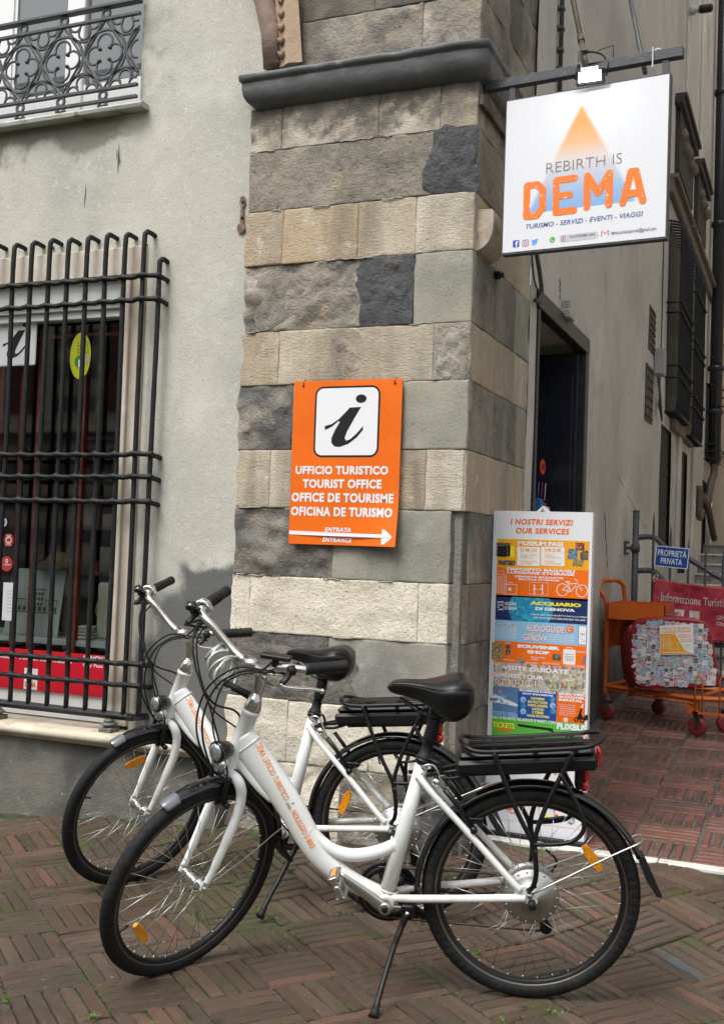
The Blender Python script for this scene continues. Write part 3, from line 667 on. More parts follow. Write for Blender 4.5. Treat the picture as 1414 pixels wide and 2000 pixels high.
# ---- slate cornice round two sides of the pillar
zt0, zt1 = F(707,183,4.40).z, F(707,108,4.35).z
prof = [(d*.62, zt0+(z-3.400)/.192*(zt1-zt0)) for d, z in [(-.02,3.400),(.004,3.400),(.012,3.404),(.045,3.412),(.078,3.432),(.100,3.462),(.110,3.50),(.113,3.535),(.114,3.548),(.130,3.552),(.136,3.578),(.130,3.588),(.0,3.592),(-.02,3.592)]]
path = [(-2.440, 5.0, -1, 0), (-2.445, 4.43, -1, -1), (-1.376, 4.43, 1, -1), (-1.376, 5.62, 1, 0)]
b = MB(); b.smooth = True; vs_ = []; seg = []
full = []
for (x, y, dx, dy), nxt in zip(path, path[1:]+[None]):
    full.append((x, y, dx, dy))
    if nxt:
        m_ = 44
        for i in range(1, m_):
            t = i/m_; ddx, ddy = (-1, 0) if nxt is path[1] else ((0, -1) if nxt is path[2] else (1, 0)); full.append((lerp(x,nxt[0],t), lerp(y,nxt[1],t), ddx, ddy))
n = len(prof)
for (x, y, dx, dy) in full:
    for k, (d, z) in enumerate(prof):
        w_ = (1+.05*nz(x*4, y*4, z*9)+.05*nz(x*13, y*13, z*20)-.25*max(0, nz(x*6, y*6, z*3)-.42))*(.75 if dx > 0 else 1); vs_.append((x+dx*d*w_, y+dy*d*w_, z+.003*nz(x*5, y*5, k)))
b.add(vs_, [(i*n+k, i*n+k+1, (i+1)*n+k+1, (i+1)*n+k) for i in range(len(full)-1) for k in range(n-1)]); b.smooth = False
b.add([vs_[k] for k in range(n)], [tuple(range(n))]); b.add([vs_[(len(full)-1)*n+k] for k in range(n)], [tuple(range(n))])
cor = P_(b, 'cornice', SLATE)
for pl_ in cor.data.polygons: pass
b = MB(); b.box((-2.44, 4.432, zt1-.006), (PX1+.0, 5.6, 3.60)); P_(b, 'cornice_top', SLATE)
# ---- masonry above the cornice
b = MB(); b.box((-2.44, 4.50, 3.597), (PX1-.03, 5.6, 7.0)); up = P_(b, 'upper_pillar', MORTAR)
UF = lambda s, z, o: V((s, 4.478-o, z)); US = lambda s, z, o: V((PX1-.012+o, s, z))
uz = [3.598, 3.86, 4.15, 4.45, 4.8]
for k in range(4):
    xs_ = [-2.27, -1.66 if k == 0 else -1.9, PX1-.012]
    for i in range(2): stone('stone', [[D1, BROKEN],[L3, L0],[D1, D0],[L0, L3]][k][i], xs_[i], xs_[i+1], uz[k], uz[k+1], UF, .007, 200+k*3+i, .022, parent=up, big=.02 if k == 0 else .006)
    ys_ = [4.48, 4.85+.1*(k % 2), 5.2, 5.58]
    for i in range(3): stone('stone', [L3, D1][(k+i) % 2] if k else D1, ys_[i]+.001, ys_[i+1], uz[k], uz[k+1], US, .006, 240+k*3+i, .04, parent=up)
# ---- portal archivolt to the left: two red stone mouldings with a row of carved leaves between
RSTONE = mat('red_moulding_stone', (.30,.20,.155), .85, layers=[((.19,.14,.115),6,.45,.7),((.42,.33,.26),10,.55,.8)], bump=[(50,.6,.008)])
TAN = mat('tan_moulding_stone', (.42,.31,.21), .85, layers=[((.28,.20,.14),8,.5,.75)], bump=[(50,.6,.008)])
b = MB(); 
c0, c1 = F(546,128,4.42), F(507,0,4.42)
def bend(u0, u1, v, yy): return F(u0+(u1-u0), v, yy)
pts = [F(533,130,4.43), F(528,60,4.43), F(516,0,4.43), F(495,-60,4.43), F(455,-150,4.43), F(400,-240,4.43), F(300,-340,4.43), F(150,-420,4.43)]
b.tube([(p.x, p.y, p.z) for p in pts], [(.035,.05)]*8, 8); am = P_(b, 'archivolt', RSTONE)
b = MB(); pts = [F(568,127,4.43), F(564,60,4.43), F(560,0,4.43), F(552,-60,4.43), F(520,-160,4.43), F(465,-260,4.43), F(360,-370,4.43), F(180,-460,4.43)]; b.tube(pts, [(.026,.06)]*8, 4, smooth=False); b.build('moulding', TAN, am)
for i in range(7):
    p = F(550-.03*i, 108-26*i, 4.41); b = MB(); b.X = Matrix.Translation(p)
    for e in (-1, 1): b.lathe([(0,-.022),(.009,-.012),(.013,.002),(.006,.018),(0,.024)], (.004*e, 0, 0), (e*.5, -.5, .75), 8)
    b.build('carved_leaf', RSTONE, am)
# ---- rounded stone console on the alley side of the pillar
b = MB(); b.smooth = True; cp = [(0,2.925)]+[(.070,2.925),(.078,2.915),(.080,2.86)]+[(.080*math.cos(t), 2.86-.115*math.sin(t)) for t in [PI/2*i/7 for i in range(1,8)]]
m_ = 8; n = len(cp); y0_, y1_ = 4.468, 4.70; vs_ = []
for i in range(m_+1):
    for k, (d, z) in enumerate(cp): vs_.append((PX1-.004+d+.003*nz(d*20, z*20, i), lerp(y0_, y1_, i/m_), z-.045))
b.add(vs_, [(i*n+k, i*n+(k+1) % n, (i+1)*n+(k+1) % n, (i+1)*n+k) for i in range(m_) for k in range(n)]); b.smooth = False
b.add(vs_[:n], [tuple(range(n))]); b.add(vs_[-n:], [tuple(range(n))])
P_(b, 'stone_console', mat('worn_console_stone', (.42,.36,.29), .8, layers=[((.22,.16,.12),7,.45,.7),((.55,.5,.42),10,.5,.75)], bump=[(50,.6,.008)]))
b = MB(); p = A(965, 538); b.lathe([(.02,0),(.02,.03),(.012,.032),(.012,.045),(0,.045)], p, (1,0,0), 12); P_(b, 'wall_cap', BLACK_IRON)

# ------------------------------------------------------------------ alley side of the building
ops = [(5.62,6.94,.12,2.755), (10.72,11.60,1.50,2.72), (12.40,13.15,1.25,2.64), (15.1,15.72,1.5,2.5)]
b = MB(); b.smooth = True; ycur = 5.45
for (ya, yb, za, zb_) in ops+[(16.6,16.6,0,0)]:
    b.X = None
    def sheet(y0_, y1_, z0_, z1_):
        if y1_-y0_ < .01 or z1_-z0_ < .01: return
        st_ = .09 if y0_ < 8 else .3; ny = max(1, int((y1_-y0_)/st_)); nn = max(1, int((z1_-z0_)/(st_*1.5)))
        vv = [(AX+.006*nz(0, y0_+(y1_-y0_)*i/ny, z0_+(z1_-z0_)*j/nn, 1.7), y0_+(y1_-y0_)*i/ny, z0_+(z1_-z0_)*j/nn) for j in range(nn+1) for i in range(ny+1)]
        b.add(vv, [(j*(ny+1)+i, j*(ny+1)+i+1, (j+1)*(ny+1)+i+1, (j+1)*(ny+1)+i) for j in range(nn) for i in range(ny)])
    sheet(ycur, ya, -.1, 12)
    if yb > ya: sheet(ya, yb, zb_, 12); sheet(ya, yb, -.1, za)
    ycur = yb
b.smooth = False
for q_, (ya, yb, za, zb_) in enumerate(ops):
    if q_: continue
    b.box((AX-.30, ya-.06, za), (AX-.004, ya, zb_)); b.box((AX-.30, yb, za), (AX-.004, yb+.06, zb_)); b.box((AX-.30, ya-.06, zb_), (AX-.004, yb+.06, zb_+.06)); b.box((AX-.30, ya-.06, za-.05), (AX-.004, yb+.06, za))
b.box((AX-.4, 16.58, 0), (AX-.01, 16.6, 12))
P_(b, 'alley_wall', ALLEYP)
DKFRAME = mat('dark_door_frame', (.016,.016,.019), .45, layers=[((.035,.035,.04),9,.5,.75)], bump=[(60,.3,.003)])
b = MB(); b.box((AX-.02, 5.60, .12), (AX+.012, 5.645, 2.70), .003); b.box((AX-.06, 6.88, .12), (AX+.018, 6.985, 2.70), .004); b.box((AX-.05, 5.58, 2.702), (AX+.020, 6.985, 2.80), .004)
dw = P_(b, 'office_doorway', DKFRAME)
NAVY = mat('navy_door', (.012,.015,.028), .35, layers=[((.03,.033,.045),7,.5,.75)])
b = MB(); b.box((AX-.36, 6.86, .13), (AX-.03, 6.895, 2.69), .004); b.box((AX-.33, 6.853, .3), (AX-.06, 6.86, 1.2), .003); b.box((AX-.33, 6.853, 1.35), (AX-.06, 6.86, 2.55), .003); b.build('door_leaf', NAVY, dw)
for (ya, yb, za, zb_), nm in zip(ops[1:], range(3)):
    b = MB(); b.box((AX-.05, ya-.3, za-.2), (AX-.03, yb+.6, zb_+.1)); 
    for t in (.3,.62): b.box((AX-.030, ya+.02, za+(zb_-za)*t), (AX-.022, yb-.02, za+(zb_-za)*t+.03), .002)
    P_(b, 'side_door', DARK)
rr = random.Random(31)
for (u0, v0, u1, v1) in ((1295,470,1288,610),(1205,930,1262,1035),(1093,545,1092,585),(1230,1130,1222,1250),(1180,1000,1186,1110)):
    b = MB(); p, q = A(u0,v0), A(u1,v1); n_ = 14; P_c = [V((AX+.001, lerp(p.y,q.y,k/n_)+rr.gauss(0,.012), lerp(p.z,q.z,k/n_)+rr.gauss(0,.008))) for k in range(n_+1)]
    b.tube(P_c, [.0004]+[rr.uniform(.001,.0035) for _ in range(n_-1)]+[.0004], 4); P_(b, 'plaster_crack', mat('scratch_dark', (.05,.05,.05), .9))
# room behind the office doorway
b = MB(); x0_, x1_ = -3.4, AX-.31; y0_, y1_ = 5.3, 8.2
IN = mat('office_wall', (.30,.28,.25), .9)
b.box((x0_-.05,y0_,.05),(x0_,y1_,3.0)); b.box((x0_,y1_,.05),(x1_,y1_+.05,3.0)); b.box((x0_,y0_-.05,.05),(x1_,y0_,3.0)); b.box((x0_,y0_,3.0),(x1_,y1_,3.05)); b.box((x0_,y0_,.0),(x1_,y1_,.1)); b.box((x1_-.02, 6.96, .1),(x1_,y1_,3.0))
P_(b, 'office_room', IN)
# pilaster, string course, window hoods and balcony grilles further up the alley
b = MB(); b.box((AX, 12.05, 1.4), (AX+.035, 12.3, 12), .01); P_(b, 'pilaster', ALLEYP)
b = MB(); b.box((AX, 13.6, 1.1), (AX+.04, 13.9, 12), .01); P_(b, 'pilaster', ALLEYP)
b = MB(); b.box((AX-.01, 11.4, 2.74), (AX+.06, 13.3, 2.86), .01); P_(b, 'string_course', BROWN)
for y0_ in (11.7, 13.4, 15.0):
    for z_ in (5.02,):
        b = MB(); b.box((AX, y0_-.9, z_), (AX+.055, y0_+.72, z_+.14), .008); b.box((AX, y0_-.9, z_+.14), (AX+.10, y0_+.72, z_+.19), .008); P_(b, 'string_course', BROWN)
for (y0_, y1_) in ((11.17,12.75),(13.1,14.4)):
    b = MB(); b.box((AX, y0_, 6.06), (AX+.09, y1_, 6.14), .008); b.box((AX, y0_+.05, 6.14), (AX+.12, y1_, 6.19), .008)
    b.box((AX, y0_+.12, 5.4), (AX+.05, y1_-.12, 6.06), .006)
    h = P_(b, 'window_hood', mat('black_stone_hood', (.03,.028,.027), .8, bump=[(20,.8,.02)]))
    for i in range(5):
        c = MB(); c.lathe([(0,-.07),(.05,-.03),(.06,.02),(.03,.07),(0,.09)], (AX+.06, lerp(y0_+.25, y1_-.25, i/4), 5.8-.05*(i % 2)), (0.3,0,1), 8); c.build('carved_scroll', BROWN, h)
def bar_grille(y0_, y1_, z0_, z1_, out, zs):
    b = MB(); b.tube([(AX, y0_, z0_), (AX+out, y0_, z0_), (AX+out, y1_, z0_), (AX, y1_, z0_)], .016, 6); gobj = P_(b, 'bowed_grille', BLACK_IRON)
    n = int((y1_-y0_)/.105)
    for i in range(n+1):
        y = lerp(y0_, y1_, i/n); b = MB()
        b.tube(cr([(AX, y, z1_+.03),(AX+out*.8, y, z1_),(AX+out, y, z1_-.08),(AX+out, y, z0_+.3),(AX+out, y, z0_+.1),(AX+out*.8, y, z0_+.01),(AX, y, z0_)], 3), .012, 5); b.build('bar', BLACK_IRON, gobj)
    for z in zs:
        b = MB(); b.tube([(AX, y0_-.02, z), (AX+out+.012, y0_-.02, z), (AX+out+.012, y1_, z), (AX, y1_, z)], .012, 5)
        for i in range(n+1): b.lathe([(0,-.022),(.02,-.01),(.02,.01),(0,.022)], (AX+out+.012, lerp(y0_, y1_, i/n), z), (1,0,0), 6)
        b.build('cross_bar', BLACK_IRON, gobj)
    b = MB(); b.box((AX+.004, y0_+.05, z0_+.03), (AX+.02, y1_-.05, z1_)); b.build('window_shutter', mat('black_green_shutter', (.012,.014,.017), .5), gobj)
bar_grille(10.95, 12.0, 2.86, 4.75, .13, (3.2, 3.32, 3.85, 3.95))
bar_grille(12.4, 13.45, 2.78, 4.75, .13, (3.10, 3.22, 3.75, 3.85, 4.4))
bar_grille(15.3, 16.2, 2.80, 3.80, .13, (2.9, 3.0))
# end of the alley: pale house front across it, stair, ledge
endb = thing('alley_end_house', 'pale beige rendered house closing the far end of the alley', 'building', (0, 16.6, 0))
b = MB(); b.box((-1.37, 16.6, 0), (7, 17.0, 12)); b.build('wall', BEIGE, endb)
b = MB(); b.box((-1.37, 16.55, 4.62), (7, 16.6, 4.66)); b.build('ledge', mat('pale_ledge', (.5,.48,.43), .8), endb)
b = MB(); b.box((-1.37, 16.58, 1.30), (7, 16.6, 1.34)); b.build('ledge', mat('pale_ledge', (.5,.48,.43), .8), endb)
STEPM = mat('worn_step', (.24,.225,.20), .6, layers=[((.10,.095,.09),5,.45,.7),((.4,.38,.35),9,.6,.8)], bump=[(50,.6,.008)])
NOSE = mat('white_step_nose', (.55,.54,.5), .6, layers=[((.3,.28,.26),8,.5,.75)])
st_ = bpy.data.objects.new('alley_stairs', None); link(st_); tag(st_, kind='structure')
z = g(0, 9.25); ss = [(9.25,.13),(9.65,.13),(10.1,.13),(10.6,.13),(11.1,.12),(14.0,.13),(14.35,.13),(14.7,.13),(15.05,.13),(15.4,.13)]
for i, (y, h) in enumerate(ss):
    y2 = ss[i+1][0] if i+1 < len(ss) else 16.6; b = MB()
    b.box((AX, y, z-.3), (3.2, y2, z+h-.02)); b.build('step', STEPM, st_); b = MB(); b.box((AX, y-.02, z+h-.0195), (3.2, y2, z+h), .003); b.build('step_nosing', NOSE if i in (0, 2, 5, 6, 7, 8) else STEPM, st_); z += h
# neighbours that shut in the square and the alley (they shade it and stand in the window reflections)
nb_ = thing('neighbour_house', 'tall rendered house on the right side of the alley, seen only as shade and reflection', 'building', (3, 8, 0))
b = MB(); b.box((3.0, 4.9, -.1), (8, 16.6, 10)); b.build('wall', mat('pale_grey_render', (.55,.53,.50), .9), nb_)
chb = thing('striped_church_front', 'striped church front across the square, seen only reflected in the shop window', 'building', (-3, -13, 0))
CP, CDk = mat('church_pale', (.62,.52,.46), .8), mat('church_dark', (.20,.205,.21), .8); CF = mat('church_frame', (.80,.74,.62), .8); CB = mat('church_shutter', (.16,.06,.045), .6)
for k in range(24):
    b = MB(); b.box((-40, -13.3, .42*k), (10, -13, .42*k+.42)); b.build('course', [CP, CDk][k % 2], chb)
for i in range(15):
    x = -38+3.1*i
    for z_, hgt_ in ((4.6, 2.6), (8.0, 1.6)):
        b = MB(); b.box((x, -13, z_), (x+1.3, -12.97, z_+hgt_)); b.build('window', CB, chb)
        for a_, c_ in (((x-.22,-13,z_-.2),(x,-12.92,z_+hgt_+.2)),((x+1.3,-13,z_-.2),(x+1.52,-12.92,z_+hgt_+.2)),((x,-13,z_+hgt_),(x+1.3,-12.92,z_+hgt_+.2)),((x+.6,-13,z_),(x+.7,-12.95,z_+hgt_))):
            b = MB(); b.box(a_, c_); b.build('window_frame', CF, chb)
for i in range(50):
    x = -38+.95*i; b = MB(); b.prism([(x,3.0),(x+.5,3.0),(x+.5,3.5)]+arc(x+.25,3.5,.25,0,PI,6)[1:-1]+[(x,3.5)], 0, .03, lambda a,c,t: V((a,-13+t,c))); b.build('arch', CB, chb)
b = MB(); b.box((-40,-13,4.1),(10,-12.8,4.3)); b.build('string_course', CF, chb)
# fittings on the alley wall
def thing1(b, name, m, label, cat, group=None, **k):
    o = b.build(name, m, None, **k); return tag(o, label, cat, group)
PVC = mat('grey_pvc', (.40,.39,.35), .5, layers=[((.28,.27,.24),12,.5,.75)])
p = A(1096,603); YJ, ZJ = p.y, p.z; b = MB(); b.box((AX, YJ, ZJ-.055), (AX+.058, YJ+.12, ZJ+.055), .005)
jb = thing1(b, 'junction_box', PVC, 'pale plastic junction box with two round knockouts above the dark doorway', 'junction box')
b = MB()
for z_ in (ZJ-.027, ZJ+.027): b.lathe([(.020,0),(.020,.004),(.015,.004),(.014,.001),(.008,.001),(.006,.005),(0,.005)], (AX+.030, YJ, z_), (0,-1,0), 16)
b.build('knockout', mat('knockout_plastic', (.33,.32,.29), .5), jb)
b = MB(); p = A(1085, 200); b.tube([(AX+.02, p.y, A(1085,188).z-.1), (AX+.02, p.y, 6.5)], .013, 8)
for v_ in (8, 50, 95, 134): q = A(1086, v_); b.box((AX, p.y-.022, q.z-.01), (AX+.036, p.y+.022, q.z+.01), .002)
b.tube(cr([(AX+.03,5.38,3.05),(AX+.03,5.40,2.98),(AX+.035,5.48,2.88),(AX+.035,5.55,2.78),(AX+.03,5.52,2.72),(AX+.02,5.47,2.71)],6), .012, 8)
b.tube(cr([(AX+.02,5.38,3.0),(AX+.02,5.39,2.9),(AX+.02,5.46,2.8),(AX+.03,5.52,2.77)],5), .005, 6)
thing1(b, 'wall_conduit', mat('conduit_grey', (.06,.06,.065), .5), 'grey conduit clipped upright to the alley wall behind the hanging sign', 'conduit')
for (ya, yb, za, zb_, lab) in ((9.73,10.10,3.27,3.66,'upper of two small dark metal vent covers high on the alley wall'), (9.62,10.05,2.62,3.12,'lower dark metal vent cover with a round fan on the alley wall')):
    b = MB(); b.box((AX-.0, ya, za), (AX+.012, yb, zb_), .003); vt = thing1(b, 'vent_cover', mat('rusty_sheet', (.05,.042,.036), .7, layers=[((.09,.07,.05),10,.5,.7)]), lab, 'vent')
    b = MB()
    for i in range(6): z_ = lerp(za+.04, zb_-.04, i/5); b.box((AX+.012, ya+.03, z_-.006), (AX+.02, yb-.03, z_+.006))
    b.build('slat', DARK, vt)
b = MB(); y_ = 9.85; p = A(1290, 685); b.box((AX, 10.12, 3.10), (AX+.09, 10.32, 3.34), .008); eb = thing1(b, 'meter_box', mat('grey_meter_box', (.26,.27,.28), .5), 'grey electrical box on the alley wall beside the vent covers', 'electrical box')
for k in range(5):
    b = MB(); b.tube(cr([(AX+.03, 10.16+.04*k, 3.08),(AX+.06, 10.1+.06*k, 2.9-.05*k),(AX+.03, 10.28+.03*k, 2.82),(AX+.02,10.42,3.0+.02*k),(AX+.02,10.46,3.5),(AX+.015,10.48,4.8)],5), .006, 5); b.build('cable', mat('cable_dark', (.03,.03,.03), .5), eb)
b = MB(); yy = 15.4; xp = AX+.12; r0 = .085
b.tube([(xp, yy, 2.75), (xp, yy, 11.5)], r0, 14)
for z_ in (3.45, 4.05, 6.05, 7.9): b.lathe([(r0,-.04),(r0+.025,-.03),(r0+.025,.03),(r0,.04)], (xp, yy, z_), (0,0,1), 14)
thing1(b, 'downpipe', mat('black_downpipe', (.016,.018,.024), .3), 'tall black downpipe at the far end of the alley wall', 'downpipe')
b = MB(); b.tube(cr([(xp, yy, 2.75),(xp, yy, 2.6),(xp-.03, yy-.1, 2.45),(xp-.05,yy-.2,2.2)],4), .05, 10); b.tube(cr([(AX+.05,14.6,2.25),(AX+.07,15.0,2.2),(AX+.08,15.5,2.0),(AX+.08,16.1,1.75),(AX+.08,16.3,1.75)],5), .045, 8); b.tube(cr([(AX+.05,14.2,2.35),(AX+.05,14.2,2.0),(AX+.06,14.3,1.95),(AX+.07,14.4,2.05)],4), .04, 8)
thing1(b, 'waste_pipe', mat('brown_waste_pipe', (.10,.07,.055), .5), 'brown waste pipe bending along the wall below the black downpipe', 'pipe')
def camlike(p, d, lab):
    b = MB(); b.lathe([(.05,0),(.05,.05),(.03,.06),(.03,.10)], p, d, 12); o = thing1(b, 'security_camera', PVC, lab, 'camera'); b = MB(); b.lathe([(.042,.10),(.045,.12),(.045,.22),(.03,.24),(0,.24)], p, d, 12); b.build('lens_housing', BLACK_IRON, o)
p = A(1352, 90); camlike((AX+.03, 12.06, 7.45), (1,0,0), 'black and white lamp fitting sticking out high on the alley wall')
camlike((-1.30, 16.52, 3.02), (1,-.3,-.2), 'small camera on the far house beside the alley wall')
b = MB()
for i in range(3): b.tube([(-1.36,16.4,3.62+.12*i),(-1.22,16.35,3.66+.12*i)], .012, 5); b.tube([(-1.36,16.4,3.72+.12*i),(-1.22,16.35,3.66+.12*i)], .010, 5)
thing1(b, 'wall_antenna', BLACK_IRON, 'small black bracket of short rods on the far house wall', 'bracket')
# ------------------------------------------------------------------ lettering and flat print on panels
_tc = {}
def glyphs(body, bold=0.0, shear=0.0, space=1.0):
    key = (body, bold, shear, space)
    if key not in _tc:
        cu = bpy.data.curves.new('t', 'FONT'); cu.body = body; cu.size = 1; cu.offset = bold; cu.shear = shear; cu.space_character = space; cu.resolution_u = 3
        cu.align_x = 'LEFT'; o = bpy.data.objects.new('t', cu); C.objects.link(o); bpy.context.view_layer.update()
        me = bpy.data.meshes.new_from_object(o.evaluated_get(bpy.context.evaluated_depsgraph_get()))
        vs_ = [(v.co.x, v.co.y) for v in me.vertices]; fs_ = [tuple(p.vertices) for p in me.polygons]
        C.objects.unlink(o); bpy.data.objects.remove(o); bpy.data.curves.remove(cu); bpy.data.meshes.remove(me)
        _tc[key] = (vs_, fs_)
    return _tc[key]
class Panel:
    def __init__(s, O, R, U, parent): s.O = V(O); s.R = V(R).normalized(); s.U = V(U).normalized(); s.N = s.R.cross(s.U).normalized(); s.parent = parent; s.k = 0
    def pt(s, u, v, t=0): return s.O+s.R*u+s.U*v+s.N*t
    def text(s, body, x0, y0, x1, y1, m, bold=.02, shear=0, t=.0012, name='lettering', space=1.0, rot=0):
        """fits the line into the box x0..x1, y0..y1 (y1 = cap height line)"""
        vs_, fs_ = glyphs(body, bold, shear, space); ax = min(p[0] for p in vs_); bx = max(p[0] for p in vs_); ay = min(p[1] for p in vs_); by = max(p[1] for p in vs_)
        cx, cy = (x0+x1)/2, (y0+y1)/2; out = []
        for p in vs_:
            u = x0+(p[0]-ax)/(bx-ax)*(x1-x0); v = y0+(p[1]-ay)/(by-ay)*(y1-y0)
            if rot: du, dv = u-cx, v-cy; u, v = cx+du*math.cos(rot)-dv*math.sin(rot), cy+du*math.sin(rot)+dv*math.cos(rot)
            out.append(s.pt(u, v, t))
        b = MB(); b.add(out, fs_, False); return b.build(name, m, s.parent, fix=False)
    def poly(s, pts, m, t=.0006, name='print', th=.0004):
        b = MB(); b.prism(pts, t-th, t, s.pt); return b.build(name, m, s.parent)
    def rect(s, x0, y0, x1, y1, m, t=.0006, name='print', th=.0004): return s.poly([(x0,y0),(x1,y0),(x1,y1),(x0,y1)], m, t, name, th)
    def rrect(s, x0, y0, x1, y1, r, m, t=.0006, name='print', th=.0004):
        P = []
        for cx, cy, a in ((x1-r,y0+r,-PI/2),(x1-r,y1-r,0),(x0+r,y1-r,PI/2),(x0+r,y0+r,PI)): P += arc(cx, cy, r, a, a+PI/2, 6)
        return s.poly(P, m, t, name, th)
    def disc(s, cx, cy, r, m, t=.0006, name='print', ry=None, n=20): return s.poly([(cx+r*math.cos(2*PI*k/n), cy+(ry or r)*math.sin(2*PI*k/n)) for k in range(n)], m, t, name)
    def line(s, pts, w, m, t=.0008, name='print', closed=False):
        b = MB(); P = [V((a, c)) for a, c in pts]; n = len(P); L = []
        for i in range(n):
            a = P[(i-1) % n] if (closed or i) else P[0]; c = P[(i+1) % n] if (closed or i < n-1) else P[-1]
            d = (c-a).normalized() if (c-a).length > 0 else V((1,0)); q = V((-d.y, d.x))*w/2; L.append((P[i]+q, P[i]-q))
        vs_ = [s.pt(q.x, q.y, t) for pr in L for q in pr]; b.add(vs_, [(2*i, 2*i+1, 2*((i+1) % n)+1, 2*((i+1) % n)) for i in range(n if closed else n-1)], False); return b.build(name, m, s.parent, fix=False)
INK = {}
def ink(name, c, rough=.35, **k): return mat('ink_'+name, c, rough, **k)
ORANGE = ink('orange', (.82,.155,.008), layers=[((.74,.13,.006),3,.4,.7)]); WHITE = ink('white', (.76,.77,.80)); BLACK = ink('black', (.012,.012,.013)); PALE = ink('panel_white', (.70,.71,.75))
I_BODY = [(523,515),(560,505),(600,478),(640,437),(660,414),(723,412),(690,470),(650,545),(637,582),(645,598),(668,590),(702,560),(738,518),(738,538),(705,580),(660,615),(610,633),(580,630),(563,610),(562,585),(580,540),(607,494),(600,488),(572,512),(542,530),(522,537)]
def i_logo(P, x0, y0, x1, y1, frame=True, t=.0006, m=BLACK):
    fx = lambda a: x0+(a-461)/(827-461)*(x1-x0); fy = lambda c: y1-(c-293)/(690-293)*(y1-y0)
    if frame:
        r = (x1-x0)*.13; P.rrect(x0, y0, x1, y1, r, BLACK, t); d = (x1-x0)*.028; P.rrect(x0+d, y0+d, x1-d, y1-d, r-d, WHITE, t+.0005)
    pts = [(fx(a), fy(c)) for a, c in I_BODY][::-1]; P.poly(pts, m, t+.0011, 'information_mark'); P.disc(fx(722), fy(366), (x1-x0)*.082, m, t+.0011, 'information_mark', (y1-y0)*.060)

# ---- orange sign on the pillar
zt, zb_ = F(680,742,4.40).z, F(670,1065,4.40).z; x0, x1 = F(575,746,4.40).x, F(786,740,4.40).x
sg = thing('tourist_office_sign', 'orange tourist office sign with a large black i, hung on the striped pillar', 'sign', (x0, 4.40, zb_))
W_, H_ = x1-x0, zt-zb_
b = MB(); nx, ny = 10, 14; vs_ = []
def cur(u, v): return -.016*max(0, (u/W_-.55))*max(0, (.25-v/H_))*14
b.smooth = True
vs_ = [(x0+W_*i/nx, 4.40+.002-0+cur(W_*i/nx, H_*j/ny), zb_+H_*j/ny) for j in range(ny+1) for i in range(nx+1)]
f_ = [(j*(nx+1)+i, j*(nx+1)+i+1, (j+1)*(nx+1)+i+1, (j+1)*(nx+1)+i) for j in range(ny) for i in range(nx)]
b.add(vs_, f_); b.add([(x, y+.004, z) for x, y, z in vs_], [q[::-1] for q in f_])
b.smooth = False
rg = [i for i in range(nx+1)]+[(j*(nx+1)+nx) for j in range(1,ny+1)]+[ny*(nx+1)+i for i in range(nx-1,-1,-1)]+[j*(nx+1) for j in range(ny-1,0,-1)]; nn = len(vs_)
b.add(vs_+[(x, y+.004, z) for x, y, z in vs_], [(rg[k], rg[(k+1) % len(rg)], nn+rg[(k+1) % len(rg)], nn+rg[k]) for k in range(len(rg))])
b.build('panel', ORANGE, sg)
class CPanel(Panel):
    def pt(s, u, v, t=0): return s.O+s.R*u+s.U*v+s.N*t+V((0, cur(u, v), 0))
P = CPanel((x0, 4.402, zb_), (1,0,0), (0,0,1), sg)
def sx(a): return (a-335)/(945-335)*W_
zy = lambda c: H_*(1-(c-262)/(1175-262))
i_logo(P, sx(460), zy(690), sx(827), zy(295))
for s_, a, c, y0_, y1_ in (('UFFICIO TURISTICO',362,884,786,738),('TOURIST OFFICE',406,850,862,812),('OFFICE DE TOURISME',344,918,940,888),('OFICINA DE TURISMO',344,916,1018,966)):
    P.text(s_, sx(a), zy(y0_), sx(c), zy(y1_), WHITE, .045, 0, .0012, space=1.10)
P.text('ENTRATA', sx(542), zy(1102), sx(690), zy(1078), WHITE, .05, .25, space=1.15); P.text('ENTRANCE', sx(530), zy(1160), sx(700), zy(1134), WHITE, .05, .25, space=1.15)
P.poly([(sx(338),zy(1123)),(sx(866),zy(1132)),(sx(866),zy(1163)),(sx(880),zy(1165)),(sx(922),zy(1128)),(sx(922),zy(1120)),(sx(880),zy(1083)),(sx(866),zy(1085)),(sx(866),zy(1111)),(sx(338),zy(1102))], WHITE, .0009, 'arrow')
b = MB()
for a in (390, 905): p = P.pt(sx(a), H_-.022, .001); b.tube([p, p+V((0,-.003,0)), p+V((0,-.003,.012)), p+V((0,.01,.03)), p+V((0,.03,.032))], .0016, 6); b.lathe([(.005,0),(.005,.002)], p, (0,-1,0), 10)
b.build('hook', BLACK_IRON, sg)

# ---- hanging sign board over the alley
TL, TR, BR, BLp = V((-1.2600,4.4810,3.3510)), V((-.5684,4.4212,3.3510)), V((-.5684,4.4212,2.6835)), V((-1.2600,4.4810,2.6835))
R = (TR-TL).normalized(); hsn = thing('hanging_sign', 'white square hanging sign with orange lettering and a fading triangle over the alley', 'sign', TL)
W_, H_ = (TR-TL).length, .6675
P = Panel(BLp, R, (0,0,1), hsn)
b = MB(); b.prism([(-.004,-.008),(W_+.004,-.008),(W_+.004,H_+.006),(-.004,H_+.006)], -.045, -.002, P.pt); b.build('panel_frame', GREY_IRON, hsn)
TRI = bpy.data.materials.new('printed_triangle_face'); TRI.use_nodes = True; t_ = TRI.node_tree; N = t_.nodes; K = t_.links; bs = N['Principled BSDF']; bs.inputs['Roughness'].default_value = .3
def vm(op, a, c=None):
    q = N.new('ShaderNodeMath'); q.operation = op
    for i, x in enumerate([a]+([c] if c is not None else [])):
        if isinstance(x, (int, float)): q.inputs[i].default_value = x
        else: K.new(x, q.inputs[i])
    return q.outputs[0]
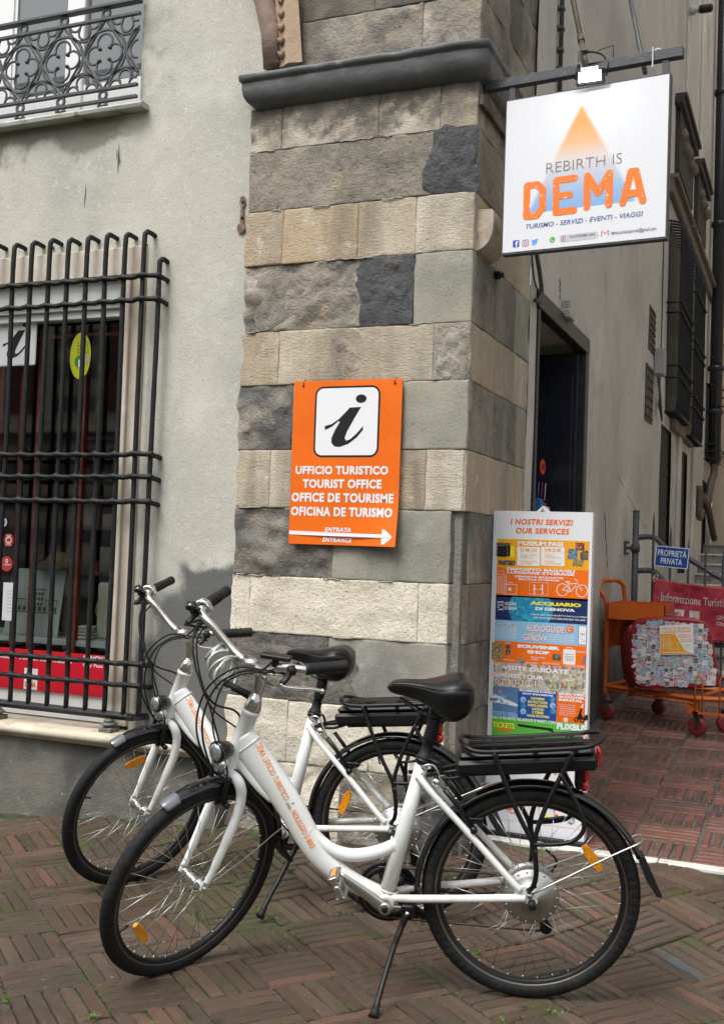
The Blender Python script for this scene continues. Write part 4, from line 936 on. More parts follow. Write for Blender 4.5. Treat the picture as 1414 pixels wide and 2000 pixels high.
tcn = N.new('ShaderNodeTexCoord'); sp = N.new('ShaderNodeSeparateXYZ'); K.new(tcn.outputs['Object'], sp.inputs[0])
# object coordinates: x along the board, z up, both 0..1 of the printed face
apx, apz, bz, bl, br = .48, .925, .24, .15, .83
hgt = vm('DIVIDE', vm('SUBTRACT', apz, sp.outputs[2]), apz-bz)
lft = vm('SUBTRACT', sp.outputs[0], vm('SUBTRACT', apx, vm('MULTIPLY', hgt, apx-bl))); rgt = vm('SUBTRACT', vm('ADD', apx, vm('MULTIPLY', hgt, br-apx)), sp.outputs[0])
def ss_(x, lo, hi):
    r_ = N.new('ShaderNodeMapRange'); r_.interpolation_type = 'SMOOTHSTEP'; K.new(x, r_.inputs[0]); r_.inputs[1].default_value = lo; r_.inputs[2].default_value = hi; return r_.outputs[0]
inside = vm('MULTIPLY', vm('MULTIPLY', ss_(lft, -.012, .03), ss_(rgt, -.012, .03)), ss_(sp.outputs[2], bz-.003, bz+.003))
rampn = N.new('ShaderNodeValToRGB'); K.new(sp.outputs[2], rampn.inputs[0]); e = rampn.color_ramp.elements
e[0].position = .24; e[0].color = (.22,.40,.70,1); e[1].position = .93; e[1].color = (.74,.26,.05,1)
for p_, c_ in ((.34,(.30,.44,.68,1)),(.46,(.52,.54,.62,1)),(.56,(.66,.60,.58,1)),(.66,(.74,.44,.24,1)),(.78,(.76,.32,.10,1))): q = e.new(p_); q.color = c_
mx = N.new('ShaderNodeMix'); mx.data_type = 'RGBA'; K.new(inside, mx.inputs[0]); mx.inputs[6].default_value = (.70,.71,.75,1); K.new(rampn.outputs[0], mx.inputs[7]); K.new(mx.outputs[2], bs.inputs['Base Color'])
b = MB(); b.add([(0,0,0),(1,0,0),(1,0,1),(0,0,1)], [(0,1,2,3)]); o = b.build('printed_face', TRI, hsn, fix=False)
o.matrix_world = Matrix(((R.x*W_, -P.N.x, 0, P.pt(0,0).x),(R.y*W_, -P.N.y, 0, P.pt(0,0).y),(0,0,H_,P.pt(0,0).z),(0,0,0,1)))
# photo columns/rows of the zoomed board -> 0..1
def hx(u, v):   # inverse of the board's own perspective
    d = ray(u, v); t = ((P.O-CAM).dot(P.N))/d.dot(P.N); q = CAM+d*t-P.O; return q.dot(R), q.z
def hz(zx, zy_): return hx(950+zx/2.857, zy_/2.857)
SLATEINK = ink('slate_blue', (.10,.09,.16)); WORN = ink('worn_orange', (.85,.19,.02), layers=[((.88,.72,.58),75,.64,.67)]); BLUEI = ink('blue', (.05,.08,.28))
def fit(body, a, c, m, bold, shear=0, space=1.0, t=.0012, hh=None):
    """a: lower-left, c: upper-right in the zoomed print"""
    p, q = hz(*a), hz(*c); return P.text(body, p[0], p[1], q[0], q[1], m, bold, shear, t, space=space)
fit('REBIRTH IS', (332,968), (756,852), ink('faded_plum', (.22,.17,.20)), -.018)
def fatletter(strokes, box, w, m):
    """strokes in a 0..1 box drawn as rounded bars"""
    (ax, ay), (bx2, by2) = hz(*box[0]), hz(*box[1]); ax += w/2; ay += w/2; bx2 -= w/2; by2 -= w/2; b = MB(); t = .0010
    for st_ in strokes:
        pp = [(ax+(bx2-ax)*p[0], ay+(by2-ay)*p[1]) for p in st_]
        for p, q in zip(pp, pp[1:]):
            d = V((q[0]-p[0], q[1]-p[1])); a = math.atan2(d.y, d.x); t += .00008
            L = [(p[0]+w/2*math.cos(a+PI/2+PI*k/8), p[1]+w/2*math.sin(a+PI/2+PI*k/8)) for k in range(9)]+[(q[0]+w/2*math.cos(a-PI/2+PI*k/8), q[1]+w/2*math.sin(a-PI/2+PI*k/8)) for k in range(9)]
            L = [(x+.0009*nz(x*160, y*160, 1), y+.0009*nz(x*160, y*160, 7)) for x, y in L]
            b.add([P.pt(x, y, t) for x, y in L], [tuple(range(18))], False)
    return b.build('lettering', m, hsn, fix=False)
fatletter([[(0,0),(0,1)],[(0,1),(.65,1),(1,.8),(1,.2),(.65,0),(0,0)]], ((202,1230),(334,1004)), .0300, WORN)
fatletter([[(0,0),(0,1)],[(0,1),(1,1)],[(0,.5),(.75,.5)],[(0,0),(1,0)]], ((366,1206),(510,972)), .0290, WORN)
fatletter([[(0,0),(0,1)],[(0,1),(.5,.42),(1,1)],[(1,1),(1,0)]], ((538,1178),(706,944)), .0300, WORN)
fatletter([[(0,0),(.38,1),(.62,1),(1,0)],[(.2,.28),(.8,.28)]], ((738,1155),(896,926)), .0300, WORN)
fit('TURISMO - SERVIZI - EVENTI - VIAGGI', (218,1279), (872,1178), BLUEI, .004, .2)
p, q = hz(458,1330), hz(604,1300)
x_, y_ = hz(408,1352); x2_, y2_ = hz(622,1290); P.rrect(x_, y_, x2_, y2_, .012, ink('pale_grey', (.52,.53,.58)), .0008)
P.text('Tel:3755981245', p[0], p[1], q[0], q[1], ink('dark_grey', (.04,.04,.05)), .0, 0, .0015)
p, q = hz(694,1314), hz(946,1262); P.text('dema.turismoservizi@gmail.com', p[0], p[1]-.002, q[0], q[1], ink('dark_grey', (.04,.04,.05)), -.002, 0, .0015)
cxx, cyy = hz(164,1360); s_ = .0145; P.rrect(cxx-s_, cyy-s_*1.05, cxx+s_, cyy+s_*1.05, .004, ink('blue2', (.04,.08,.42)), .0008); P.text('f', cxx-.003, cyy-.0135, cxx+.010, cyy+.0115, WHITE, .03, 0, .0014)
cxx, cyy = hz(217,1356); PINK = ink('rose', (.35,.03,.10))
def rrl(cx, cy, s, r): return sum([arc(cx+a*(s-r), cy+c*(s-r), r, t0, t0+PI/2, 4) for a, c, t0 in ((1,-1,-PI/2),(1,1,0),(-1,1,PI/2),(-1,-1,PI))], [])
P.line(rrl(cxx, cyy, .013, .005), .0026, PINK, closed=True); P.line(arc(cxx, cyy, .006, 0, 2*PI, 14)[:-1], .0024, PINK, closed=True)
cxx, cyy = hz(268,1350); P.poly([(cxx+x*.0155, cyy+y*.0155) for x, y in ((-1,-.65),(-.5,-.75),(.1,-.75),(.6,-.3),(.72,.35),(1,.6),(.75,.6),(.9,.85),(.5,.75),(.2,.85),(-.05,.5),(-.85,.75),(-.85,.2),(-.6,-.05),(-.8,-.05),(-.4,-.4))], ink('sky_blue', (.10,.35,.75)), .0010)
cxx, cyy = hz(366,1338); P.disc(cxx, cyy, .012, ink('green', (.05,.38,.06)), .0008); P.line(cr([(cxx-.004,cyy+.005),(cxx-.004,cyy),(cxx,cyy-.004),(cxx+.005,cyy-.004)],3), .003, WHITE, .0014)
cxx, cyy = hz(427,1331)
for d in (-.005, .005): P.line([(cxx+d-.004,cyy-.011),(cxx+d+.004,cyy-.011),(cxx+d+.004,cyy+.011),(cxx+d-.004,cyy+.011)], .0016, ink('rose', (.35,.03,.10)), .0014, closed=True)
cxx, cyy = hz(660,1301); P.line([(cxx-.0145,cyy-.011),(cxx-.0145,cyy+.011),(cxx,cyy-.002),(cxx+.0145,cyy+.011),(cxx+.0145,cyy-.011)], .0035, ink('mail_red', (.55,.03,.03)), .0014)
# hangers, beam, wall plate, stays, lamp: the bracket it hangs from
brk = thing('sign_bracket', 'dark iron wall bracket with stays carrying the hanging sign', 'bracket', (-1.37, 4.5, 3.45))
def BY(x): return 4.481+(x+1.26)*(-.0598/.6916)
b = MB(); p0, p1 = V((-1.37, BY(-1.37)+.02, 3.440)), V((-.516, BY(-.516)+.02, 3.438)); ang = math.atan2(p1.y-p0.y, p1.x-p0.x)
b.obox((p0+p1)/2, ((p1-p0).length, .038, .042), Matrix.Rotation(ang, 3, 'Z'), .002); b.build('beam', GREY_IRON, brk)
for x in (-1.240, -.585):
    b = MB(); b.box((x-.013, BY(x)+.008, 3.352), (x+.013, BY(x)+.030, 3.418), .001); b.build('hanger', GREY_IRON, brk)
b = MB(); b.box((PX1+.002, 4.44, 3.335), (PX1+.022, 5.2, 3.38), .002); b.build('wall_plate', BROWN, brk)
b = MB(); pA = on(1, BY(-.95)+.01, 1145, 132); pB = A(1085, -170); pm = pA.lerp(pB, .14); b.tube([pA, pA.lerp(pB,.13)], .0125, 8); b.tube([pA.lerp(pB,.13), pA.lerp(pB,.16)], .016, 8); b.tube([pA.lerp(pB,.16), pB], .0125, 8); b.build('stay', mat('rusty_stay', (.05,.04,.03), .6, layers=[((.14,.08,.03),9,.5,.7)]), brk)
b = MB(); pA = on(1, BY(-.7)+.02, 1259, 142); b.tube([pA, A(1200, -150)], .010, 8); b.build('stay', GREY_IRON, brk)
b = MB()
for x in (-.636, -.933):
    y = BY(x); b.tube([(x, y-.004, 3.472),(x, y-.006, 3.388)], [(.006,.003)]*2, 6, smooth=False); b.tube([(x, y-.004, 3.464),(x, y+.045, 3.464)], [(.003,.006)]*2, 6, smooth=False); b.tube([(x,y-.006,3.394),(x,y+.01,3.388),(x+.002,y+.01,3.379)], .0045, 6)
b.tube([(-.620+.011*math.cos(t), BY(-.62)+.02, 3.462+.011*math.sin(t)) for t in [PI*i/8 for i in range(9)]], .003, 6)
b.build('cable_tie', mat('white_plastic', (.7,.7,.68), .4), brk)
lampx = -.885; ly = BY(lampx)-.055
lp = thing('sign_floodlight', 'lit LED floodlight clamped over the top edge of the hanging sign', 'lamp', (lampx, ly, 3.3776))
Mx = Matrix.Rotation(math.radians(18), 3, 'X')
b = MB(); b.obox((lampx, ly+.013, 3.3757), (.118, .02, .062), Mx, .004); b.tube([(lampx-.065,ly+.02,3.3776),(lampx-.065,ly+.055,3.4534),(lampx+.065,ly+.055,3.4534),(lampx+.065,ly+.02,3.3776)], .004, 6); b.build('housing', BLACK_IRON, lp)
b = MB(); b.obox((lampx, ly-.0015, 3.3729), (.094, .006, .042), Mx, .001); b.build('led_panel', mat('led_light', (.9,.95,1), .3, emit=((.85,.95,1), 1.3)), lp)
LED = mat('led_dot', (.9,.95,1), .3, emit=((.9,.97,1), 2.0)); b = MB()
for i in range(6):
    for j in range(2): p = V((lampx-.03+.012*i, ly-.006, 3.4079-.008*j)); b.box(p-V((.003,.002,.002)), p+V((.003,.002,.002)))
b.build('led_dot', LED, lp)
for k in range(3):
    b = MB(); b.tube(cr([(lampx-.02+.01*k, ly+.03, 3.4061),(lampx-.05, ly+.05, 3.4818+.01*k),(lampx-.01, ly+.06, 3.5055),(lampx+.04, ly+.055, 3.4818),(lampx+.06, ly+.06, 3.4439)], 6), .004, 6); b.build('cable', BLACK_IRON, lp)
b = MB(); b.tube([(lampx-.06,ly+.05,3.4629),(lampx-.06,ly+.05,3.5102),(lampx-.02,ly+.05,3.5102)], .002, 5); b.tube([(lampx+.02,ly+.05,3.5008),(lampx+.085,ly+.05,3.5150),(lampx+.085,ly+.05,3.4629)], .002, 5)
b.build('wire_bracket', BLACK_IRON, lp)
ld = bpy.data.lights.new('floodlight_beam', 'AREA'); lo = bpy.data.objects.new('floodlight_beam', ld); link(lo, lp); ld.energy = .25; ld.size = .09; ld.shape = 'RECTANGLE'; ld.size_y = .04; ld.color = (.9,.96,1)
lo.matrix_world = Matrix.Translation((lampx, ly-.012, 3.3682)) @ Matrix.Rotation(math.radians(60), 4, 'X')

# ---- services board standing at the alley mouth
BZ_ = g(-1.1, 4.87); x0, x1, yb = -1.372, -.912, 4.87; zt_ = 1.582
bd_ = thing('services_board', 'tall white services display board covered in orange, blue and green adverts', 'sign board', (x0, yb, BZ_))
Hh = zt_-BZ_-.02; Ww = x1-x0
b = MB(); P = Panel((x0, yb, BZ_+.02), (1,0,0), (0,0,1), bd_)
b.prism([(0,0),(Ww,0),(Ww,Hh),(Ww*.56,Hh),(Ww*.5,Hh+.026),(Ww*.44,Hh),(0,Hh)], -.05, 0, P.pt); b.build('board', PALE, bd_)
b = MB(); b.box((x0-.004,yb-.03,BZ_-.002),(x1+.004,yb+.08,BZ_+.02),.003); b.build('foot', BLACK_IRON, bd_)
def bx_(u, v):  # zoomed board picture (offset 930,980 scale 4.348)
    q = on(1, yb, 930+u/4.348, 980+v/4.348); return q.x-x0, q.z-BZ_-.02
OR = ORANGE; YE = ink('amber', (.80,.36,.012)); NV = ink('navy', (.012,.03,.11)); SK = ink('pale_sky', (.25,.48,.70), layers=[((.45,.5,.5),30,.55,.7)]); GR = ink('poster_green', (.10,.42,.05)); BL = ink('poster_blue', (.02,.07,.33)); AQ = ink('aqua', (.02,.22,.42), layers=[((.03,.42,.60),40,.45,.7),((.01,.10,.10),60,.55,.7)])
MIXP = ink('photo_print', (.45,.42,.34), layers=[((.15,.18,.16),45,.5,.6),((.66,.62,.52),70,.52,.62),((.35,.30,.18),25,.55,.65)]); YT = ink('yellow', (.82,.72,.03)); PH = [ink('tiny_photo_%d' % i, c, layers=[((.05,.05,.05),90,.5,.6),((.7,.65,.55),130,.55,.65)]) for i, c in enumerate([(.30,.05,.03),(.12,.22,.35),(.10,.07,.05),(.35,.25,.08)])]
yL, yR = .022, Ww-.012
def band(v0, v1, m, a=yL, c=yR, t=.0006):
    return P.rect(a, bx_(500, v1)[1], c, bx_(500, v0)[1], m, t)
def tx(body, a, c, m, bold=.03, t=.0014, shear=0, space=1.0):
    um = (a[0]+c[0])/2; return P.text(body, bx_(*a)[0], bx_(um, a[1])[1], bx_(*c)[0], bx_(um, c[1])[1], m, bold, shear, t, space=space)
tx('I NOSTRI SERVIZI', (290,196), (820,148), OR, .03, shear=.15, space=1.1); tx('OUR SERVICES', (335,272), (790,224), OR, .03, shear=.15, space=1.1)
tx('I', (0,0), (0,0), OR) if False else None
P.poly([(Ww*.5-.012,Hh-.002),(Ww*.5+.012,Hh-.002),(Ww*.5,Hh+.018)], ink('grey_emblem', (.28,.27,.24)), .0006)
band(322,566,YE); band(566,822,OR); band(805,1040,NV); band(1020,1215,SK,t=.0008); band(1200,1415,OR,t=.0010); band(1385,1615,MIXP,t=.0012)
xm1, xm2 = bx_(355,1600)[0], bx_(685,1600)[0]
band(1590,1870,ink('sea_photo', (.10,.20,.35), layers=[((.25,.40,.55),20,.5,.65)]),yL,xm1,.0014); band(1600,1880,BL,xm1,xm2,.0014); band(1610,1895,OR,xm2,yR,.0014)
band(1850,2060,GR,t=.0016); band(2060,2075,WHITE,t=.0017)
tx('MUSEUM PASS', (352,376), (742,338), WHITE, .05, .0014)
for j, (l, r) in enumerate((('28 MUSEI','28 MUSEUMS'),('TRASPORTO\nPUBBLICO','PUBLIC\nTRANSPORT'),("VALIDITA'\n24 ORE",'VALID\n24 HOURS'))):
    for i, s_ in enumerate((l, r)):
        a = bx_(346+203*i, 432+54*j); c = bx_(540+208*i, 388+52*j); P.rect(a[0], a[1], c[0], c[1], WHITE, .0011); wd = c[0]-a[0]; hh_ = c[1]-a[1]
        P.text(s_, a[0]+wd*.14, a[1]+hh_*.2, c[0]-wd*.14, c[1]-hh_*.2, YE, .02, 0, .0015)
for (a, c, m) in (((168,350),(290,460),PH[2]),((178,378),(262,465),BLACK),((270,378),(322,470),YT),((188,500),(330,535),PH[2]),((842,350),(918,410),PH[0]),((775,400),(860,488),PH[1]),((880,415),(948,492),PH[2]),((818,492),(910,545),PH[3])):
    p, q = bx_(a[0], c[1]), bx_(c[0], a[1]); P.rect(p[0], p[1], q[0], q[1], m, .0013 if m is not BLACK else .0016)
tx('DEPOSITO BAGAGLI', (258,592), (836,568), WHITE, .05); tx('LUGGAGE STORAGE', (262,620), (834,596), WHITE, .05, .0016); tx('DEPOSITO BICICLETTE', (328,650), (740,634), WHITE, .04); tx('BICYCLE STORAGE', (358,671), (706,656), WHITE, .04)
def ln(pts, w, m=WHITE, closed=False, t=.0014): return P.line([bx_(*p) for p in pts], w, m, t, closed=closed)
ln([(158,615),(255,620),(255,775),(158,770)], .0028, closed=True); ln([(180,612),(182,588),(232,590),(232,614)], .0022)
for k in range(5): ln([(172+17*k,628),(172+17*k,765)], .0022)
ln([(238,700),(342,704),(342,786),(238,782)], .0026, closed=True); ln([(268,698),(270,684),(306,686),(308,700)], .002); p = bx_(284,742); P.rect(p[0]-.007,p[1]-.007,p[0]+.007,p[1]+.005, WHITE, .0014); ln([(274,736),(276,722),(292,722),(294,738)], .0018)
ln([(450,682),(608,690),(606,794),(448,788)], .0014, closed=True)
for cx_, s_ in ((492, 1), (560, -1)):
    p = bx_(cx_, 712); P.disc(p[0], p[1], .0045, WHITE, .0014, n=10); ln([(cx_,722),(cx_,760)], .006); ln([(cx_,762),(cx_-6,785)], .003); ln([(cx_,762),(cx_+8,785)], .003); ln([(cx_,728),(cx_+s_*28,748)], .0026)
for cx_ in (730, 895):
    ln([(cx_+48*math.cos(t), (748 if cx_ == 730 else 758)+52*math.sin(t)) for t in [2*PI*i/16 for i in range(16)]], .003, closed=True)
ln([(730,748),(800,765),(862,690),(895,758)], .0035); ln([(782,698),(862,694),(850,664),(832,658)], .0035); ln([(800,765),(775,684)], .0035); ln([(756,680),(795,682)], .005); ln([(730,748),(782,700)], .003)
tx('ACQUARIO', (455,890), (890,854), YT, .06); tx('DI GENOVA', (502,928), (838,902), WHITE, .05); tx('PRENDI QUI I TUOI BIGLIETTI E SALTA LA CODA!', (462,976), (940,962), WHITE, .02); tx('GET YOUR TICKETS HERE AND SKIP THE LINE!', (490,1002), (924,988), WHITE, .02)
p = bx_(460, 910); P.poly([q for q in [(min(p[0]+.103*math.cos(t), yR), min(max(p[1]+.10*math.sin(t), bx_(400,1015)[1]), bx_(400,812)[1])) for t in [2*PI*i/40 for i in range(40)]]], AQ, .0010)
tx('ACQUARIO\nDI GENOVA', (242,918), (346,852), WHITE, .02); ln([(178,852),(236,850)], .004); ln([(178,866),(206,874),(236,864)], .0022); ln(cr([(180,898),(205,876),(236,896),(205,914),(180,880)],4), .0022); ln([(178,918),(236,918)], .0022)
RDI = ink('outline_red', (.55,.07,.06))
for s_, a, c in (('AUDIOGUIDE',(415,1106),(752,1052)),('GENOVA',(398,1180),(600,1126))):
    tx(s_, (a[0]-3,a[1]+3), (c[0]+3,c[1]-2), RDI, .055, .0015, .2); tx(s_, a, c, WHITE, .015, .0019, .2)
p = bx_(795,1082); P.disc(p[0], p[1], .0165, OR, .0015); P.line(arc(p[0], p[1], .008, .4, 5.2, 12), .003, WHITE, .0019)
for i in range(5): tx('AUDIOGUIDA DIGITALE PER SCOPRIRE GENOVA', (136,1082+19*i), (346,1068+19*i), WHITE, .01, .0014)
for i in range(4): tx('LA TUA AUDIOGUIDA DEL CENTRO STORICO', (608,1140+19*i), (834,1127+19*i), WHITE, .01, .0014)
for i, c_ in enumerate([ink('f%d' % i, c) for i, c in enumerate([(.05,.3,.08),(.04,.05,.3),(.5,.04,.05),(.6,.3,.02),(.15,.02,.02)])]): p = bx_(186+31*i, 1040); P.disc(p[0], p[1], .0062, WHITE, .0013, n=12); P.disc(p[0], p[1], .0040, c_, .0017, n=10)
p, q = bx_(862,1215), bx_(938,1055); P.rrect(p[0], p[1], q[0], q[1], .005, BLACK, .0013); P.rrect(p[0]+.002, p[1]+.002, q[0]-.002, q[1]-.002, .004, WHITE, .0017)
r_ = random.Random(4)
for i in range(16): p = bx_(r_.uniform(874,926), r_.uniform(1110,1200)); P.rect(p[0]-.0016,p[1]-.0016,p[0]+.0016,p[1]+.0016, ink('f%d' % (i % 5), (0,0,0)), .0020)
tx('SOUVENIR', (346,1250), (708,1220), WHITE, .07); tx('SHOP', (430,1294), (624,1264), WHITE, .07); tx('PRODUCTS MADE\nBY DEMA', (462,1348), (584,1316), WHITE, .01)
for (a, c, m) in (((130,1200),(230,1342),PH[3]),((248,1216),(290,1300),PH[2]),((345,1338),(408,1368),PH[1]),((645,1296),(716,1345),PH[2]),((735,1258),(842,1378),WHITE)):
    p, q = bx_(a[0], c[1]), bx_(c[0], a[1]); P.rect(p[0], p[1], q[0], q[1], m, .0015)
tx('GENOVA', (752,1300), (826,1290), BLACK, .0, .0019)
for i in range(3): tx('CITTA SUPERBA LANTERNA', (752,1320+16*i), (826,1311+16*i), BLACK, .0, .0019)
ln([(762,1262),(768,1238),(812,1240),(816,1262)], .0025)
p = bx_(916,1342); P.text('LEVANTO', p[0]-.018, p[1]-.006, p[0]+.018, p[1]+.006, ink('souvenir_blue', (.05,.2,.5)), .06, 0, .0017, rot=1.25)
for s_, a, c in (('POSTER',(246,1206),(298,1196)),('MAGNETI / MAGNETS',(230,1350),(326,1338)),('CARTOLINE / POSTCARDS',(555,1382),(708,1366)),('SHOPPING BAG',(850,1284),(934,1270)),('CALAMITE / MAGNETS',(412,1376),(520,1362)),('PORTACHIAVI / KEYRINGS',(754,1404),(918,1388))): tx(s_, a, c, WHITE, .0, .0015)
tx('VISITE GUIDATE', (220,1447), (790,1403), RDI, .07, .0017); tx('VISITE GUIDATE', (222,1445), (786,1405), WHITE, .04, .0021)
tx('GUIDED TOUR', (132,1500), (575,1460), RDI, .07, .0017); tx('GUIDED TOUR', (134,1498), (572,1462), WHITE, .04, .0021)
for i in range(7):
    p = bx_(166+56*i, 1520+6*i*.6); cs = [((.03,.3,.08),(.5,.03,.03)),((.03,.05,.3),(.5,.03,.05)),((.5,.03,.03),(.7,.45,.02)),((.03,.06,.35),(.5,.03,.03)),((.02,.02,.02),(.6,.3,.02)),((.05,.1,.4),(.5,.03,.03)),((.03,.3,.08),(.5,.03,.03))][i]
    P.disc(p[0], p[1], .0088, WHITE, .0017, n=14)
    for e, c_ in ((-1, cs[0]), (1, cs[1])): P.rect(p[0]+(e*.0052)-.0028, p[1]-.006, p[0]+(e*.0052)+.0028, p[1]+.006, ink('flag_%d_%d' % (i, e), c_), .0021)
pc = [(.5,.35,.05),(.12,.25,.3),(.6,.1,.05),(.3,.3,.35),(.6,.45,.08),(.35,.3,.1),(.2,.25,.15)]
for i in range(7):
    cx_ = 652+38*i if i < 6 else 905; p = bx_(cx_, 1560); m_ = ink('walker_%d' % i, pc[i]); P.rect(p[0]-.006,p[1]-.004,p[0]+.006,p[1]+.011,m_,.0018,name='walker'); P.disc(p[0],p[1]+.0155,.005,ink('walker_skin', (.45,.3,.2)),.0019,n=10); P.line([(p[0]-.002,p[1]-.004),(p[0]-.004,p[1]-.015)],.003,ink('walker_dark',(.05,.05,.06)),.0018); P.line([(p[0]+.002,p[1]-.004),(p[0]+.004,p[1]-.015)],.003,ink('walker_dark',(.05,.05,.06)),.0018)
tx('traghetti', (134,1600), (235,1584), RDI, .02, .0018, .2); tx('lines', (238,1608), (334,1590), ink('lines_blue', (.03,.2,.45)), .02, .0018, .2)
P.poly([bx_(*q) for q in ((112,1648),(150,1700),(348,1740),(352,1722),(290,1690),(240,1672),(170,1640),(160,1628),(140,1645))][::-1], ink('ship_white', (.7,.73,.76), layers=[((.1,.3,.6),60,.5,.6)]), .0018, 'ship')
tx('MOBY', (118,1690), (176,1664), BLUEI, .05, .0022); tx('TICKETS HERE', (132,1816), (332,1780), ink('ticket_blue', (.20,.42,.70)), .05, .0018)
tx('ESCURSIONI IN BARCA', (366,1620), (676,1603), WHITE, .05, .0018); tx('BOAT EXCURSIONS', (392,1645), (652,1629), WHITE, .05, .0018)
for i, s_ in enumerate(('PORTOFINO','SAN FRUTTUOSO','PUNTA CHIAPPA','CAMOGLI','5 TERRE','WHALE WATCHING')):
    w_ = [116,170,170,102,96,192][i]; cx_ = 522; tx(s_, (cx_-w_/2,1684+29.5*i), (cx_+w_/2,1662+29.5*i), YT, .04, .0018)
for i in range(6): p = bx_(398 if i < 3 else 648, 1680+50*(i % 3)); P.disc(p[0], p[1], .0135, AQ if i % 2 else SK, .0018); P.disc(p[0]+.003, p[1]-.003, .005, PH[i % 4], .0022, n=10)
for i, s_ in enumerate(('ELECTRIC','SCOOTER','RENTAL')): tx(s_, (700,1648+25*i), (936-14*i,1628+25*i), WHITE, .06, .0018)
for i in range(6): tx('NOLEGGIO SCOOTER ELETTRICI', (704,1730+17*i), (846-12*(i % 2),1721+17*i), WHITE, .0, .0018)
p = bx_(758,1852); P.disc(p[0], p[1], .010, WHITE, .0018); P.disc(p[0], p[1], .006, ink('pale_grey', (.5,.5,.5)), .0022)
for cx_, cy_ in ((846,1850),(938,1862)):
    p = bx_(cx_, cy_); q = min(p[0], yR-.011); P.disc(q, p[1], .0105, BLACK, .0018); P.disc(q, p[1], .005, OR, .0022)
P.poly([bx_(*q) for q in ((850,1840),(870,1800),(880,1760),(898,1750),(890,1800),(905,1835),(930,1808),(948,1812),(948,1850),(900,1862))][::-1], BLACK, .0019, 'scooter')
P.poly([bx_(*q) for q in ((886,1748),(900,1718),(910,1722),(902,1752))][::-1], WHITE, .0020)
tx('SALI A BORDO, RILASSATI E PARTI CON', (132,1868), (676,1838), WHITE, .02, .0020); tx('TICKETS', (138,1920), (326,1874), YT, .03, .0020); tx('HERE', (180,1952), (300,1922), OR, .04, .0020); tx('FLIXBUS', (682,1942), (940,1886), WHITE, .06, .0020)
P.poly([bx_(*q) for q in ((345,1885),(645,1925),(660,1960),(600,1940),(360,1908))][::-1], BLACK, .0020, 'bus')
p = bx_(905,1985); P.disc(p[0], p[1]-.01, .014, OR, .0020); P.disc(p[0], p[1]-.01, .009, WHITE, .0023)
# lower part of the board, seen under the rack of the bicycle
def lo_(u, v): q = on(1, yb, 860+u/3.535, 1380+v/3.535); return q.x-x0, q.z-BZ_-.02
p, q = lo_(500,440), lo_(780,425); P.text('TURISTICO', lo_(460,440)[0], p[1], lo_(650,420)[0], q[1], OR, .02, 0, .0010); P.text('UFFICIO', lo_(780,440)[0], p[1], lo_(880,420)[0], q[1], OR, .02, 0, .0010)
p, q = lo_(458,735), lo_(515,670); P.text('\u20ac', p[0], p[1], q[0], q[1], OR, .0, 0, .0010); p, q = lo_(735,712), lo_(800,680); P.text('PARK', p[0], p[1], q[0], q[1], OR, .0, 0, .0010)
P.disc(*lo_(710,755), .019, YT, .0010); P.disc(*lo_(898,785), .019, ink('slate_disc', (.16,.18,.23)), .0010); P.text('info', lo_(875,800)[0], lo_(875,800)[1], lo_(922,772)[0], lo_(922,772)[1], WHITE, .02, 0, .0016); P.disc(*lo_(800,755), .009, OR, .0010)
P.line([lo_(330,700), lo_(345,690), lo_(400,690), lo_(400,730), lo_(335,730)], .0012, ink('dark_grey', (.04,.04,.05)), closed=True); P.line([lo_(300,765), lo_(590,800), lo_(970,850)], .0012, OR)

# ---- things in the shop window
def inwin(name, m, label, cat, b, **k): return tag(b.build(name, m, None), label, cat, **k)
YS = 4.550
s1 = thing('information_sticker', 'white square sticker with a black letter i inside the upper shop window', 'sticker', F(20,665,YS))
P = Panel(F(-8,716,YS), (1,0,0), (0,0,1), s1); w2 = F(70,716,YS).x-P.O.x; h2 = F(20,617,YS).z-P.O.z
P.rrect(0, 0, w2, h2, .012, WHITE, .0012, 'sheet', .001); P.line([(.004,.012),(.012,.004),(w2-.012,.004),(w2-.004,.012),(w2-.004,h2-.012),(w2-.012,h2-.004),(.012,h2-.004),(.004,h2-.012)], .0016, BLACK, .0018, closed=True)
i_logo(P, 0, 0, w2, h2, frame=False, t=.0010)
s2 = thing('oval_sticker', 'lime green oval sticker on the shop window behind the bars', 'sticker', F(158,695,YS)); P = Panel(F(158,695,YS), (1,0,0), (0,0,1), s2)
P.disc(0, 0, .066, ink('lime', (.44,.50,.02)), .0010, 'sheet', .122, 30); P.disc(.0, -.03, .035, ink('leaf_green', (.04,.22,.03)), .0014); P.rect(.0,-.045,.058,-.0, ink('parcel', (.42,.36,.25)), .0018); P.rect(-.01,-.06,.02,-.02, WHITE, .0022)
for i, s_ in enumerate(('IL PUNTO','POSTE','RITIRO E','SPEDIZIONI')): P.text(s_, -.02, .062-.017*i, .05, .074-.017*i, BLACK, .0, 0, .0014)
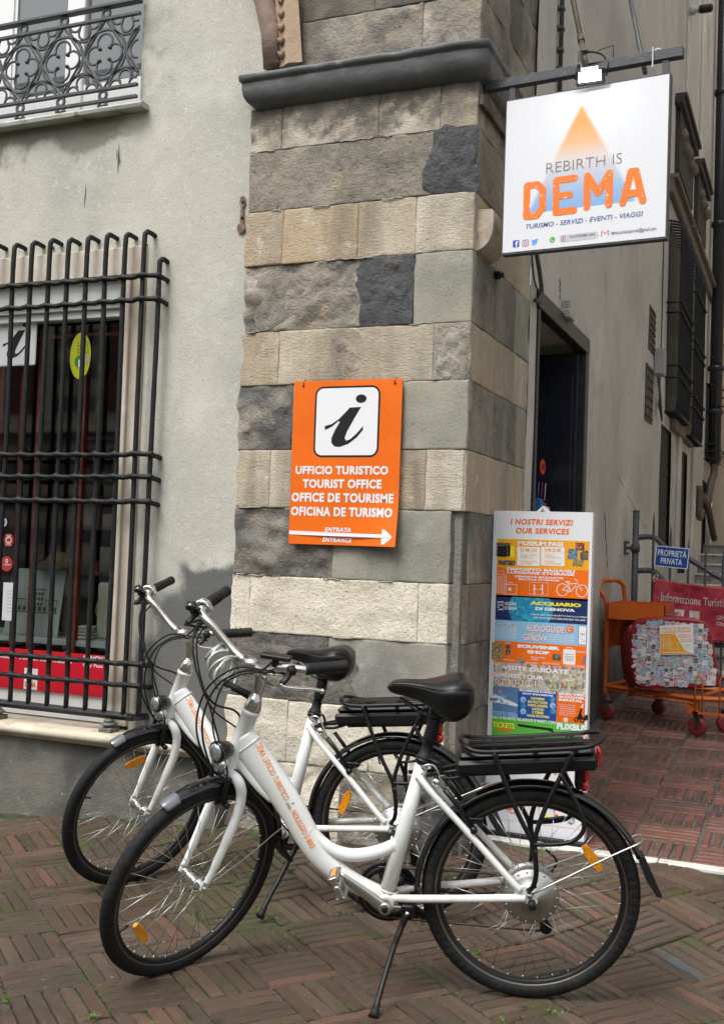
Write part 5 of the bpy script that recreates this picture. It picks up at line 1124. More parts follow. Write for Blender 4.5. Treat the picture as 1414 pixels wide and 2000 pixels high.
for (u, v, r, c, lb, txs) in ((18,1055,.034,(.58,.03,.02),'round red sticker with a white circle, above the other red sticker on the shop window',('BUY TICKET','HERE')),(14,1101,.040,(.52,.06,.06),'round plain red luggage sticker, lower one on the shop window',('nybag',)),(8,1020,.024,(.7,.7,.7),'small round white sticker above the red stickers on the shop window',('10%',))):
    s_ = thing('round_sticker', lb, 'sticker', F(u,v,YS)); P = Panel(F(u,v,YS), (1,0,0), (0,0,1), s_); P.disc(0, 0, r, ink('st_%d' % v, c), .0010, 'sheet', n=26)
    if v == 1055: P.disc(0, 0, r*.62, WHITE, .0014); P.poly([(-.015,-.008),(.015,-.006),(.010,.012),(-.008,.01)], ink('red_a', (.5,.04,.02)), .0018); P.text('TICKET', -.022, .021, .022, .029, WHITE, .03, 0, .0014); P.text('BUY HERE', -.02, -.029, .02, -.022, WHITE, .03, 0, .0014)
    elif v == 1101: P.text('nybag', -.018, -.012, .028, .002, WHITE, .02, 0, .0014); P.disc(.0, .015, .009, WHITE, .0014, ry=.012); P.disc(.0, .016, .004, ink('st_1101', c), .0018)
    else: P.text('10%', -.014, -.008, .014, .008, ink('red_a', (.5,.04,.02)), .03, 0, .0014)
b = MB(); q = F(20,1175,YS); b.box((q.x-.045,YS-.003,q.z-.10),(q.x+.028,YS-.001,q.z+.10)); s_ = inwin('notice_sheet', WHITE, 'small white notice with opening hours taped low inside the shop window', 'notice', b)
P = Panel((q.x-.045,YS-.003,q.z-.10), (1,0,0), (0,0,1), s_)
for i in range(7): P.text('09:30 - 18:30', .03, .045+.018*i, .062, .052+.018*i, ink('pale_text', (.2,.22,.28)), .0, 0, .001)
b = MB(); b.box((WX0,4.50,.66),(WX1-.004,4.515,.905)) ; 
rb = thing('red_window_banner', 'bright red strip of tourist information lettering across the foot of the shop window', 'banner', (-3.6,4.51,.78)); zR0, zR1 = F(100,1352,4.512).z, F(100,1272,4.512).z
REDV = ink('banner_red', (.58,.012,.028)); b = MB(); b.box((WX0,4.508,zR0),(WX1-.006,4.514,zR1)); b.build('sheet', REDV, rb)
P = Panel((WX0,4.508,zR0), (1,0,0), (0,0,1), rb)
def rbx(u, v): q = on(1, 4.508, u/4.713, 1080+v/4.713); return q.x-WX0, q.z-zR0
a, c = rbx(0,962), rbx(668,935); P.text('Informazione Turistica \u2022 Tourist Information', a[0]-.30, a[1]-.0, c[0], a[1]+.024, WHITE, .015, 0, .001)
a, c = rbx(770,990), rbx(1060,955); P.text('GENOVA', a[0], a[1], a[0]+.145, a[1]+.028, WHITE, .03, 0, .001); P.text('City Pass', a[0], a[1]-.034, a[0]+.12, a[1]-.012, WHITE, .02, 0, .001)
a = rbx(222,1250); P.rect(a[0], a[1], a[0]+.086, a[1]+.108, WHITE, .001); P.text('DEMA', a[0]+.008, a[1]+.012, a[0]+.078, a[1]+.040, WORN, .05, 0, .0016); P.poly([(a[0]+.03,a[1]+.045),(a[0]+.056,a[1]+.045),(a[0]+.043,a[1]+.085)], ink('grey_emblem', (.28,.27,.24)), .0016)
zs_ = F(100,1248,4.60).z
b = MB(); b.box((WX0,4.62,zs_-.03),(WX1+.3,5.0,zs_),.002); inwin('display_shelf', mat('white_shelf', (.55,.58,.58), .3), 'white display shelf inside the shop window above the red banner', 'shelf', b)
b = MB(); fz = zs_; q0, q1 = F(5,1240,4.70).x, F(110,1240,4.70).x; X = Matrix.Translation((0,4.72,fz)) @ Matrix.Rotation(math.radians(-8), 4, 'X'); b.X = X; b.box((q0,-.008,0),(q1,.0,.36),.002); fr_ = inwin('framed_print', mat('pale_green_print', (.50,.56,.52), .3), 'pale print of a palace front leaning in the shop window', 'picture', b)
b = MB(); b.X = X; SEP = ink('sepia', (.14,.12,.08)); cx_ = (q0+q1)/2+.01; w0 = (q1-q0)
for i in range(9): b.box((cx_-.15+.034*i,-.0095,.13),(cx_-.128+.034*i,-.0085,.155)); 
for j in range(3):
    for i in range(5): b.box((cx_-.055+.022*i,-.0095,.16+.028*j),(cx_-.041+.022*i,-.0085,.178+.028*j))
b.box((cx_-.17,-.0095,.12),(cx_+.15,-.0085,.126)); b.box((cx_-.07,-.0095,.245),(cx_+.06,-.0085,.252)); b.box((cx_-.165,-.0095,.19),(cx_-.07,-.0085,.195)); b.box((cx_+.06,-.0095,.19),(cx_+.145,-.0085,.195))
for i in range(5): b.box((cx_-.16+.022*i,-.0095,.157),(cx_-.157+.022*i,-.0085,.19)); b.box((cx_+.065+.018*i,-.0095,.157),(cx_+.068+.018*i,-.0085,.19))
b.build('palace_drawing', SEP, fr_)
b = MB(); q = F(163,1238,4.72); b.smooth = True
for k in range(4): b.obox((q.x+.003*(k % 2), 4.74, zs_+.010+.017*k), (.115-.008*k,.10,.014), Matrix.Rotation(.06*k, 3, 'Z'), .005)
inwin('folded_cloths', mat('linen', (.55,.52,.45), .9, layers=[((.2,.18,.15),40,.58,.7)]), 'small pile of folded cream cloths on the window shelf', 'cloth', b)
b = MB(); q0_, q1_ = F(187,1240,4.78).x, WX1+.03; b.box((q0_,4.78,zs_),(q1_,4.84,zs_+.30),.012); b.tube(cr([(q0_+.02,4.775,zs_+.22),(q0_+.03,4.77,zs_+.12),(q1_-.03,4.77,zs_+.16),(q1_-.01,4.775,zs_+.3)],6), .003, 6); inwin('cream_bag', mat('canvas', (.55,.52,.42), .9, bump=[(80,.4,.003)]), 'cream canvas bag standing at the right end of the window shelf', 'bag', b)
SH = mat('shelf_wood', (.12,.10,.085), .6); b = MB(); X0s, X1s = -4.6, WX1+.3
for z_ in (1.15,1.45,1.75,2.05): b.box((X0s,5.9,z_),(X1s,6.25,z_+.025))
for x_ in (X0s,-4.0,-3.4,X1s): b.box((x_,5.9,.4),(x_+.03,6.25,2.1))
sh = inwin('stock_shelf', SH, 'dim stock shelf at the back of the shop seen through the bars', 'shelf', b)
r_ = random.Random(2); b = MB()
for z_ in (1.175,1.475,1.775):
    x_ = X0s+.1
    while x_ < X1s-.1: w_ = r_.uniform(.03,.12); b.box((x_,5.92,z_),(x_+w_*.8,6.1,z_+r_.uniform(.06,.2)),.002); x_ += w_
tag(b.build('shop_goods', mat('goods', (.25,.2,.16), .6, islands=[(.3,.05,.03),(.1,.12,.2),(.35,.3,.22),(.05,.05,.05),(.2,.15,.1)])), kind='stuff')
b = MB(); q = F(112,1120,4.78); b.smooth = True; b.lathe([(0,.05),(.04,.047),(.07,.03),(.085,0),(.13,-.004),(.13,-.012),(0,-.012)], (q.x,4.80,zs_+.40), (0,-.3,1), 20); b.tube([(q.x,4.82,zs_+.39),(q.x,4.86,zs_)], .008, 6); inwin('straw_hat', mat('dark_straw', (.12,.085,.04), .9), 'dark hat on a stand behind the palace print', 'hat', b)
# goods just inside the office doorway
b = MB(); q = on(0, AX-.25, 1060, 912); t_ = [(q.y+.0, 0)]; n_ = 16
def yz(a, c, t): return V((AX-.18-t, 6.1+a, 1.83+c))
p_ = on(0, AX-.18, 1059, 912); 
def yz(a, c, t): return V((p_.x+t, p_.y+a, p_.z+c))
b.prism([((.075 if k % 2 else .06)*math.cos(2*PI*k/36), (.05 if k % 2 else .040)*math.sin(2*PI*k/36)) for k in range(36)], 0, .003, yz); tg = inwin('price_tag', ink('fluo_orange', (.85,.10,.02)), 'orange starburst five euro price tag inside the office doorway', 'price tag', b)
P = Panel(yz(-.045,-.018,.004), (0,1,0), (0,0,1), tg); P.text('5\u20ac', 0, 0, .09, .036, BLACK, .02, 0, .001)
p_ = on(0, AX-.2, 1056, 985)
for k, (c, lb) in enumerate((((.03,.20,.5),'blue'),((.5,.03,.12),'pink'),((.65,.65,.62),'white'))):
    b = MB(); y_ = p_.y-.09+.09*k; b.box((p_.x-.03, y_-.03, p_.z-.16), (p_.x+.03, y_+.03, p_.z+.03-.02*k), .006); b.tube([(p_.x,y_,p_.z+.03),(p_.x,y_+.02,p_.z+.14)], .003, 5); inwin('hanging_souvenir', ink('souv_%d' % k, c), lb+' souvenir hanging with the others inside the office doorway', 'souvenir', b)
b = MB(); 
for z_ in (1.2,1.6,2.0,2.3): b.box((-2.9, 7.6, z_), (AX-.45, 7.9, z_+.025))
inwin('wall_shelf', mat('pale_shelf', (.45,.43,.38), .6), 'pale wall shelf at the back of the office doorway', 'shelf', b)
b = MB(); b.box((AX-.62, 7.0, .15), (AX-.50, 7.08, 2.3), .003); b.box((AX-.75,7.0,2.2),(AX-.5,7.5,2.3)); inwin('display_stand', DKFRAME, 'dark upright display stand inside the office doorway', 'stand', b)

# ------------------------------------------------------------------ gate, notices, banner, trolley, suitcase
GY = 8.72
gt = thing('iron_gate', 'dark iron gate with spiked bars and sagging rails across the alley', 'gate', (-1.27, GY, .3))
def gp(u, v): return on(1, GY, u, v)
b = MB(); p = gp(1242,1000); b.tube([(p.x, GY, .3), (p.x, GY, p.z)], .026, 12); b.lathe([(.028,0),(.03,.008),(.012,.016),(0,.018)], (p.x, GY, p.z), (0,0,1), 12); b.build('post', GREY_IRON, gt)
b = MB(); q = gp(1220,1070); b.tube([(AX+.01, GY, q.z), (p.x, GY, q.z)], .012, 8); b.box((AX, GY-.02, q.z-.055), (AX+.015, GY+.02, q.z+.055), .003); b.lathe([(.036,-.03),(.036,.03)], (p.x,GY,q.z), (0,0,1), 12)
for e in (-1,1): b.lathe([(.010,0),(.010,.02),(0,.024)], (AX+.015, GY, q.z+.045*e), (1,0,0), 8)
b.build('wall_hinge', GREY_IRON, gt)
for rail_ in ([(1243,1050),(1277,1050),(1305,1075),(1345,1092),(1414,1133),(1480,1150),(1580,1150)], [(1243,1115),(1275,1116),(1300,1140),(1345,1175),(1414,1215),(1480,1230),(1580,1230)]):
    b = MB(); P_r = [gp(*q) for q in rail_]; b.tube(cr([(a.x, GY, a.z) for a in P_r], 4), [(.010,.022)]*25, 4, up=(0,0,1), smooth=False); b.build('rail', GREY_IRON, gt)
for (u, v) in ((1277,998),(1310,1024),(1345,1048),(1378,1060),(1412,1072),(1446,1082),(1480,1086),(1514,1086),(1548,1080)):
    p = gp(u, v); b = MB(); b.tube([(p.x, GY-.006, .36), (p.x, GY-.006, p.z-.10), (p.x, GY-.006, p.z)], [.010,.010,.001], 6, smooth=False); b.build('spiked_bar', GREY_IRON, gt)
for (u0,v0,u1,v1) in ((1243,1250,1560,1290),(1243,1385,1560,1400)):
    p, q = gp(u0,v0), gp(u1,v1); b = MB(); b.box((p.x,GY-.012,p.z-.02),(q.x,GY+.012,p.z+.02)); b.build('rail', GREY_IRON, gt)
# blue enamel sign
pv = thing('private_property_sign', 'blue sign with white lettering and border, tied to the iron gate', 'sign', gp(1280,1065))
o0, oR, oU = on(1,GY-.03,1277,1105), on(1,GY-.03,1342,1112), on(1,GY-.03,1280,1065); P = Panel(o0, oR-o0, oU-o0, pv); w_, h_ = (oR-o0).length, (oU-o0).length
P.U = (P.U-P.R*P.U.dot(P.R)).normalized(); P.rrect(0,0,w_,h_,.006,WHITE,.002,'plate',.002); P.rrect(.006,.006,w_-.006,h_-.006,.004,ink('enamel_blue', (.006,.07,.30)),.0028)
P.text('PROPRIET\u00c0', w_*.07, h_*.53, w_*.93, h_*.90, WHITE, .012, 0, .0036); P.text('PRIVATA', w_*.18, h_*.15, w_*.82, h_*.44, WHITE, .012, 0, .0036)
# red banner
bn = thing('red_banner', 'creased dark red cloth banner with white tourist information text hung on the gate', 'banner', gp(1276,1130))
c00, c10, c01, c11 = on(1,GY-.06,1268,1248), on(1,GY-.06,1600,1262), on(1,GY-.06,1276,1129), on(1,GY-.06,1600,1150)
def bp(u, v, t=0):
    q = (c00.lerp(c10, u)).lerp(c01.lerp(c11, u), v); q.z -= .035*math.sin(PI*min(1,u*1.2))*(v)
    q.y += -.02*math.sin(u*9+v*4)*(.5+.5*(1-v))-.018*abs(nz(u*6, v*2, 0, 1.6))-.006*nz(u*20, v*6)-.012*math.sin((u*7-v*3)*3)*.4-t
    return q
b = MB(); b.smooth = True; nx, ny = 90, 26
b.add([bp(i/nx, j/ny) for j in range(ny+1) for i in range(nx+1)], [(j*(nx+1)+i, j*(nx+1)+i+1, (j+1)*(nx+1)+i+1, (j+1)*(nx+1)+i) for j in range(ny) for i in range(nx)])
o = b.build('cloth', mat('banner_cloth', (.30,.018,.035), .55, layers=[((.36,.03,.05),4,.45,.7)], bump=[(7,.5,.02),(20,.3,.006)]), bn); md = o.modifiers.new('thick','SOLIDIFY'); md.thickness = .002
class BP(Panel):
    def pt(s, u, v, t=0): return bp(u, v, t+.003)
P = BP((0,0,0),(1,0,0),(0,0,1),bn); PW = ink('faded_white', (.55,.48,.47))
P.text('Informazione Turistica \u2022 Tourist Information', .055, .64, .90, .79, PW, .006, 0, .001)
for x_ in (.14, .235): P.rect(x_, .34, x_+.062, .53, PW, .001)
P.poly([(.152,.37),(.19,.37),(.171,.50)], ink('grey_emblem', (.28,.27,.24)), .0025); i_logo(P, .24, .345, .292, .52, frame=False, t=.0015)
P.text('GENOVA', .40, .40, .52, .48, PW, .02, 0, .001); P.text('City Pass', .40, .28, .51, .36, PW, .02, 0, .001)
b = MB(); b.tube(cr([(c01.x+.01,GY-.06,c01.z-.03),(c01.x-.01,GY-.04,c01.z),(c01.x+.02,GY-.02,c01.z+.03),(c01.x+.03,GY-.05,c01.z-.02)],5), .003, 5); b.build('rope', mat('rope', (.5,.47,.42), .8), bn)

# orange luggage trolley
TORG = mat('trolley_orange', (.50,.105,.010), .4, layers=[((.42,.08,.008),5,.45,.7),((.20,.06,.02),25,.68,.8)], bump=[(40,.2,.003)])
ty = 7.76; tz = g(-1.3, ty)
tr = thing('luggage_trolley', 'orange luggage trolley with basket and red wheels standing before the iron gate', 'trolley', (-1.3, ty, tz))
def tp(u, v, y): return on(1, y, u, v)
L0_ = tp(1184,1340,ty)
hx0 = L0_.x; yN, yFar = 7.70, 8.08   # near and far side frames of the handle end
zH = tp(1205,1136,yN).z
b = MB(); R_ = .0155
b.tube(cr([(hx0,yN,tz+.16),(hx0,yN,.75),(hx0,yN,1.0),(hx0-.02,yN,1.10),(hx0-.055,yN+.01,zH-.06),(hx0-.045,yN+.05,zH),(hx0+.0,yN+.12,zH+.004),(hx0+.01,yFar-.10,zH+.004),(hx0+.05,yFar-.03,zH-.03),(hx0+.06,yFar,1.10),(hx0+.08,yFar,1.0),(hx0+.08,yFar,.7),(hx0+.08,yFar,tz+.16)], 6), R_, 10); b.build('handle_frame', TORG, tr)
def P3(u, v, y): q = on(1, y, u, v); return (q.x, y, q.z)
# basket: open tray
ba, bb_, bz0, bz1 = hx0+.0, 0, tp(1200,1208,yN).z, tp(1200,1176,yN).z
xb0, xb1 = tp(1191,1190,yN-.0).x+.015, tp(1298,1190,7.50).x
b = MB()
y_a, y_b = 7.50, 8.06; w_ = .006
b.box((xb0,y_a,bz0),(xb1,y_b,bz0+w_)); b.box((xb0,y_a,bz0),(xb1,y_a+w_,bz1)); b.box((xb0,y_b-w_,bz0),(xb1,y_b,bz1)); b.box((xb0,y_a,bz0),(xb0+w_,y_b,bz1)); b.box((xb1-w_,y_a,bz0),(xb1,y_b,bz1-.0)); b.build('basket', TORG, tr)
b = MB(); zpl = tp(1200,1268,yN).z; b.box((hx0+.01,yN+.02,zpl),(hx0+.016,yFar,bz0-.002)); b.box((hx0+.016,yFar-.02,zpl),(hx0+.20,yFar-.014,bz0-.002)); b.build('back_plate', TORG, tr)
# base frame running forward to the right and towards the viewer
zf = tp(1195,1341,yN).z; xe, yne = tp(1355,1365,7.38).x, 7.38
b = MB()
A0, A1 = V((hx0, yN, zf)), V((xe, yne, zf+.0)); B0, B1 = V((hx0+.08, yFar, zf)), V((xe+.12, 8.0, zf)); far = V((tp(1450,1345,7.55).x, 7.6, zf))
for p0, p1 in ((A0,A1),(B0,B1),(A0,B0),(A1,B1),(A0.lerp(A1,.5),B0.lerp(B1,.5)),(A1,A1+V((.25,.10,0))),(B1,B1+V((.25,-.1,0))),(A1+V((.25,.10,0)),B1+V((.25,-.1,0)))): 
    b.tube([p0, p1], [(.012,.018)]*2, 4, up=(0,0,1), smooth=False)
b.tube([A0+V((0,0,-.03)), A1+V((0,0,-.03))], .006, 5); b.build('base_frame', TORG, tr)
# front: box section and two wire hoops
fb = V((xe, yne, zf)); q = tp(1340,1385,7.38)
b = MB(); b.box((q.x,7.40,q.z-.035),(tp(1362,1380,7.4).x,7.50,zf-.01),.004); 
lowz = tp(1380,1390,7.33).z
b.box((tp(1352,1393,7.33).x,7.32,lowz-.02),(tp(1450,1390,7.33).x,7.335,lowz-.006)); b.box((tp(1352,1393,7.33).x,7.32,lowz-.02),(tp(1362,1393,7.33).x,7.50,lowz-.006)); b.build('front_rail', TORG, tr)
for u in (1356, 1404):
    p0 = tp(u,1390,7.325); zt2 = tp(u+8,1322,7.325).z; w2_ = tp(u+14,1390,7.325).x-p0.x; b = MB()
    b.tube([(p0.x,7.325,lowz-.01),(p0.x,7.325,zt2-.03)]+[(p0.x+w2_/2-w2_/2*math.cos(t),7.325,zt2-.03+.03*math.sin(t)) for t in [PI*k/8 for k in range(1,8)]]+[(p0.x+w2_,7.325,zt2-.03),(p0.x+w2_,7.325,lowz-.01)], .0055, 6); b.build('wire_hoop', TORG, tr)
def caster(x, y, r, rz):
    z = g(x, y); b = MB(); c = V((x, y, z+r)); ax = V((math.sin(rz), math.cos(rz), 0)); n = V((math.cos(rz), -math.sin(rz), 0))
    b.lathe([(r*.55,-.018),(r*.93,-.018),(r,-.010),(r,.010),(r*.93,.018),(r*.55,.018)], c, ax, 24); w_ = b.build('wheel', mat('red_wheel_rubber', (.20,.02,.025), .5, layers=[((.12,.02,.02),12,.5,.7)]), tr)
    b = MB(); b.lathe([(0,-.016),(r*.56,-.015),(r*.56,.015),(0,.016)], c, ax, 18); b.lathe([(.010,-.032),(.010,.032)], c, ax, 8); b.build('hub', mat('dark_wheel_hub', (.04,.035,.035), .5), w_)
    b = MB()
    for e in (-1, 1): b.prism([(-.022,r*1.2),(.03,r*1.2),(.012,-.012),(-.012,-.012)], e*.024-.002, e*.024+.002, lambda a, cc, t: c+n*a+V((0,0,cc))+ax*t)
    b.lathe([(.03,r*1.2),(.034,r*1.2+.012),(.03,r*1.2+.02),(.014,r*1.2+.022),(.014,zf-z-r-.0)], c+V((0,0,0)), (0,0,1), 14); b.build('fork', mat('brown_fork', (.10,.07,.05), .5, .3), w_)
caster(-1.305, 7.70, .058, .35); caster(-1.0, 8.05, .05, .2); caster(-.672, 7.43, .062, .3); caster(-.51, 7.62, .062, -.5)
# suitcase lying on the trolley, covered with travel stickers
sc_ = thing('sticker_suitcase', 'dark red suitcase covered with travel stickers lying on the orange trolley', 'suitcase', (-1, 7.6, zf))
cy_ = 7.42
ol = [(1230,1242),(1243,1216),(1270,1207),(1330,1206),(1372,1212),(1388,1232),(1398,1275),(1407,1330),(1398,1343),(1330,1345),(1270,1346),(1250,1344),(1236,1330),(1230,1290)]
olw = [(tp(u,v,cy_).x, tp(u,v,cy_).z) for u, v in ol]; cx0 = sum(p[0] for p in olw)/len(olw); cz0 = sum(p[1] for p in olw)/len(olw)
olc = cr(olw, 5, True); n = len(olc); b = MB(); b.smooth = True; vs_ = []
prof_ = [(.0,.86,.0),(.02,.93,.0),(.05,.985,.0),(.09,1.0,.0),(.18,1.0,0),(.24,.985,0),(.27,.92,0)]
lay_ = [(cy_, .945),(cy_+.004,.972),(cy_+.014,.992),(cy_+.04,1.0),(cy_+.20,1.0),(cy_+.235,.985),(cy_+.25,.93)]
shx = -.09   # the shell leans back to the left
for (y, s_) in lay_:
    for (x, z) in olc: vs_.append((cx0+(x-cx0)*s_+shx*(y-cy_)/.25*1.2, y, cz0+(z-cz0)*s_))
b.add(vs_, [(i*n+k, i*n+(k+1) % n, (i+1)*n+(k+1) % n, (i+1)*n+k) for i in range(len(lay_)-1) for k in range(n)]); b.add([vs_[k] for k in range(n)], [tuple(range(n))]); b.add(vs_[-n:], [tuple(range(n))])
b.build('shell', mat('suitcase_red', (.22,.010,.022), .45, bump=[(60,.3,.003)]), sc_)
b = MB(); p = tp(1306,1205,cy_+.1); b.tube(cr([(p.x-.05,cy_+.1,p.z-.004),(p.x-.04,cy_+.1,p.z+.012),(p.x+.04,cy_+.1,p.z+.012),(p.x+.05,cy_+.1,p.z-.004)],4), [(.012,.004)]*13, 6); b.build('handle', mat('grey_handle', (.12,.13,.13), .5), sc_)
b = MB(); p = tp(1240,1230,cy_); b.obox((p.x-.03,cy_+.06,p.z), (.04,.05,.05), None, .01); b.build('corner_guard', mat('grey_handle', (.12,.13,.13), .5), sc_)
P = Panel((0, cy_-.001, 0), (1,0,0), (0,0,1), sc_)
SC = [ink('stk_%d' % i, c) for i, c in enumerate([(.30,.48,.60),(.52,.30,.38),(.20,.35,.33),(.62,.60,.56),(.18,.26,.46),(.40,.20,.16),(.46,.42,.30),(.12,.10,.12),(.35,.52,.50),(.60,.42,.50)])]; SW = ink('sticker_white', (.62,.63,.68))
def inside_(x, z):
    c = False; m = len(olc)
    for i in range(m):
        x1_, z1_ = olc[i]; x2_, z2_ = olc[(i+1) % m]
        if (z1_ > z) != (z2_ > z) and x < (x2_-x1_)*(z-z1_)/(z2_-z1_)+x1_: c = not c
    return c
r_ = random.Random(11); lib = []
for k in range(14):
    n_ = r_.choice((4,4,4,6,10)); w_, h_ = r_.uniform(.012,.023), r_.uniform(.010,.021)
    if n_ == 4: pts = [(-w_,-h_),(w_,-h_),(w_,h_),(-w_,h_)]
    else: pts = [(w_*(.85+.2*r_.random())*math.cos(2*PI*i/n_), h_*(.85+.2*r_.random())*math.sin(2*PI*i/n_)) for i in range(n_)]
    b = MB(); b.prism(pts, 0, .0006, lambda a, c, t: V((a, -t, c))); b.m = 1; b.prism([(a*.82, c*.82) for a, c in pts], .0006, .0009, lambda a, c, t: V((a, -t, c))); b.m = 2
    for i in range(r_.randrange(1,4)): y_ = r_.uniform(-.5,.4)*h_; b.prism([(-w_*.55,y_),(w_*r_.uniform(.1,.55),y_),(w_*.5,y_+h_*.16),(-w_*.55,y_+h_*.16)], .0009, .0011, lambda a, c, t: V((a, -t, c)))
    o = b.build('sticker', [SW, SC[k % 10], SC[(k*3+4) % 10]], sc_); lib.append(o.data); bpy.data.objects.remove(o)
cnt = 0; xs0, xs1 = min(p[0] for p in olw), max(p[0] for p in olw); z0_, z1_ = min(p[1] for p in olw), max(p[1] for p in olw)
zz = z0_+.02
while zz < z1_-.01:
    xx = xs0+.03+r_.uniform(0,.01)
    while xx < xs1:
        k = .90; xi, zi = cx0+(xx-cx0)/k, cz0+(zz-cz0)/k
        if inside_(xi, zi):
            o = bpy.data.objects.new('sticker', r_.choice(lib)); link(o, sc_); o.matrix_world = Matrix.Translation((xx+r_.gauss(0,.002), cy_-.0015-.0012*(cnt % 3), zz+r_.gauss(0,.003))) @ Matrix.Rotation(r_.gauss(0,.28), 4, 'Y'); cnt += 1
        xx += .030
    zz += .0262
P = Panel(tp(1289,1279,cy_-.012)+V((0,0,0)), tp(1354,1278,cy_-.012)-tp(1289,1279,cy_-.012), (0,0,1), sc_); w_ = (tp(1354,1278,cy_)-tp(1289,1279,cy_)).length; h_ = tp(1284,1222,cy_).z-tp(1288,1279,cy_).z
P.U = (V((-.05,0,1))).normalized(); P.rect(-.0,0,w_,h_,WHITE,.002,'luggage_poster',.004); P.poly([(.004,.004),(w_-.004,.004),(w_*.72,h_*.16),(w_*.45,h_*.72),(.004,h_*.72)], YE, .0028); P.text('DEPOSITO BAGAGLI', .012, h_*.86, w_*.93, h_*.94, YE, .03, 0, .0028); P.text('LUGGAGE STORAGE', .012, h_*.75, w_*.93, h_*.83, YE, .03, 0, .0028)
P.text('DEPOSITO\nBICICLETTE', w_*.56, h_*.58, w_*.95, h_*.70, YE, .02, 0, .0028); P.text('BICYCLES\nSTORAGE', w_*.62, h_*.42, w_*.95, h_*.54, YE, .02, 0, .0028)
P.line([(w_*.10,h_*.2),(w_*.30,h_*.2),(w_*.30,h_*.62),(w_*.10,h_*.62)], .003, WHITE, .0034, closed=True); P.line([(w_*.33,h_*.18),(w_*.55,h_*.18),(w_*.52,h_*.4),(w_*.33,h_*.4)], .003, WHITE, .0034, closed=True)
for k in range(3): P.line([(w_*(.15+.05*k),h_*.24),(w_*(.15+.05*k),h_*.58)], .0016, WHITE, .0034)
P.line([(w_*.08,h_*.08),(w_*.9,h_*.08)], .004, WHITE, .0034); 
for cx_ in (.72,.88): P.line(arc(w_*cx_, h_*.26, h_*.07, 0, 2*PI, 12)[:-1], .0012, YE, .0034, closed=True)
P.line([(w_*.72,h_*.26),(w_*.80,h_*.36),(w_*.86,h_*.36),(w_*.88,h_*.26)], .0012, YE, .0034)
# ------------------------------------------------------------------ the two electric bicycles (local axes: x forward, y to the rider's left, z up; origin under the rear hub)
HA_, WB_, RW_, RK_ = 1.2522, 1.0646, .335, .0119
AXIS = V((-math.cos(HA_), 0, math.sin(HA_))); PT = V((WB_-RK_*math.sin(HA_), 0, RW_-RK_*math.cos(HA_)))
def steer(a): return Matrix.Translation(PT) @ Matrix.Rotation(a, 4, AXIS) @ Matrix.Translation(-PT)
def pose(O, rows): return Matrix(((*rows[0], O[0]), (*rows[1], O[1]), (*rows[2], O[2]), (0,0,0,1)))
POSE1 = pose((-.78983,3.36403,0), ((-.95356,.30059,.01894),(-.30071,-.94659,-.11637),(-.01705,-.11666,.99303))); ST1 = .9173
POSE2 = pose((-1.40347,3.83889,.004), ((-.99179,.12709,-.01437),(-.12645,-.9912,-.0391),(-.01921,-.03696,.99913))); ST2 = 1.0423
_inv = POSE1.inverted(); _invS = steer(ST1).inverted()
def lc(u, v, y, st=False):
    o = _inv @ CAM; d = (_inv.to_3x3() @ ray(u, v))
    if st: o = _invS @ o; d = _invS.to_3x3() @ d
    return o+d*((y-o.y)/d.y)
FRAME = mat('white_frame_paint', (.80,.82,.81), .28, coat=.6, layers=[((.70,.71,.70),5,.5,.8),((.45,.42,.36),60,.68,.76),((.55,.52,.46),3,.62,.8)], cond=[((.42,.38,.30),[(2,.42,.16)],14,.16)], bump=[(6,.15,.002)])
TYRE = mat('tyre_rubber', (.008,.008,.009), .7, spec=.3, layers=[((.022,.021,.02),14,.5,.75)], bump=[(200,.3,.002)])
BLKG = mat('gloss_black_plastic', (.006,.006,.007), .14, coat=.35)
BLKB = mat('battery_black', (.006,.006,.007), .36, spec=.35)
BLKM = mat('satin_black', (.007,.007,.008), .42, spec=.35, layers=[((.018,.0175,.017),18,.55,.8)], bump=[(160,.2,.001)])
BLKR = mat('black_rubber', (.009,.009,.010), .6, spec=.35)
SEATM = mat('black_vinyl', (.006,.006,.007), .36, spec=.4, bump=[(130,.25,.002)])
SILV = mat('satin_alloy', (.62,.62,.61), .28, 1.0, layers=[((.45,.45,.44),9,.5,.8)])
CHRM = mat('chrome', (.80,.80,.80), .08, 1.0)
ALUM = mat('cast_alloy', (.50,.50,.49), .38, 1.0, bump=[(60,.2,.002)])
STEEL = mat('spoke_steel', (.55,.55,.54), .3, 1.0)
AMB = mat('amber_reflector', (.85,.32,.01), .25, coat=.6, layers=[((.60,.20,.005),140,.45,.6)], bump=[(160,.5,.002)])
REDL = mat('red_lens', (.55,.01,.01), .15, coat=.8)
CLEAR = mat('lamp_lens', (.42,.44,.45), .12, .75, coat=.8, bump=[(60,.6,.004)])
TXT = ink('frame_orange', (.86,.27,.03))
tyre_me = None; spoke_lib = {}
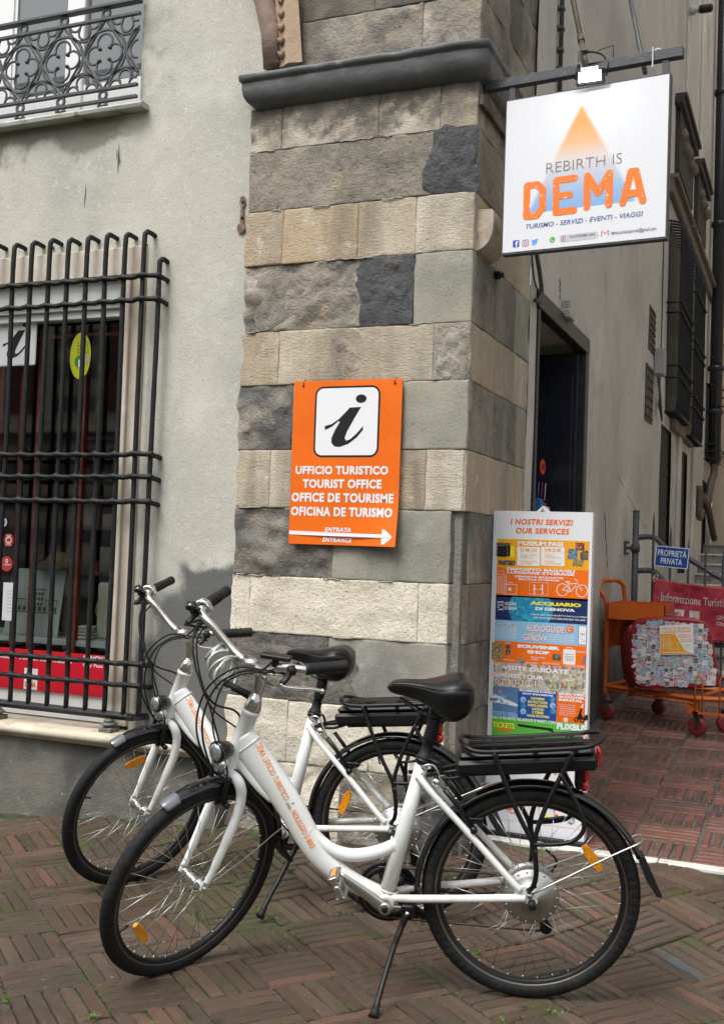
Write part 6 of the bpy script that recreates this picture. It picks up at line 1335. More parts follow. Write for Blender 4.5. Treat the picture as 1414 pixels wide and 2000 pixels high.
def tyre_mesh():
    global tyre_me
    if tyre_me: return tyre_me
    b = MB(); b.smooth = True; NT, NP = 432, 22; R0 = RW_-.0225; vs_ = []
    for i in range(NT):
        th_ = 2*PI*i/NT
        for k in range(NP):
            ph = 2*PI*k/NP; c = math.cos(ph); r = .0225; s_ = math.sin(ph)
            if c > -.25:   # slanted grooves over the shoulders, ribs at the middle
                gph = (i/6.0+abs(s_)*2.6) % 1.0; dp = .0018 if gph < .28 and abs(s_) > .22 else 0
                if abs(abs(s_)-.22) < .06: dp = max(dp, .0010)
                r -= dp
            if abs(c+.3) < .12: r += .0006
            vs_.append(((R0+r*c)*math.cos(th_), r*s_*.98, (R0+r*c)*math.sin(th_)))
    b.add(vs_, [(i*NP+k, i*NP+(k+1) % NP, ((i+1) % NT)*NP+(k+1) % NP, ((i+1) % NT)*NP+k) for i in range(NT) for k in range(NP)])
    o = b.build('tyre', TYRE); tyre_me = o.data; bpy.data.objects.remove(o); return tyre_me
def wheel(root, X, motor, spin, refl):
    """X: local matrix of the wheel (axle along y through the origin)"""
    W = root.matrix_world @ X
    b = MB(); b.lathe([(.299,-.0125),(.296,-.0135),(.2955,-.0130),(.281,-.0110),(.276,-.006),(.276,.006),(.281,.0110),(.2955,.0130),(.296,.0135),(.299,.0125)], (0,0,0), (0,1,0), 96, hollow=True); b.v and None
    b.build('wheel', BLKM, root); wh = C.objects[-1]; wh.matrix_world = W
    def sub(bb, nm, m, **k):
        o = bb.build(nm, m, wh, **k); o.matrix_world = W; return o
    b = MB()
    for e in (-1, 1): b.lathe([(.2950,e*.0134),(.2885,e*.0128),(.2885,e*.0120),(.2950,e*.0126)], (0,0,0), (0,1,0), 96, hollow=True)
    sub(b, 'brake_track', mat('worn_rim_metal', (.17,.155,.14), .5, 1.0))
    o = bpy.data.objects.new('tyre', tyre_mesh()); link(o, wh); o.matrix_world = W @ Matrix.Rotation(spin, 4, 'Y')
    b = MB()
    if motor: 
        b.lathe([(.010,-.068),(.010,-.050),(.028,-.048),(.032,-.040),(.078,-.034),(.084,-.032),(.086,-.030),(.086,-.026),(.080,-.024),(.080,.020),(.086,.022),(.086,.027),(.082,.031),(.070,.036),(.066,.040),(.048,.042),(.046,.046),(.026,.047),(.024,.054),(.010,.055),(.010,.075)], (0,0,0), (0,1,0), 48)
        for k in range(18):
            a = 2*PI*k/18; b.lathe([(.0035,.030),(.0035,.0345),(0,.035)], (.079*math.cos(a),0,.079*math.sin(a)), (0,1,0), 8)
        fr_ = .083; yf = .025
    else:
        b.lathe([(.005,-.062),(.005,-.052),(.014,-.050),(.016,-.042),(.023,-.036),(.024,-.033),(.016,-.030),(.0125,-.020),(.0125,.020),(.016,.030),(.024,.033),(.023,.036),(.016,.042),(.014,.050),(.005,.052),(.005,.066)], (0,0,0), (0,1,0), 28)
        b.lathe([(.0095,.054),(.0095,.062),(0,.063)], (0,0,0), (0,1,0), 6); b.lathe([(.0095,-.054),(.0095,-.062),(0,-.063)], (0,0,0), (0,1,0), 6); fr_ = .0205; yf = .034
    sub(b, 'hub', ALUM if motor else CHRM)
    if motor:
        b = MB(); b.lathe([(.012,.074),(.0125,.078),(.013,.098),(.010,.102),(0,.102)], (0,0,0), (0,1,0), 16); sub(b, 'axle_cap', BLKR)
    for k in range(36):
        side = 1 if k % 2 else -1; lead = 1 if (k//2) % 2 else -1; key = (motor, side, lead)
        if key not in spoke_lib:
            a0 = lead*(.42 if motor else 1.15); b = MB(); p = V((fr_*math.cos(a0), side*yf, fr_*math.sin(a0))); q = V((.280, side*.002, 0))
            b.tube([p, q-(q-p).normalized()*.012], .0010, 5); b.tube([q-(q-p).normalized()*.012, q], .0018, 6); oo = b.build('spoke', STEEL); spoke_lib[key] = oo.data; bpy.data.objects.remove(oo)
        o = bpy.data.objects.new('spoke', spoke_lib[key]); link(o, wh); o.matrix_world = W @ Matrix.Rotation(-(spin+2*PI*k/36), 4, 'Y')
    a = refl; rr_ = .222; b = MB(); Xr = Matrix(((math.cos(a), 0, -math.sin(a), rr_*math.cos(a)),(0,1,0,.012),(math.sin(a),0,math.cos(a),rr_*math.sin(a)),(0,0,0,1)))
    b.X = Xr; b.prism([(-.008,-.046),(.008,-.046),(.0145,-.024),(.0145,.024),(.008,.046),(-.008,.046),(-.0145,.024),(-.0145,-.024)], -.006, .006, lambda u_, v_, t: V((u_, t, v_)))
    sub(b, 'reflector', AMB, bevel=.0015)
    b = MB(); va = -.6+spin; b.tube([(.275*math.cos(va),0,.275*math.sin(va)),(.245*math.cos(va),0,.245*math.sin(va))], [.003,.0035], 6); sub(b, 'valve', BLKR)
    return wh
def fender(b, cx, cz, r, a0, a1, w=.030, th=.0022, n=40, flip=False):
    vs_ = []; cs = []
    for k in range(9): t = (k-4)/4*1.15; cs.append((r+.028*math.cos(t)-.028, w*math.sin(t)/math.sin(1.15)))
    pr = cs+[(q[0]-th, q[1]*.96) for q in cs[::-1]]; m = len(pr)
    for i in range(n+1):
        a = a0+(a1-a0)*i/n
        k_ = 1-.25*(abs(2*i/n-1)**12)
        for rr_, y in pr: vs_.append((cx+rr_*math.cos(a), y*k_, cz+rr_*math.sin(a)))
    b.smooth = True; b.add(vs_, [(i*m+k, i*m+(k+1) % m, (i+1)*m+(k+1) % m, (i+1)*m+k) for i in range(n) for k in range(m)]); b.smooth = False
    b.add(vs_[:m], [tuple(range(m))]); b.add(vs_[-m:], [tuple(range(m))])
GLY = {}
def bicycle(label, POSE, ST, lock, refF, refR, spin):
    root = thing('electric_bicycle', label, 'bicycle', POSE, 'white step-through electric bicycles'); root.matrix_world = POSE
    SX = steer(ST)
    def part(b, nm, m, par=None, **k):
        o = b.build(nm, m, par or root, **k); o.matrix_world = POSE; return o
    # ---- frame
    b = MB(); b.smooth = True
    ht0, ht1 = V((.948,0,.690)), V((.873,0,.884))
    b.tube([ht0, ht0.lerp(ht1,.06), ht0.lerp(ht1,.10), ht0.lerp(ht1,.45), ht0.lerp(ht1,.93), ht0.lerp(ht1,.94), ht1], [.029,.030,.027,.026,.026,.029,.029], 20)
    dt = [(.905,0,.800),(.872,0,.752),(.825,0,.688),(.778,0,.622),(.735,0,.553),(.698,0,.487),(.660,0,.430),(.610,0,.380),(.555,0,.345),(.50,0,.320),(.445,0,.298)]
    rr_ = [(.026,.043),(.028,.046),(.029,.046),(.029,.045),(.029,.043),(.029,.041),(.029,.038),(.029,.034),(.029,.031),(.028,.029),(.028,.028)]
    P_ = cr([a+c for a, c in zip(dt, rr_)], 4); b.tube([p[:3] for p in P_], [(p[3], p[4]) for p in P_], 22, up=(0,0,1))
    b.tube(cr([(.930,0,.735),(.895,0,.690),(.850,0,.640),(.805,0,.600)],4), [(.014,.017)]*13, 14, up=(0,0,1))
    b.tube(cr([(.690,0,.510),(.660,0,.474),(.615,0,.443),(.56,0,.430),(.50,0,.437),(.447,0,.455),(.405,0,.478)],5), [.021]*31, 16)
    st0, st1 = V((.447,0,.300)), V((.336,0,.742)); b.tube([st0, st0.lerp(st1,.5), st1], [.0255,.024,.0205], 20)
    b.lathe([(.019,-.040),(.0265,-.040),(.0265,.040),(.019,.040)], (.445,0,.294), (0,1,0), 24)
    for e in (-1, 1):
        b.tube(cr([(.43,e*.020,.306),(.36,e*.040,.316),(.22,e*.052,.328),(.06,e*.066,.344),(.02,e*.067,.346)],5), [.0125]*21, 12)
        b.tube(cr([(.352,e*.014,.702),(.338,e*.030,.688),(.290,e*.044,.636),(.185,e*.052,.527),(.07,e*.064,.405),(.035,e*.067,.370)],5), [.0105]*26, 12)
        b.prism([(.05,.345),(.052,.368),(.036,.384),(.016,.382),(-.006,.362),(-.018,.340),(-.012,.320),(.004,.318),(.012,.330),(.03,.334)], -.003, .003, lambda u_, v_, t: V((u_, e*.067+t, v_)))
    # weld beads
    def bead(c, ax, r, r2=None):
        ax = V(ax).normalized(); a1 = ax.cross(V((0,1,0))).normalized(); pts = [V(c)+a1*(r*math.cos(t))+V((0,1,0))*((r2 or r)*math.sin(t)) for t in [2*PI*i/44 for i in range(44)]]
        b.tube(pts, [.0026 if i % 2 else .0033 for i in range(44)], 6, closed=True)
    bead((.884,0,.772),(.6,0,.78),.046,.027); bead((.690,0,.503),(.5,0,.3),.025,.024); bead((.423,0,.470),(1,0,-.35),.024); bead((.438,0,.325),(-.24,0,.97),.029,.027); bead((.349,.015,.700),(.6,.5,.6),.014)
    fr = part(b, 'frame', FRAME)
    # ---- lettering along the down tube
    A_, B_ = lc(503,1454,.029), lc(612,1656,.029); dd = (B_-A_); Lt = dd.length; dd.normalize(); dn = V((-dd.z*1, 0, dd.x)); dn = V((0,1,0)).cross(dd); dn = dn if dn.z > 0 else -dn
    if dn.x > 0 and False: dn = -dn
    cl = [V((p[0],0,p[2])) for p in P_]
    def wrap(s, h):
        p = A_+dd*s+dn*h; q = V((p.x,0,p.z)); i = min(range(len(cl)), key=lambda i: (cl[i]-q).length); j = min(i+1, len(cl)-1) if i < len(cl)-1 else i-1
        t = (cl[j]-cl[i]).normalized(); off = abs((q-cl[i]).cross(t).length); ra, rb = P_[i][3], P_[i][4]
        return V((p.x, ra*math.sqrt(max(.02, 1-(off/rb)**2))+.0012, p.z))
    hh = .0175
    for s_, a0, a1 in (('DEMA UFFICIO TURISTICO', 0, .535), ('NOLEGGIO E-BIKE', .640, 1.0)):
        vs_, fs_ = glyphs(s_, .012, 0, 1.0); ax, bx2 = min(p[0] for p in vs_), max(p[0] for p in vs_); b = MB()
        b.add([wrap(Lt*(a0+(a1-a0)*(p[0]-ax)/(bx2-ax)), hh*(p[1]-.36)/.72) for p in vs_], fs_, False); part(b, 'lettering', TXT, fr, fix=False)
    b = MB(); c_ = Lt*.588; b.add([wrap(c_-.014,-.010), wrap(c_+.014,-.010), wrap(c_+.0,.016)], [(0,1,2)]); part(b, 'emblem', mat('ink_emblem', (.30,.33,.32), .4, layers=[((.8,.3,.08),150,.5,.6)]), fr, fix=False)
    # ---- fork (turned with the handlebar)
    b = MB(SX); b.smooth = True
    b.tube([(.957,0,.668),(.946,0,.695)], [.030,.028], 18)
    for e in (-1, 1): b.tube(cr([(.955,e*.0,.680),(.953,e*.030,.688),(.946,e*.050,.672),(.940,e*.058,.630),(.955,e*.062,.560),(.996,e*.062,.470),(1.032,e*.060,.395),(1.056,e*.058,.350)],6), [.0175]*18+[.0165]*6+[.0155]*6+[.0135]*6+[.011]*7, 14); b.prism([(1.045,.355),(1.068,.362),(1.080,.335),(1.064,.322),(1.050,.332)], -.003, .003, lambda u_, v_, t: V((u_, e*.057+t, v_)))
    part(b, 'fork', FRAME)
    # ---- wheels
    wheel(root, SX @ Matrix.Translation((WB_,0,RW_)), False, spin, refF); wheel(root, Matrix.Translation((0,0,RW_)), True, spin*1.7, refR)
    # ---- mudguards
    rad = math.radians
    b = MB(SX); fender(b, WB_, RW_, .358, rad(76), rad(184)); part(b, 'mudguard', BLKG); fm = C.objects[-1]
    b = MB(SX); b.smooth = True; b.prism([(.715,.345),(.708,.34),(.690,.285),(.655,.228),(.672,.232),(.706,.285)], -.028, .028, lambda u_, v_, t: V((u_, t, v_))); part(b, 'mud_flap', BLKR, fm)
    b = MB(SX); fender(b, WB_, RW_, .3605, rad(68), rad(77), .027, n=8); part(b, 'mudguard_tip', mat('grey_plastic_tip', (.12,.13,.15), .25, coat=.4), fm)
    b = MB(); fender(b, 0, RW_, .360, rad(-2), rad(158), n=56); part(b, 'mudguard', BLKG); fm2 = C.objects[-1]
    b = MB(); b.prism([(-.322,.478),(-.342,.470),(-.362,.425),(-.396,.350),(-.378,.352),(-.346,.400),(-.330,.440)], -.030, .030, lambda u_, v_, t: V((u_, t, v_))); part(b, 'mud_flap', BLKR, fm2)
    b = MB(SX); b.smooth = True
    b.tube(cr([(1.045,.066,.352),(.90,.055,.372),(.76,.034,.395),(.708,.030,.405),(.700,0,.408),(.708,-.030,.405),(.76,-.034,.395),(.90,-.055,.372),(1.045,-.066,.352)],4), .0022, 6); part(b, 'mudguard_stay', STEEL, fm)
    b = MB(); b.tube(cr([(.008,.073,.358),(-.10,.062,.413),(-.25,.040,.485),(-.312,.034,.514),(-.330,.018,.520),(-.334,0,.521),(-.330,-.018,.520),(-.312,-.034,.514),(-.10,-.062,.413),(.008,-.073,.358)],4), .0032, 8); b.lathe([(.008,0),(.008,.010),(0,.012)], (.008,.070,.358), (0,1,0), 10); part(b, 'mudguard_stay', STEEL, fm2)
    # ---- carrier, battery, lights
    b = MB(); b.smooth = True; r0 = .0075
    b.tube(cr([(.218,.03,.812),(.205,.058,.806),(.165,.075,.797),(.06,.076,.803),(-.13,.076,.820),(-.175,.066,.829),(-.205,.035,.838),(-.208,0,.838),(-.205,-.035,.838),(-.175,-.066,.829),(-.13,-.076,.820),(.06,-.076,.803),(.165,-.075,.797),(.205,-.058,.806),(.218,-.03,.812),(.222,0,.813)], 4, True), r0, 10, closed=True)
    for e in (-1, 1):
        b.tube(cr([(.122,e*.078,.798),(.100,e*.080,.74),(.05,e*.086,.62),(.006,e*.090,.535),(-.004,e*.090,.49)],4), .0075, 8)
        b.tube(cr([(-.112,e*.078,.808),(-.085,e*.080,.750),(-.035,e*.086,.64),(-.006,e*.090,.55),(-.006,e*.090,.49)],4), .0075, 8)
        b.tube(cr([(-.004,e*.090,.51),(-.010,e*.088,.44),(-.004,e*.082,.395),(.012,e*.074,.372)],4), .008, 8)
        b.tube(cr([(.0,e*.092,.525),(-.06,e*.094,.528),(-.115,e*.094,.540),(-.146,e*.094,.575),(-.140,e*.092,.62),(-.105,e*.088,.69),(-.075,e*.082,.74)],5), .007, 8)
        for q in ((.011,.374),(-.008,.392),(-.009,.412)): b.lathe([(.005,.0),(.005,.006),(0,.007)], (q[0],e*.082,q[1]), (0,e,0), 8)
        b.tube([(-.02,e*.088,.60),(-.09,e*.092,.612)], .005, 6)
    b.tube([(-.004,-.088,.50),(-.004,.088,.50)], .004, 6) if False else None
    for x in (.12, .0, -.12): b.tube([(x,-.076,.80+(.12-x)*.08),(x,.076,.80+(.12-x)*.08)], [(.008,.003)]*2, 4, up=(0,0,1), smooth=False)
    for y in (-.034, 0, .034): b.tube([(.195,y,.803),(-.15,y,.830)], [(.012,.004)]*2, 4, up=(0,0,1), smooth=False)
    b.tube(cr([(.13,0,.735),(.0,0,.73),(-.12,0,.735)],4), [(.03,.006)]*9, 4, up=(0,0,1), smooth=False)
    b.tube([(.13,.03,.735),(.24,.028,.720),(.325,.020,.700)], .006, 6); b.tube([(.13,-.03,.735),(.24,-.028,.720),(.325,-.020,.700)], .006, 6)
    rk = part(b, 'carrier', BLKM)
    b = MB(); b.X = Matrix.Translation((.02,0,.768)) @ Matrix.Rotation(math.radians(4.2), 4, 'Y') ; b.box((-.208,-.067,-.036),(.216,.067,.008),.010); b.box((-.200,-.060,.008),(.205,.060,.030),.009)
    for y in (-.02, .0, .02): b.box((-.19,y-.004,.026),(.17,y+.004,.0325),.001)
    b.box((-.10,-.03,-.050),(.18,.03,-.034),.004); bt = part(b, 'battery', BLKB)
    b = MB(); b.box((-.200,-.045,.752),(-.192,.045,.802),.003); part(b, 'battery_reflector', REDL, bt)
    b = MB(); b.box((-.152,-.022,.672),(-.128,.022,.745),.006); tl = part(b, 'tail_light', BLKM)
    b = MB(); b.smooth = True; b.box((-.168,-.020,.698),(-.150,.020,.742),.006); b.lathe([(.018,0),(.018,.012),(.010,.018),(0,.019)], (-.150,0,.682), (-1,0,-.1), 16); part(b, 'lens', REDL, tl)
    # ---- saddle
    b = MB(); b.smooth = True; NS = 28
    sec = [(.180,.012,.965,.935),(.184,.045,.985,.915),(.198,.078,1.003,.893),(.222,.098,1.014,.878),(.250,.101,1.013,.872),(.280,.092,1.005,.880),(.310,.070,.998,.905),(.340,.048,.995,.925),(.375,.036,.995,.938),(.41,.031,.994,.946),(.432,.026,.988,.952),(.444,.016,.978,.960),(.449,.004,.970,.967)]
    P_s = cr(sec, 3); vs_ = []
    for (x, w_, zt, zb_) in P_s:
        zc_, h_ = (zt+zb_)/2, (zt-zb_)/2
        for k in range(NS):
            a = 2*PI*k/NS; c_, s_ = math.cos(a), math.sin(a); px_ = abs(c_)**.75*(1 if c_ > 0 else -1); pz = abs(s_)**.7*(1 if s_ > 0 else -1)
            dip = -.006*math.exp(-(px_*2.2)**2)*(1 if s_ > 0 else 0)*min(1, w_/.05); tu = (1 if s_ > 0 else .82)
            vs_.append((x, w_*px_*tu, zc_+h_*pz+dip))
    b.add(vs_, [(i*NS+k, i*NS+(k+1) % NS, (i+1)*NS+(k+1) % NS, (i+1)*NS+k) for i in range(len(P_s)-1) for k in range(NS)]); b.add(vs_[:NS], [tuple(range(NS))]); b.add(vs_[-NS:], [tuple(range(NS))])
    sd_ = part(b, 'saddle', SEATM)
    b = MB()
    for e in (-1, 1):
        pts = []
        for (x, w_, zt, zb_) in P_s[4:-6]: pts.append((x, e*w_*.93, (zt+zb_)/2+(zt-zb_)*.34))
        b.tube(pts, .0016, 6)
        b.tube(cr([(.21,e*.04,.895),(.26,e*.022,.882),(.33,e*.022,.890),(.41,e*.012,.935)],4), .0035, 6)
    part(b, 'saddle_rail', BLKM, sd_)
    b = MB(); b.smooth = True; s0, s1 = V((.335,0,.738)), V((.296,0,.893)); L = (s1-s0).length; ax = (s1-s0).normalized()
    pr = [(.0235,0),(.0235,.022),(.019,.024),(.016,.07)]
    for k in range(9): pr += [(.0225,.074+.008*k),(.017,.078+.008*k)]
    pr += [(.015,L-.012),(.014,L)]; b.lathe(pr, s0, ax, 20); b.obox(s1+V((0,0,-.004)), (.05,.045,.022), None, .005); part(b, 'seat_post', BLKR)
    b = MB(); b.smooth = True; b.tube(cr([(.318,.018,.752),(.300,.030,.750),(.285,.036,.742),(.277,.038,.712)],4), [(.006,.004)]*13, 8); b.lathe([(.0265,-.008),(.0265,.008)], (.334,0,.742), ax, 20); part(b, 'quick_release', BLKM)
    # ---- headset, stem, handlebar
    b = MB(SX); b.smooth = True; a_ = AXIS.copy(); h0 = V((.872,0,.886)); 
    b.lathe([(.027,0),(.0275,.004),(.0285,.006),(.022,.030),(.0195,.042),(.0145,.044),(.0145,.060)], h0, a_, 24)
    b.tube(cr([(.856,0,.928),(.850,0,.955),(.846,0,.985),(.850,0,1.010)],4), [(.0145,.0145),(.015,.015),(.015,.016),(.016,.017)]+[(.017,.022)]*9, 16)
    b.lathe([(.0135,-.022),(.0135,.022)], (.851,0,1.000), (0,1,0), 16); b.tube(cr([(.850,0,1.000),(.862,0,1.022),(.885,0,1.045)],4), [(.016,.018)]*9, 14)
    b.lathe([(.021,-.026),(.021,.026)], (.890,0,1.050), (0,1,0), 20); b.lathe([(.0075,.022),(.0075,.027),(0,.028)], (.851,0,1.000), (0,1,0), 8)
    part(b, 'stem', SILV)
    b = MB(SX); half = [(.890,0,1.050),(.892,.045,1.052),(.897,.085,1.064),(.908,.125,1.090),(.920,.160,1.118),(.926,.190,1.134),(.918,.222,1.142),(.902,.243,1.144),(.835,.275,1.143),(.79,.292,1.142)]
    fullp = [(x,-y,z) for x, y, z in half[::-1]]+half[1:]; pp = cr(fullp, 5); b.tube(pp, .0135, 14); hb = part(b, 'handlebar', SILV)
    gd = V((.79-.905, .292-.242, 0)).normalized()
    for e in (-1, 1):
        ax = V((gd.x, e*gd.y, gd.z)); s_ = V((.908, e*.241, 1.144)); b = MB(SX); b.smooth = True
        b.lathe([(.0135,0),(.017,.002),(.0175,.012),(.0165,.016),(.0168,.10),(.0178,.122),(.018,.128),(.014,.131),(0,.132)], s_+(ax*.012 if e > 0 else ax*.040), ax, 18)
        for k in range(3): b.lathe([(.0178,0),(.0186,.002),(.0178,.004)], s_+ax*(.06+.02*k), ax, 18)
        part(b, 'grip', BLKR, hb)
        b = MB(SX); cpt = s_-ax*.028
        b.lathe([(.0145,-.010),(.0155,-.008),(.0155,.008),(.0145,.010)], cpt, ax, 16); b.tube(cr([tuple(cpt), tuple(cpt+V((.018,0,-.022))), tuple(cpt+V((.034,0,-.030)))],4), [(.010,.008)]*9, 8); part(b, 'lever_clamp', BLKM, hb)
        b = MB(SX); p0 = cpt+V((.036,0,-.032)); pts = [p0, p0+ax*.02+V((.012,0,-.006)), p0+ax*.055+V((.014,0,-.014)), p0+ax*.10+V((.006,0,-.024)), p0+ax*.128+V((.0,0,-.036))]
        P2 = cr([tuple(q) for q in pts], 5); b.tube(P2, [(.006,.0045)]*(len(P2)-1)+[(.006,.006)], 8); b.lathe([(0,-.008),(.007,-.004),(.008,0),(.007,.004),(0,.008)], P2[-1], ax, 10); part(b, 'brake_lever', CHRM if e > 0 else BLKM, hb)
        if e < 0:
            b = MB(SX); b.smooth = True; b.lathe([(.016,-.002),(.028,.0),(.030,.006),(.030,.020),(.026,.028),(.020,.036),(.0175,.040)], s_, ax, 24); part(b, 'gear_shifter', CHRM, hb)
            b = MB(SX); b.smooth = True; b.lathe([(.020,0),(.0205,.006),(.019,.013),(.013,.019),(0,.021)], cpt+V((.01,-.004,.020))-ax*.01, (.15,0,1), 18); b.lathe([(.008,-.02),(.008,0)], cpt+V((.01,-.004,.022))-ax*.01, (.15,0,1), 8); part(b, 'bell', BLKG, hb)
        else:
            b = MB(SX); c_ = V((.925,.150,1.150)); b.X = SX @ Matrix.Translation(c_) @ Matrix.Rotation(math.radians(38), 4, 'Z') @ Matrix.Rotation(math.radians(-12), 4, 'Y'); b.box((-.018,-.045,-.006),(.018,.045,.008),.003); b.box((-.007,-.01,-.03),(.007,.01,-.004),.002); part(b, 'display', BLKM, hb)
    # ---- cables
    b = MB(); b.smooth = True
    def cab(pts, r=.0028):
        bb = MB(); bb.smooth = True; bb.tube(cr([tuple(p) for p in pts], 7), r*1.25, 7); part(bb, 'cable', BLKR)
    S_ = lambda p: SX @ V(p)
    LL, RL = (.905,.195,1.100), (.900,-.200,1.110)
    cab([S_(LL), S_((.935,.12,1.088)), S_((.965,.05,1.07)), S_((1.00,-.02,1.00)), S_((1.03,-.04,.90)), S_((1.03,-.03,.80)), S_((1.0,.0,.70)), V((.93,.02,.70)), V((.86,.005,.63))])
    cab([S_((.905,.185,1.105)), S_((.94,.11,1.095)), S_((.975,.03,1.075)), S_((1.015,-.05,.98)), S_((1.04,-.06,.86)), S_((1.02,-.035,.75)), S_((.985,.03,.69)), V((.90,.015,.66)), V((.82,.006,.57)), V((.70,.004,.44))], .0025)
    cab([S_(RL), S_((.955,-.19,1.07)), S_((.985,-.13,.99)), S_((.99,-.06,.90)), S_((.985,-.01,.80)), S_((.98,.03,.72)), S_((.99,.035,.68))], .0025)
    cab([S_((.905,-.205,1.12)), S_((.96,-.20,1.09)), S_((.995,-.14,1.01)), S_((.985,-.06,.92)), V((.93,-.05,.86)), V((.90,-.04,.78)), V((.88,-.035,.70))], .0028)
    cab([S_((.90,-.20,1.13)), S_((.955,-.205,1.10)), S_((.985,-.15,1.0)), S_((.975,-.07,.89)), V((.92,-.045,.80)), V((.87,-.03,.71)), V((.80,-.03,.62)), V((.72,-.03,.50))], .0022)
    cab([S_((.925,.150,1.145)), S_((.955,.12,1.10)), S_((.98,.05,1.06)), S_((1.0,.0,1.0)), S_((1.01,-.02,.88)), S_((1.0,.0,.79))], .0022)
    for e in (-1, 1):
        cab([(.30,e*.03,.70), (.24,e*.05,.705), (.18,e*.04,.725), (.14,e*.02,.74)], .0045)
    cab([(.39,-.03,.335),(.25,-.055,.30),(.10,-.070,.30),(.0,-.078,.33)], .0025)
    cab([(.0,.078,.335),(-.05,.085,.36),(-.075,.07,.40),(-.05,.05,.44),(.02,.05,.45)], .0022) if False else cab([(.0,-.078,.335),(-.06,-.085,.36),(-.085,-.07,.41),(-.05,-.06,.45)], .003)
    b = MB(); b.tube([S_((.905,.19,1.098)), S_((.925,.155,1.095))], .0034, 8); b.tube([S_((.925,.155,1.095)), S_((.94,.135,1.092))], .0024, 8); part(b, 'cable_end', CHRM)
    # ---- brakes
    b = MB(SX)
    for e in (-1, 1): b.tube(cr([(.975,e*.040,.695),(.988,e*.038,.66),(.992,e*.034,.622),(.985,e*.030,.600)],4), [(.006,.009)]*13, 8); b.lathe([(.010,0),(.010,.012),(0,.014)], (.985,e*.040,.602), (0,e,0), 12)
    b.tube([(.978,-.04,.700),(.978,.04,.696)], .0016, 6)
    for e in (-1, 1): b.box((.962,e*.016,.600),(1.012,e*.024,.614),.002)
    fb_ = part(b, 'brake', BLKM)
    b = MB(SX); b.tube(cr([(.975,-.045,.70),(.975,-.055,.72),(.985,-.04,.735),(.99,-.01,.735)],4), .003, 8); part(b, 'brake_noodle', CHRM, fb_)
    b = MB()
    q0, q1 = lc(868,1545,.062), lc(925,1622,.060)
    for e in (-1, 1): b.tube([(q0.x,e*.050,q0.z),(q0.x*.6+q1.x*.4,e*.050,q0.z*.6+q1.z*.4+.004),(q1.x,e*.052,q1.z)], [(.006,.008)]*3, 8); b.lathe([(.011,0),(.011,.014),(0,.016)], (q1.x,e*.050,q1.z), (0,e,0), 12)
    b.box((q1.x-.03,.018,q1.z+.012),(q1.x+.02,.028,q1.z+.026),.002)
    rb_ = part(b, 'brake', BLKM)
    b = MB(); q = lc(848,1530,.05); b.tube(cr([(q.x+.03,.02,q.z+.03),(q.x+.04,.05,q.z+.05),(q.x+.0,.055,q.z+.055),(q0.x,.052,q0.z+.004)],5), .003, 8); b.lathe([(.012,0),(.012,.010),(0,.012)], (q.x-.005,.046,q.z+.004), (0,1,0), 12); part(b, 'brake_noodle', CHRM, rb_)
    # ---- lamp
    b = MB(SX); b.smooth = True; c_ = V((.985,0,.776)); ax = V((.97,.0,.12)).normalized()
    b.lathe([(0,-.045),(.014,-.043),(.025,-.030),(.031,-.010),(.034,.012),(.034,.020),(.030,.021)], c_, ax, 24); lm = part(b, 'headlamp', BLKG)
    b = MB(SX); b.smooth = True; b.lathe([(.026,.019),(.0285,.020),(.027,.025),(.018,.029),(0,.031)], c_, ax, 24); part(b, 'lens', CLEAR, lm)
    b = MB(SX); b.smooth = True; c2 = c_+V((.000,0,-.046)); b.lathe([(0,-.035),(.012,-.033),(.022,-.020),(.027,0),(.027,.014),(.022,.016)], c2, ax, 22); part(b, 'reflector_cup', CHRM, lm)
    b = MB(SX); b.smooth = True; b.lathe([(.0225,.014),(.024,.016),(.018,.021),(0,.023)], c2, ax, 22); part(b, 'lens', CLEAR, lm)
    b = MB(SX); b.tube(cr([tuple(c2+V((-.01,0,-.02))),(.972,0,.705),(.960,0,.690)],4), .004, 8); b.tube([tuple(c2), tuple(c_)], .010, 8); part(b, 'lamp_bracket', CHRM, lm)
    # ---- drive
    b = MB(); b.smooth = True; c_ = V((.445,-.046,.294)); b.lathe([(.096,-.003),(.098,0),(.096,.003),(.078,.003),(.078,-.003)], c_+V((0,-.008,0)), (0,1,0), 48, hollow=True)
    for k in range(5): a = 2*PI*k/5; b.tube([c_, c_+V((.082*math.cos(a),-.004,.082*math.sin(a)))], [(.010,.004)]*2, 6, up=(0,1,0))
    n_ = 42
    b.lathe([(.070,-.0015),(.080,-.0015),(.080,.0015),(.070,.0015)], c_, (0,1,0), 42, hollow=True); part(b, 'chainring', BLKM)
    b = MB(); rg = .026; sc__ = V((0,-.046,.335)); top = []; 
    top = [(.445+.082*math.cos(t), -.046, .294+.082*math.sin(t)) for t in [math.radians(84-9*i) for i in range(21)]]
    ch = [(0,-.048,.335+.030)]+[(.2,-.047,.372)]+top+[(.30,-.048,.205),(.10,-.050,.196),(-.03,-.052,.190),(-.052,-.052,.205),(-.045,-.052,.232),(-.024,-.050,.262),(-.030,-.048,.335)]
    cp_ = cr(ch, 5); b.tube(cp_, [(.0035,.0045) if i % 2 else (.0025,.003) for i in range(len(cp_))], 6); part(b, 'chain', mat('chain_steel', (.10,.09,.085), .4, .8))
    b = MB(); b.prism([(-.010,.315),(.004,.315),(-.030,.24),(-.040,.185),(-.060,.18),(-.072,.20),(-.060,.225),(-.036,.25)], -.058, -.050, lambda u_, v_, t: V((u_, t, v_))); b.lathe([(.018,-.046),(.020,-.050),(.018,-.056)], (-.055,0,.200), (0,1,0), 18); b.lathe([(.016,-.046),(.018,-.050),(.016,-.056)], (-.032,0,.262), (0,1,0), 18); part(b, 'derailleur', BLKM)
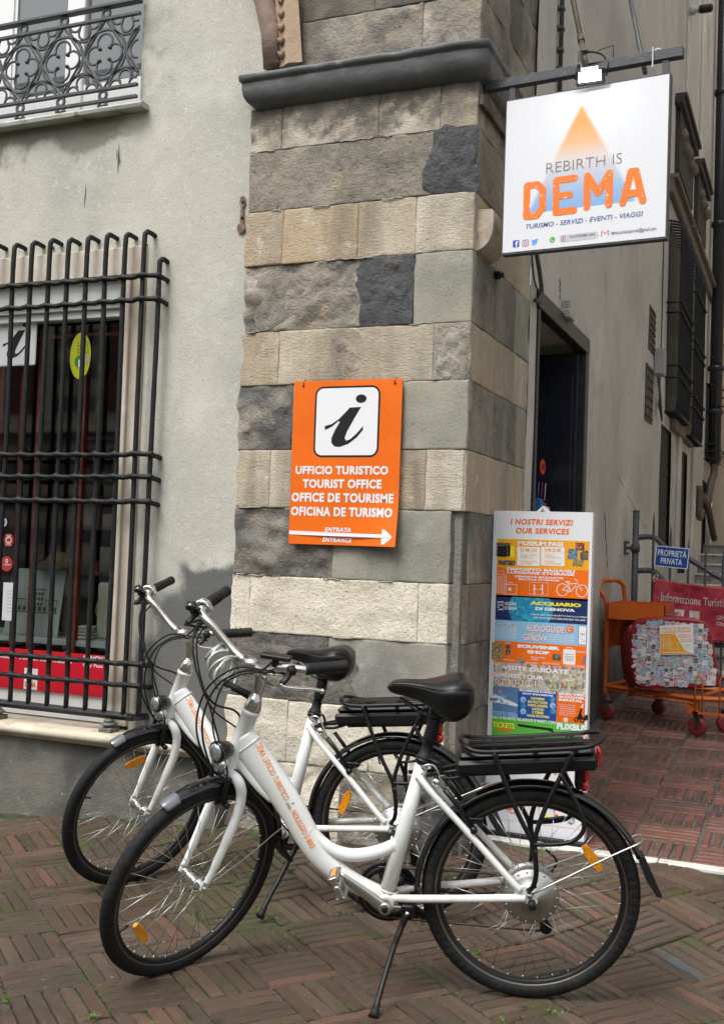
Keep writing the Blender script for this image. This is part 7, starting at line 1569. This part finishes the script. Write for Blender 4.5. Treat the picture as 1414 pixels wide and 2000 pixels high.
    for e in (-1, 1):
        d_ = V((.616-.445, 0, .421-.294)).normalized()*e; b = MB(); b.smooth = True; c_ = V((.445, e*.070, .294)); tip = c_+d_*.170+V((0,e*.008,0))
        wd = V((-d_.z, 0, d_.x)); vs_ = []
        b.tube([c_-d_*.004, c_+d_*.02, c_+d_*.09, tip-d_*.01, tip+d_*.006], [(.0075,.019),(.0078,.019),(.007,.0155),(.0065,.013),(.006,.010)], 12, up=wd)
        b.lathe([(.0195,-.010),(.0205,0),(.0195,.008),(.012,.009)], c_, (0,e,0), 20); ca = part(b, 'crank', ALUM if e > 0 else BLKM)
        b = MB(); b.lathe([(.010,.0085),(.010,.0115),(.004,.012)], c_, (0,e,0), 12); b.lathe([(.015,-.028),(.017,-.022),(.017,-.010)], c_, (0,e,0), 16); part(b, 'crank_bolt', BLKM, ca)
        pc_ = tip+V((0,e*.060,0)); tlt = math.radians(-68 if e > 0 else 20)
        X = Matrix.Translation(pc_) @ Matrix.Rotation(tlt, 4, 'Y'); b = MB(); b.X = X
        b.smooth = True; b.lathe([(.008,-.050),(.011,-.044),(.011,.038),(.007,.044)], (0,0,0), (0,1,0), 14); b.smooth = False
        for s_ in (-1, 1):
            b.box((s_*.032-.004,-.042,-.011),(s_*.032+.004,.040,.011),.0015)
            for k in range(5): b.prism([(-.009,-.011),(-.004,-.017),(.004,-.017),(.009,-.011)], -.0035, .0035, lambda u_, v_, t: V((s_*.032+t, -.034+.017*k+u_*.7, v_))); b.prism([(-.009,.011),(.009,.011),(.004,.017),(-.004,.017)], -.0035, .0035, lambda u_, v_, t: V((s_*.032+t, -.034+.017*k+u_*.7, v_)))
        for y_ in (-.038, .036): b.box((-.034,y_-.004,-.009),(.034,y_+.004,.009),.0015)
        pdl = part(b, 'pedal', ALUM)
        b = MB(); b.X = X
        for s_ in (-1, 1): b.box((s_*.0375-.0025,-.022,-.0075),(s_*.0375+.0025,.022,.0075),.001)
        part(b, 'pedal_reflector', AMB, pdl)
    # ---- kickstand
    b = MB(); b.smooth = True; b.lathe([(.022,-.012),(.024,0),(.022,.012)], (.378,.030,.268), (0,1,0), 16); b.obox((.378,.02,.285),(.04,.05,.02),None,.004)
    b.tube(cr([(.378,.040,.268),(.392,.048,.235),(.412,.075,.19),(.430,.115,.14),(.446,.165,.095),(.461,.212,.048)],5), [(.018,.011)]*5+[(.015,.010)]*5+[(.0105,.009)]*6+[(.0095,.0085)]*10, 10); ks = part(b, 'kickstand', BLKM)
    b = MB(); b.smooth = True; b.tube([(.456,.196,.062),(.461,.212,.046),(.466,.226,.033)], [.0095,.012,.017], 12); part(b, 'foot_pad', BLKR, ks)
    b = MB(); b.lathe([(.007,.012),(.007,.016),(0,.017)], (.378,.030,.268), (0,1,0), 10); part(b, 'bolt', CHRM, ks)
    if lock:
        b = MB(); b.smooth = True; pts = []; c_ = V((.930,-.085,1.035)); 
        for i in range(150):
            t = i/150*2*PI*5.2; k = i/150; pts.append(SX @ (c_+V((.030*(k-.5)*1.5+.048*math.cos(t), .055*(k-.5)*2+.012*math.sin(t*1.3), -.012+.046*math.sin(t)-.015*k))))
        b.tube(pts, .0052, 8); ck = part(b, 'coiled_lock_cable', mat('clear_coated_cable', (.42,.43,.40), .22, .35, coat=.6, bump=[(300,.5,.002)]))
        b = MB(); b.smooth = True; q = SX @ (c_+V((.018,.03,-.055))); q2 = SX @ (c_+V((-.03,.10,-.085))); b.tube([q, q.lerp(q2,.5), q2], [.011,.011,.013], 12); part(b, 'lock_barrel', BLKR, ck)
    return root
bicycle('nearer white step-through electric bicycle with a coiled cable lock on its handlebar', POSE1, ST1, True, math.radians(-26), math.radians(146), .35)
bicycle('white step-through electric bicycle behind the front one, close to the barred shop window', POSE2, ST2, False, math.radians(82), math.radians(22), 1.1)
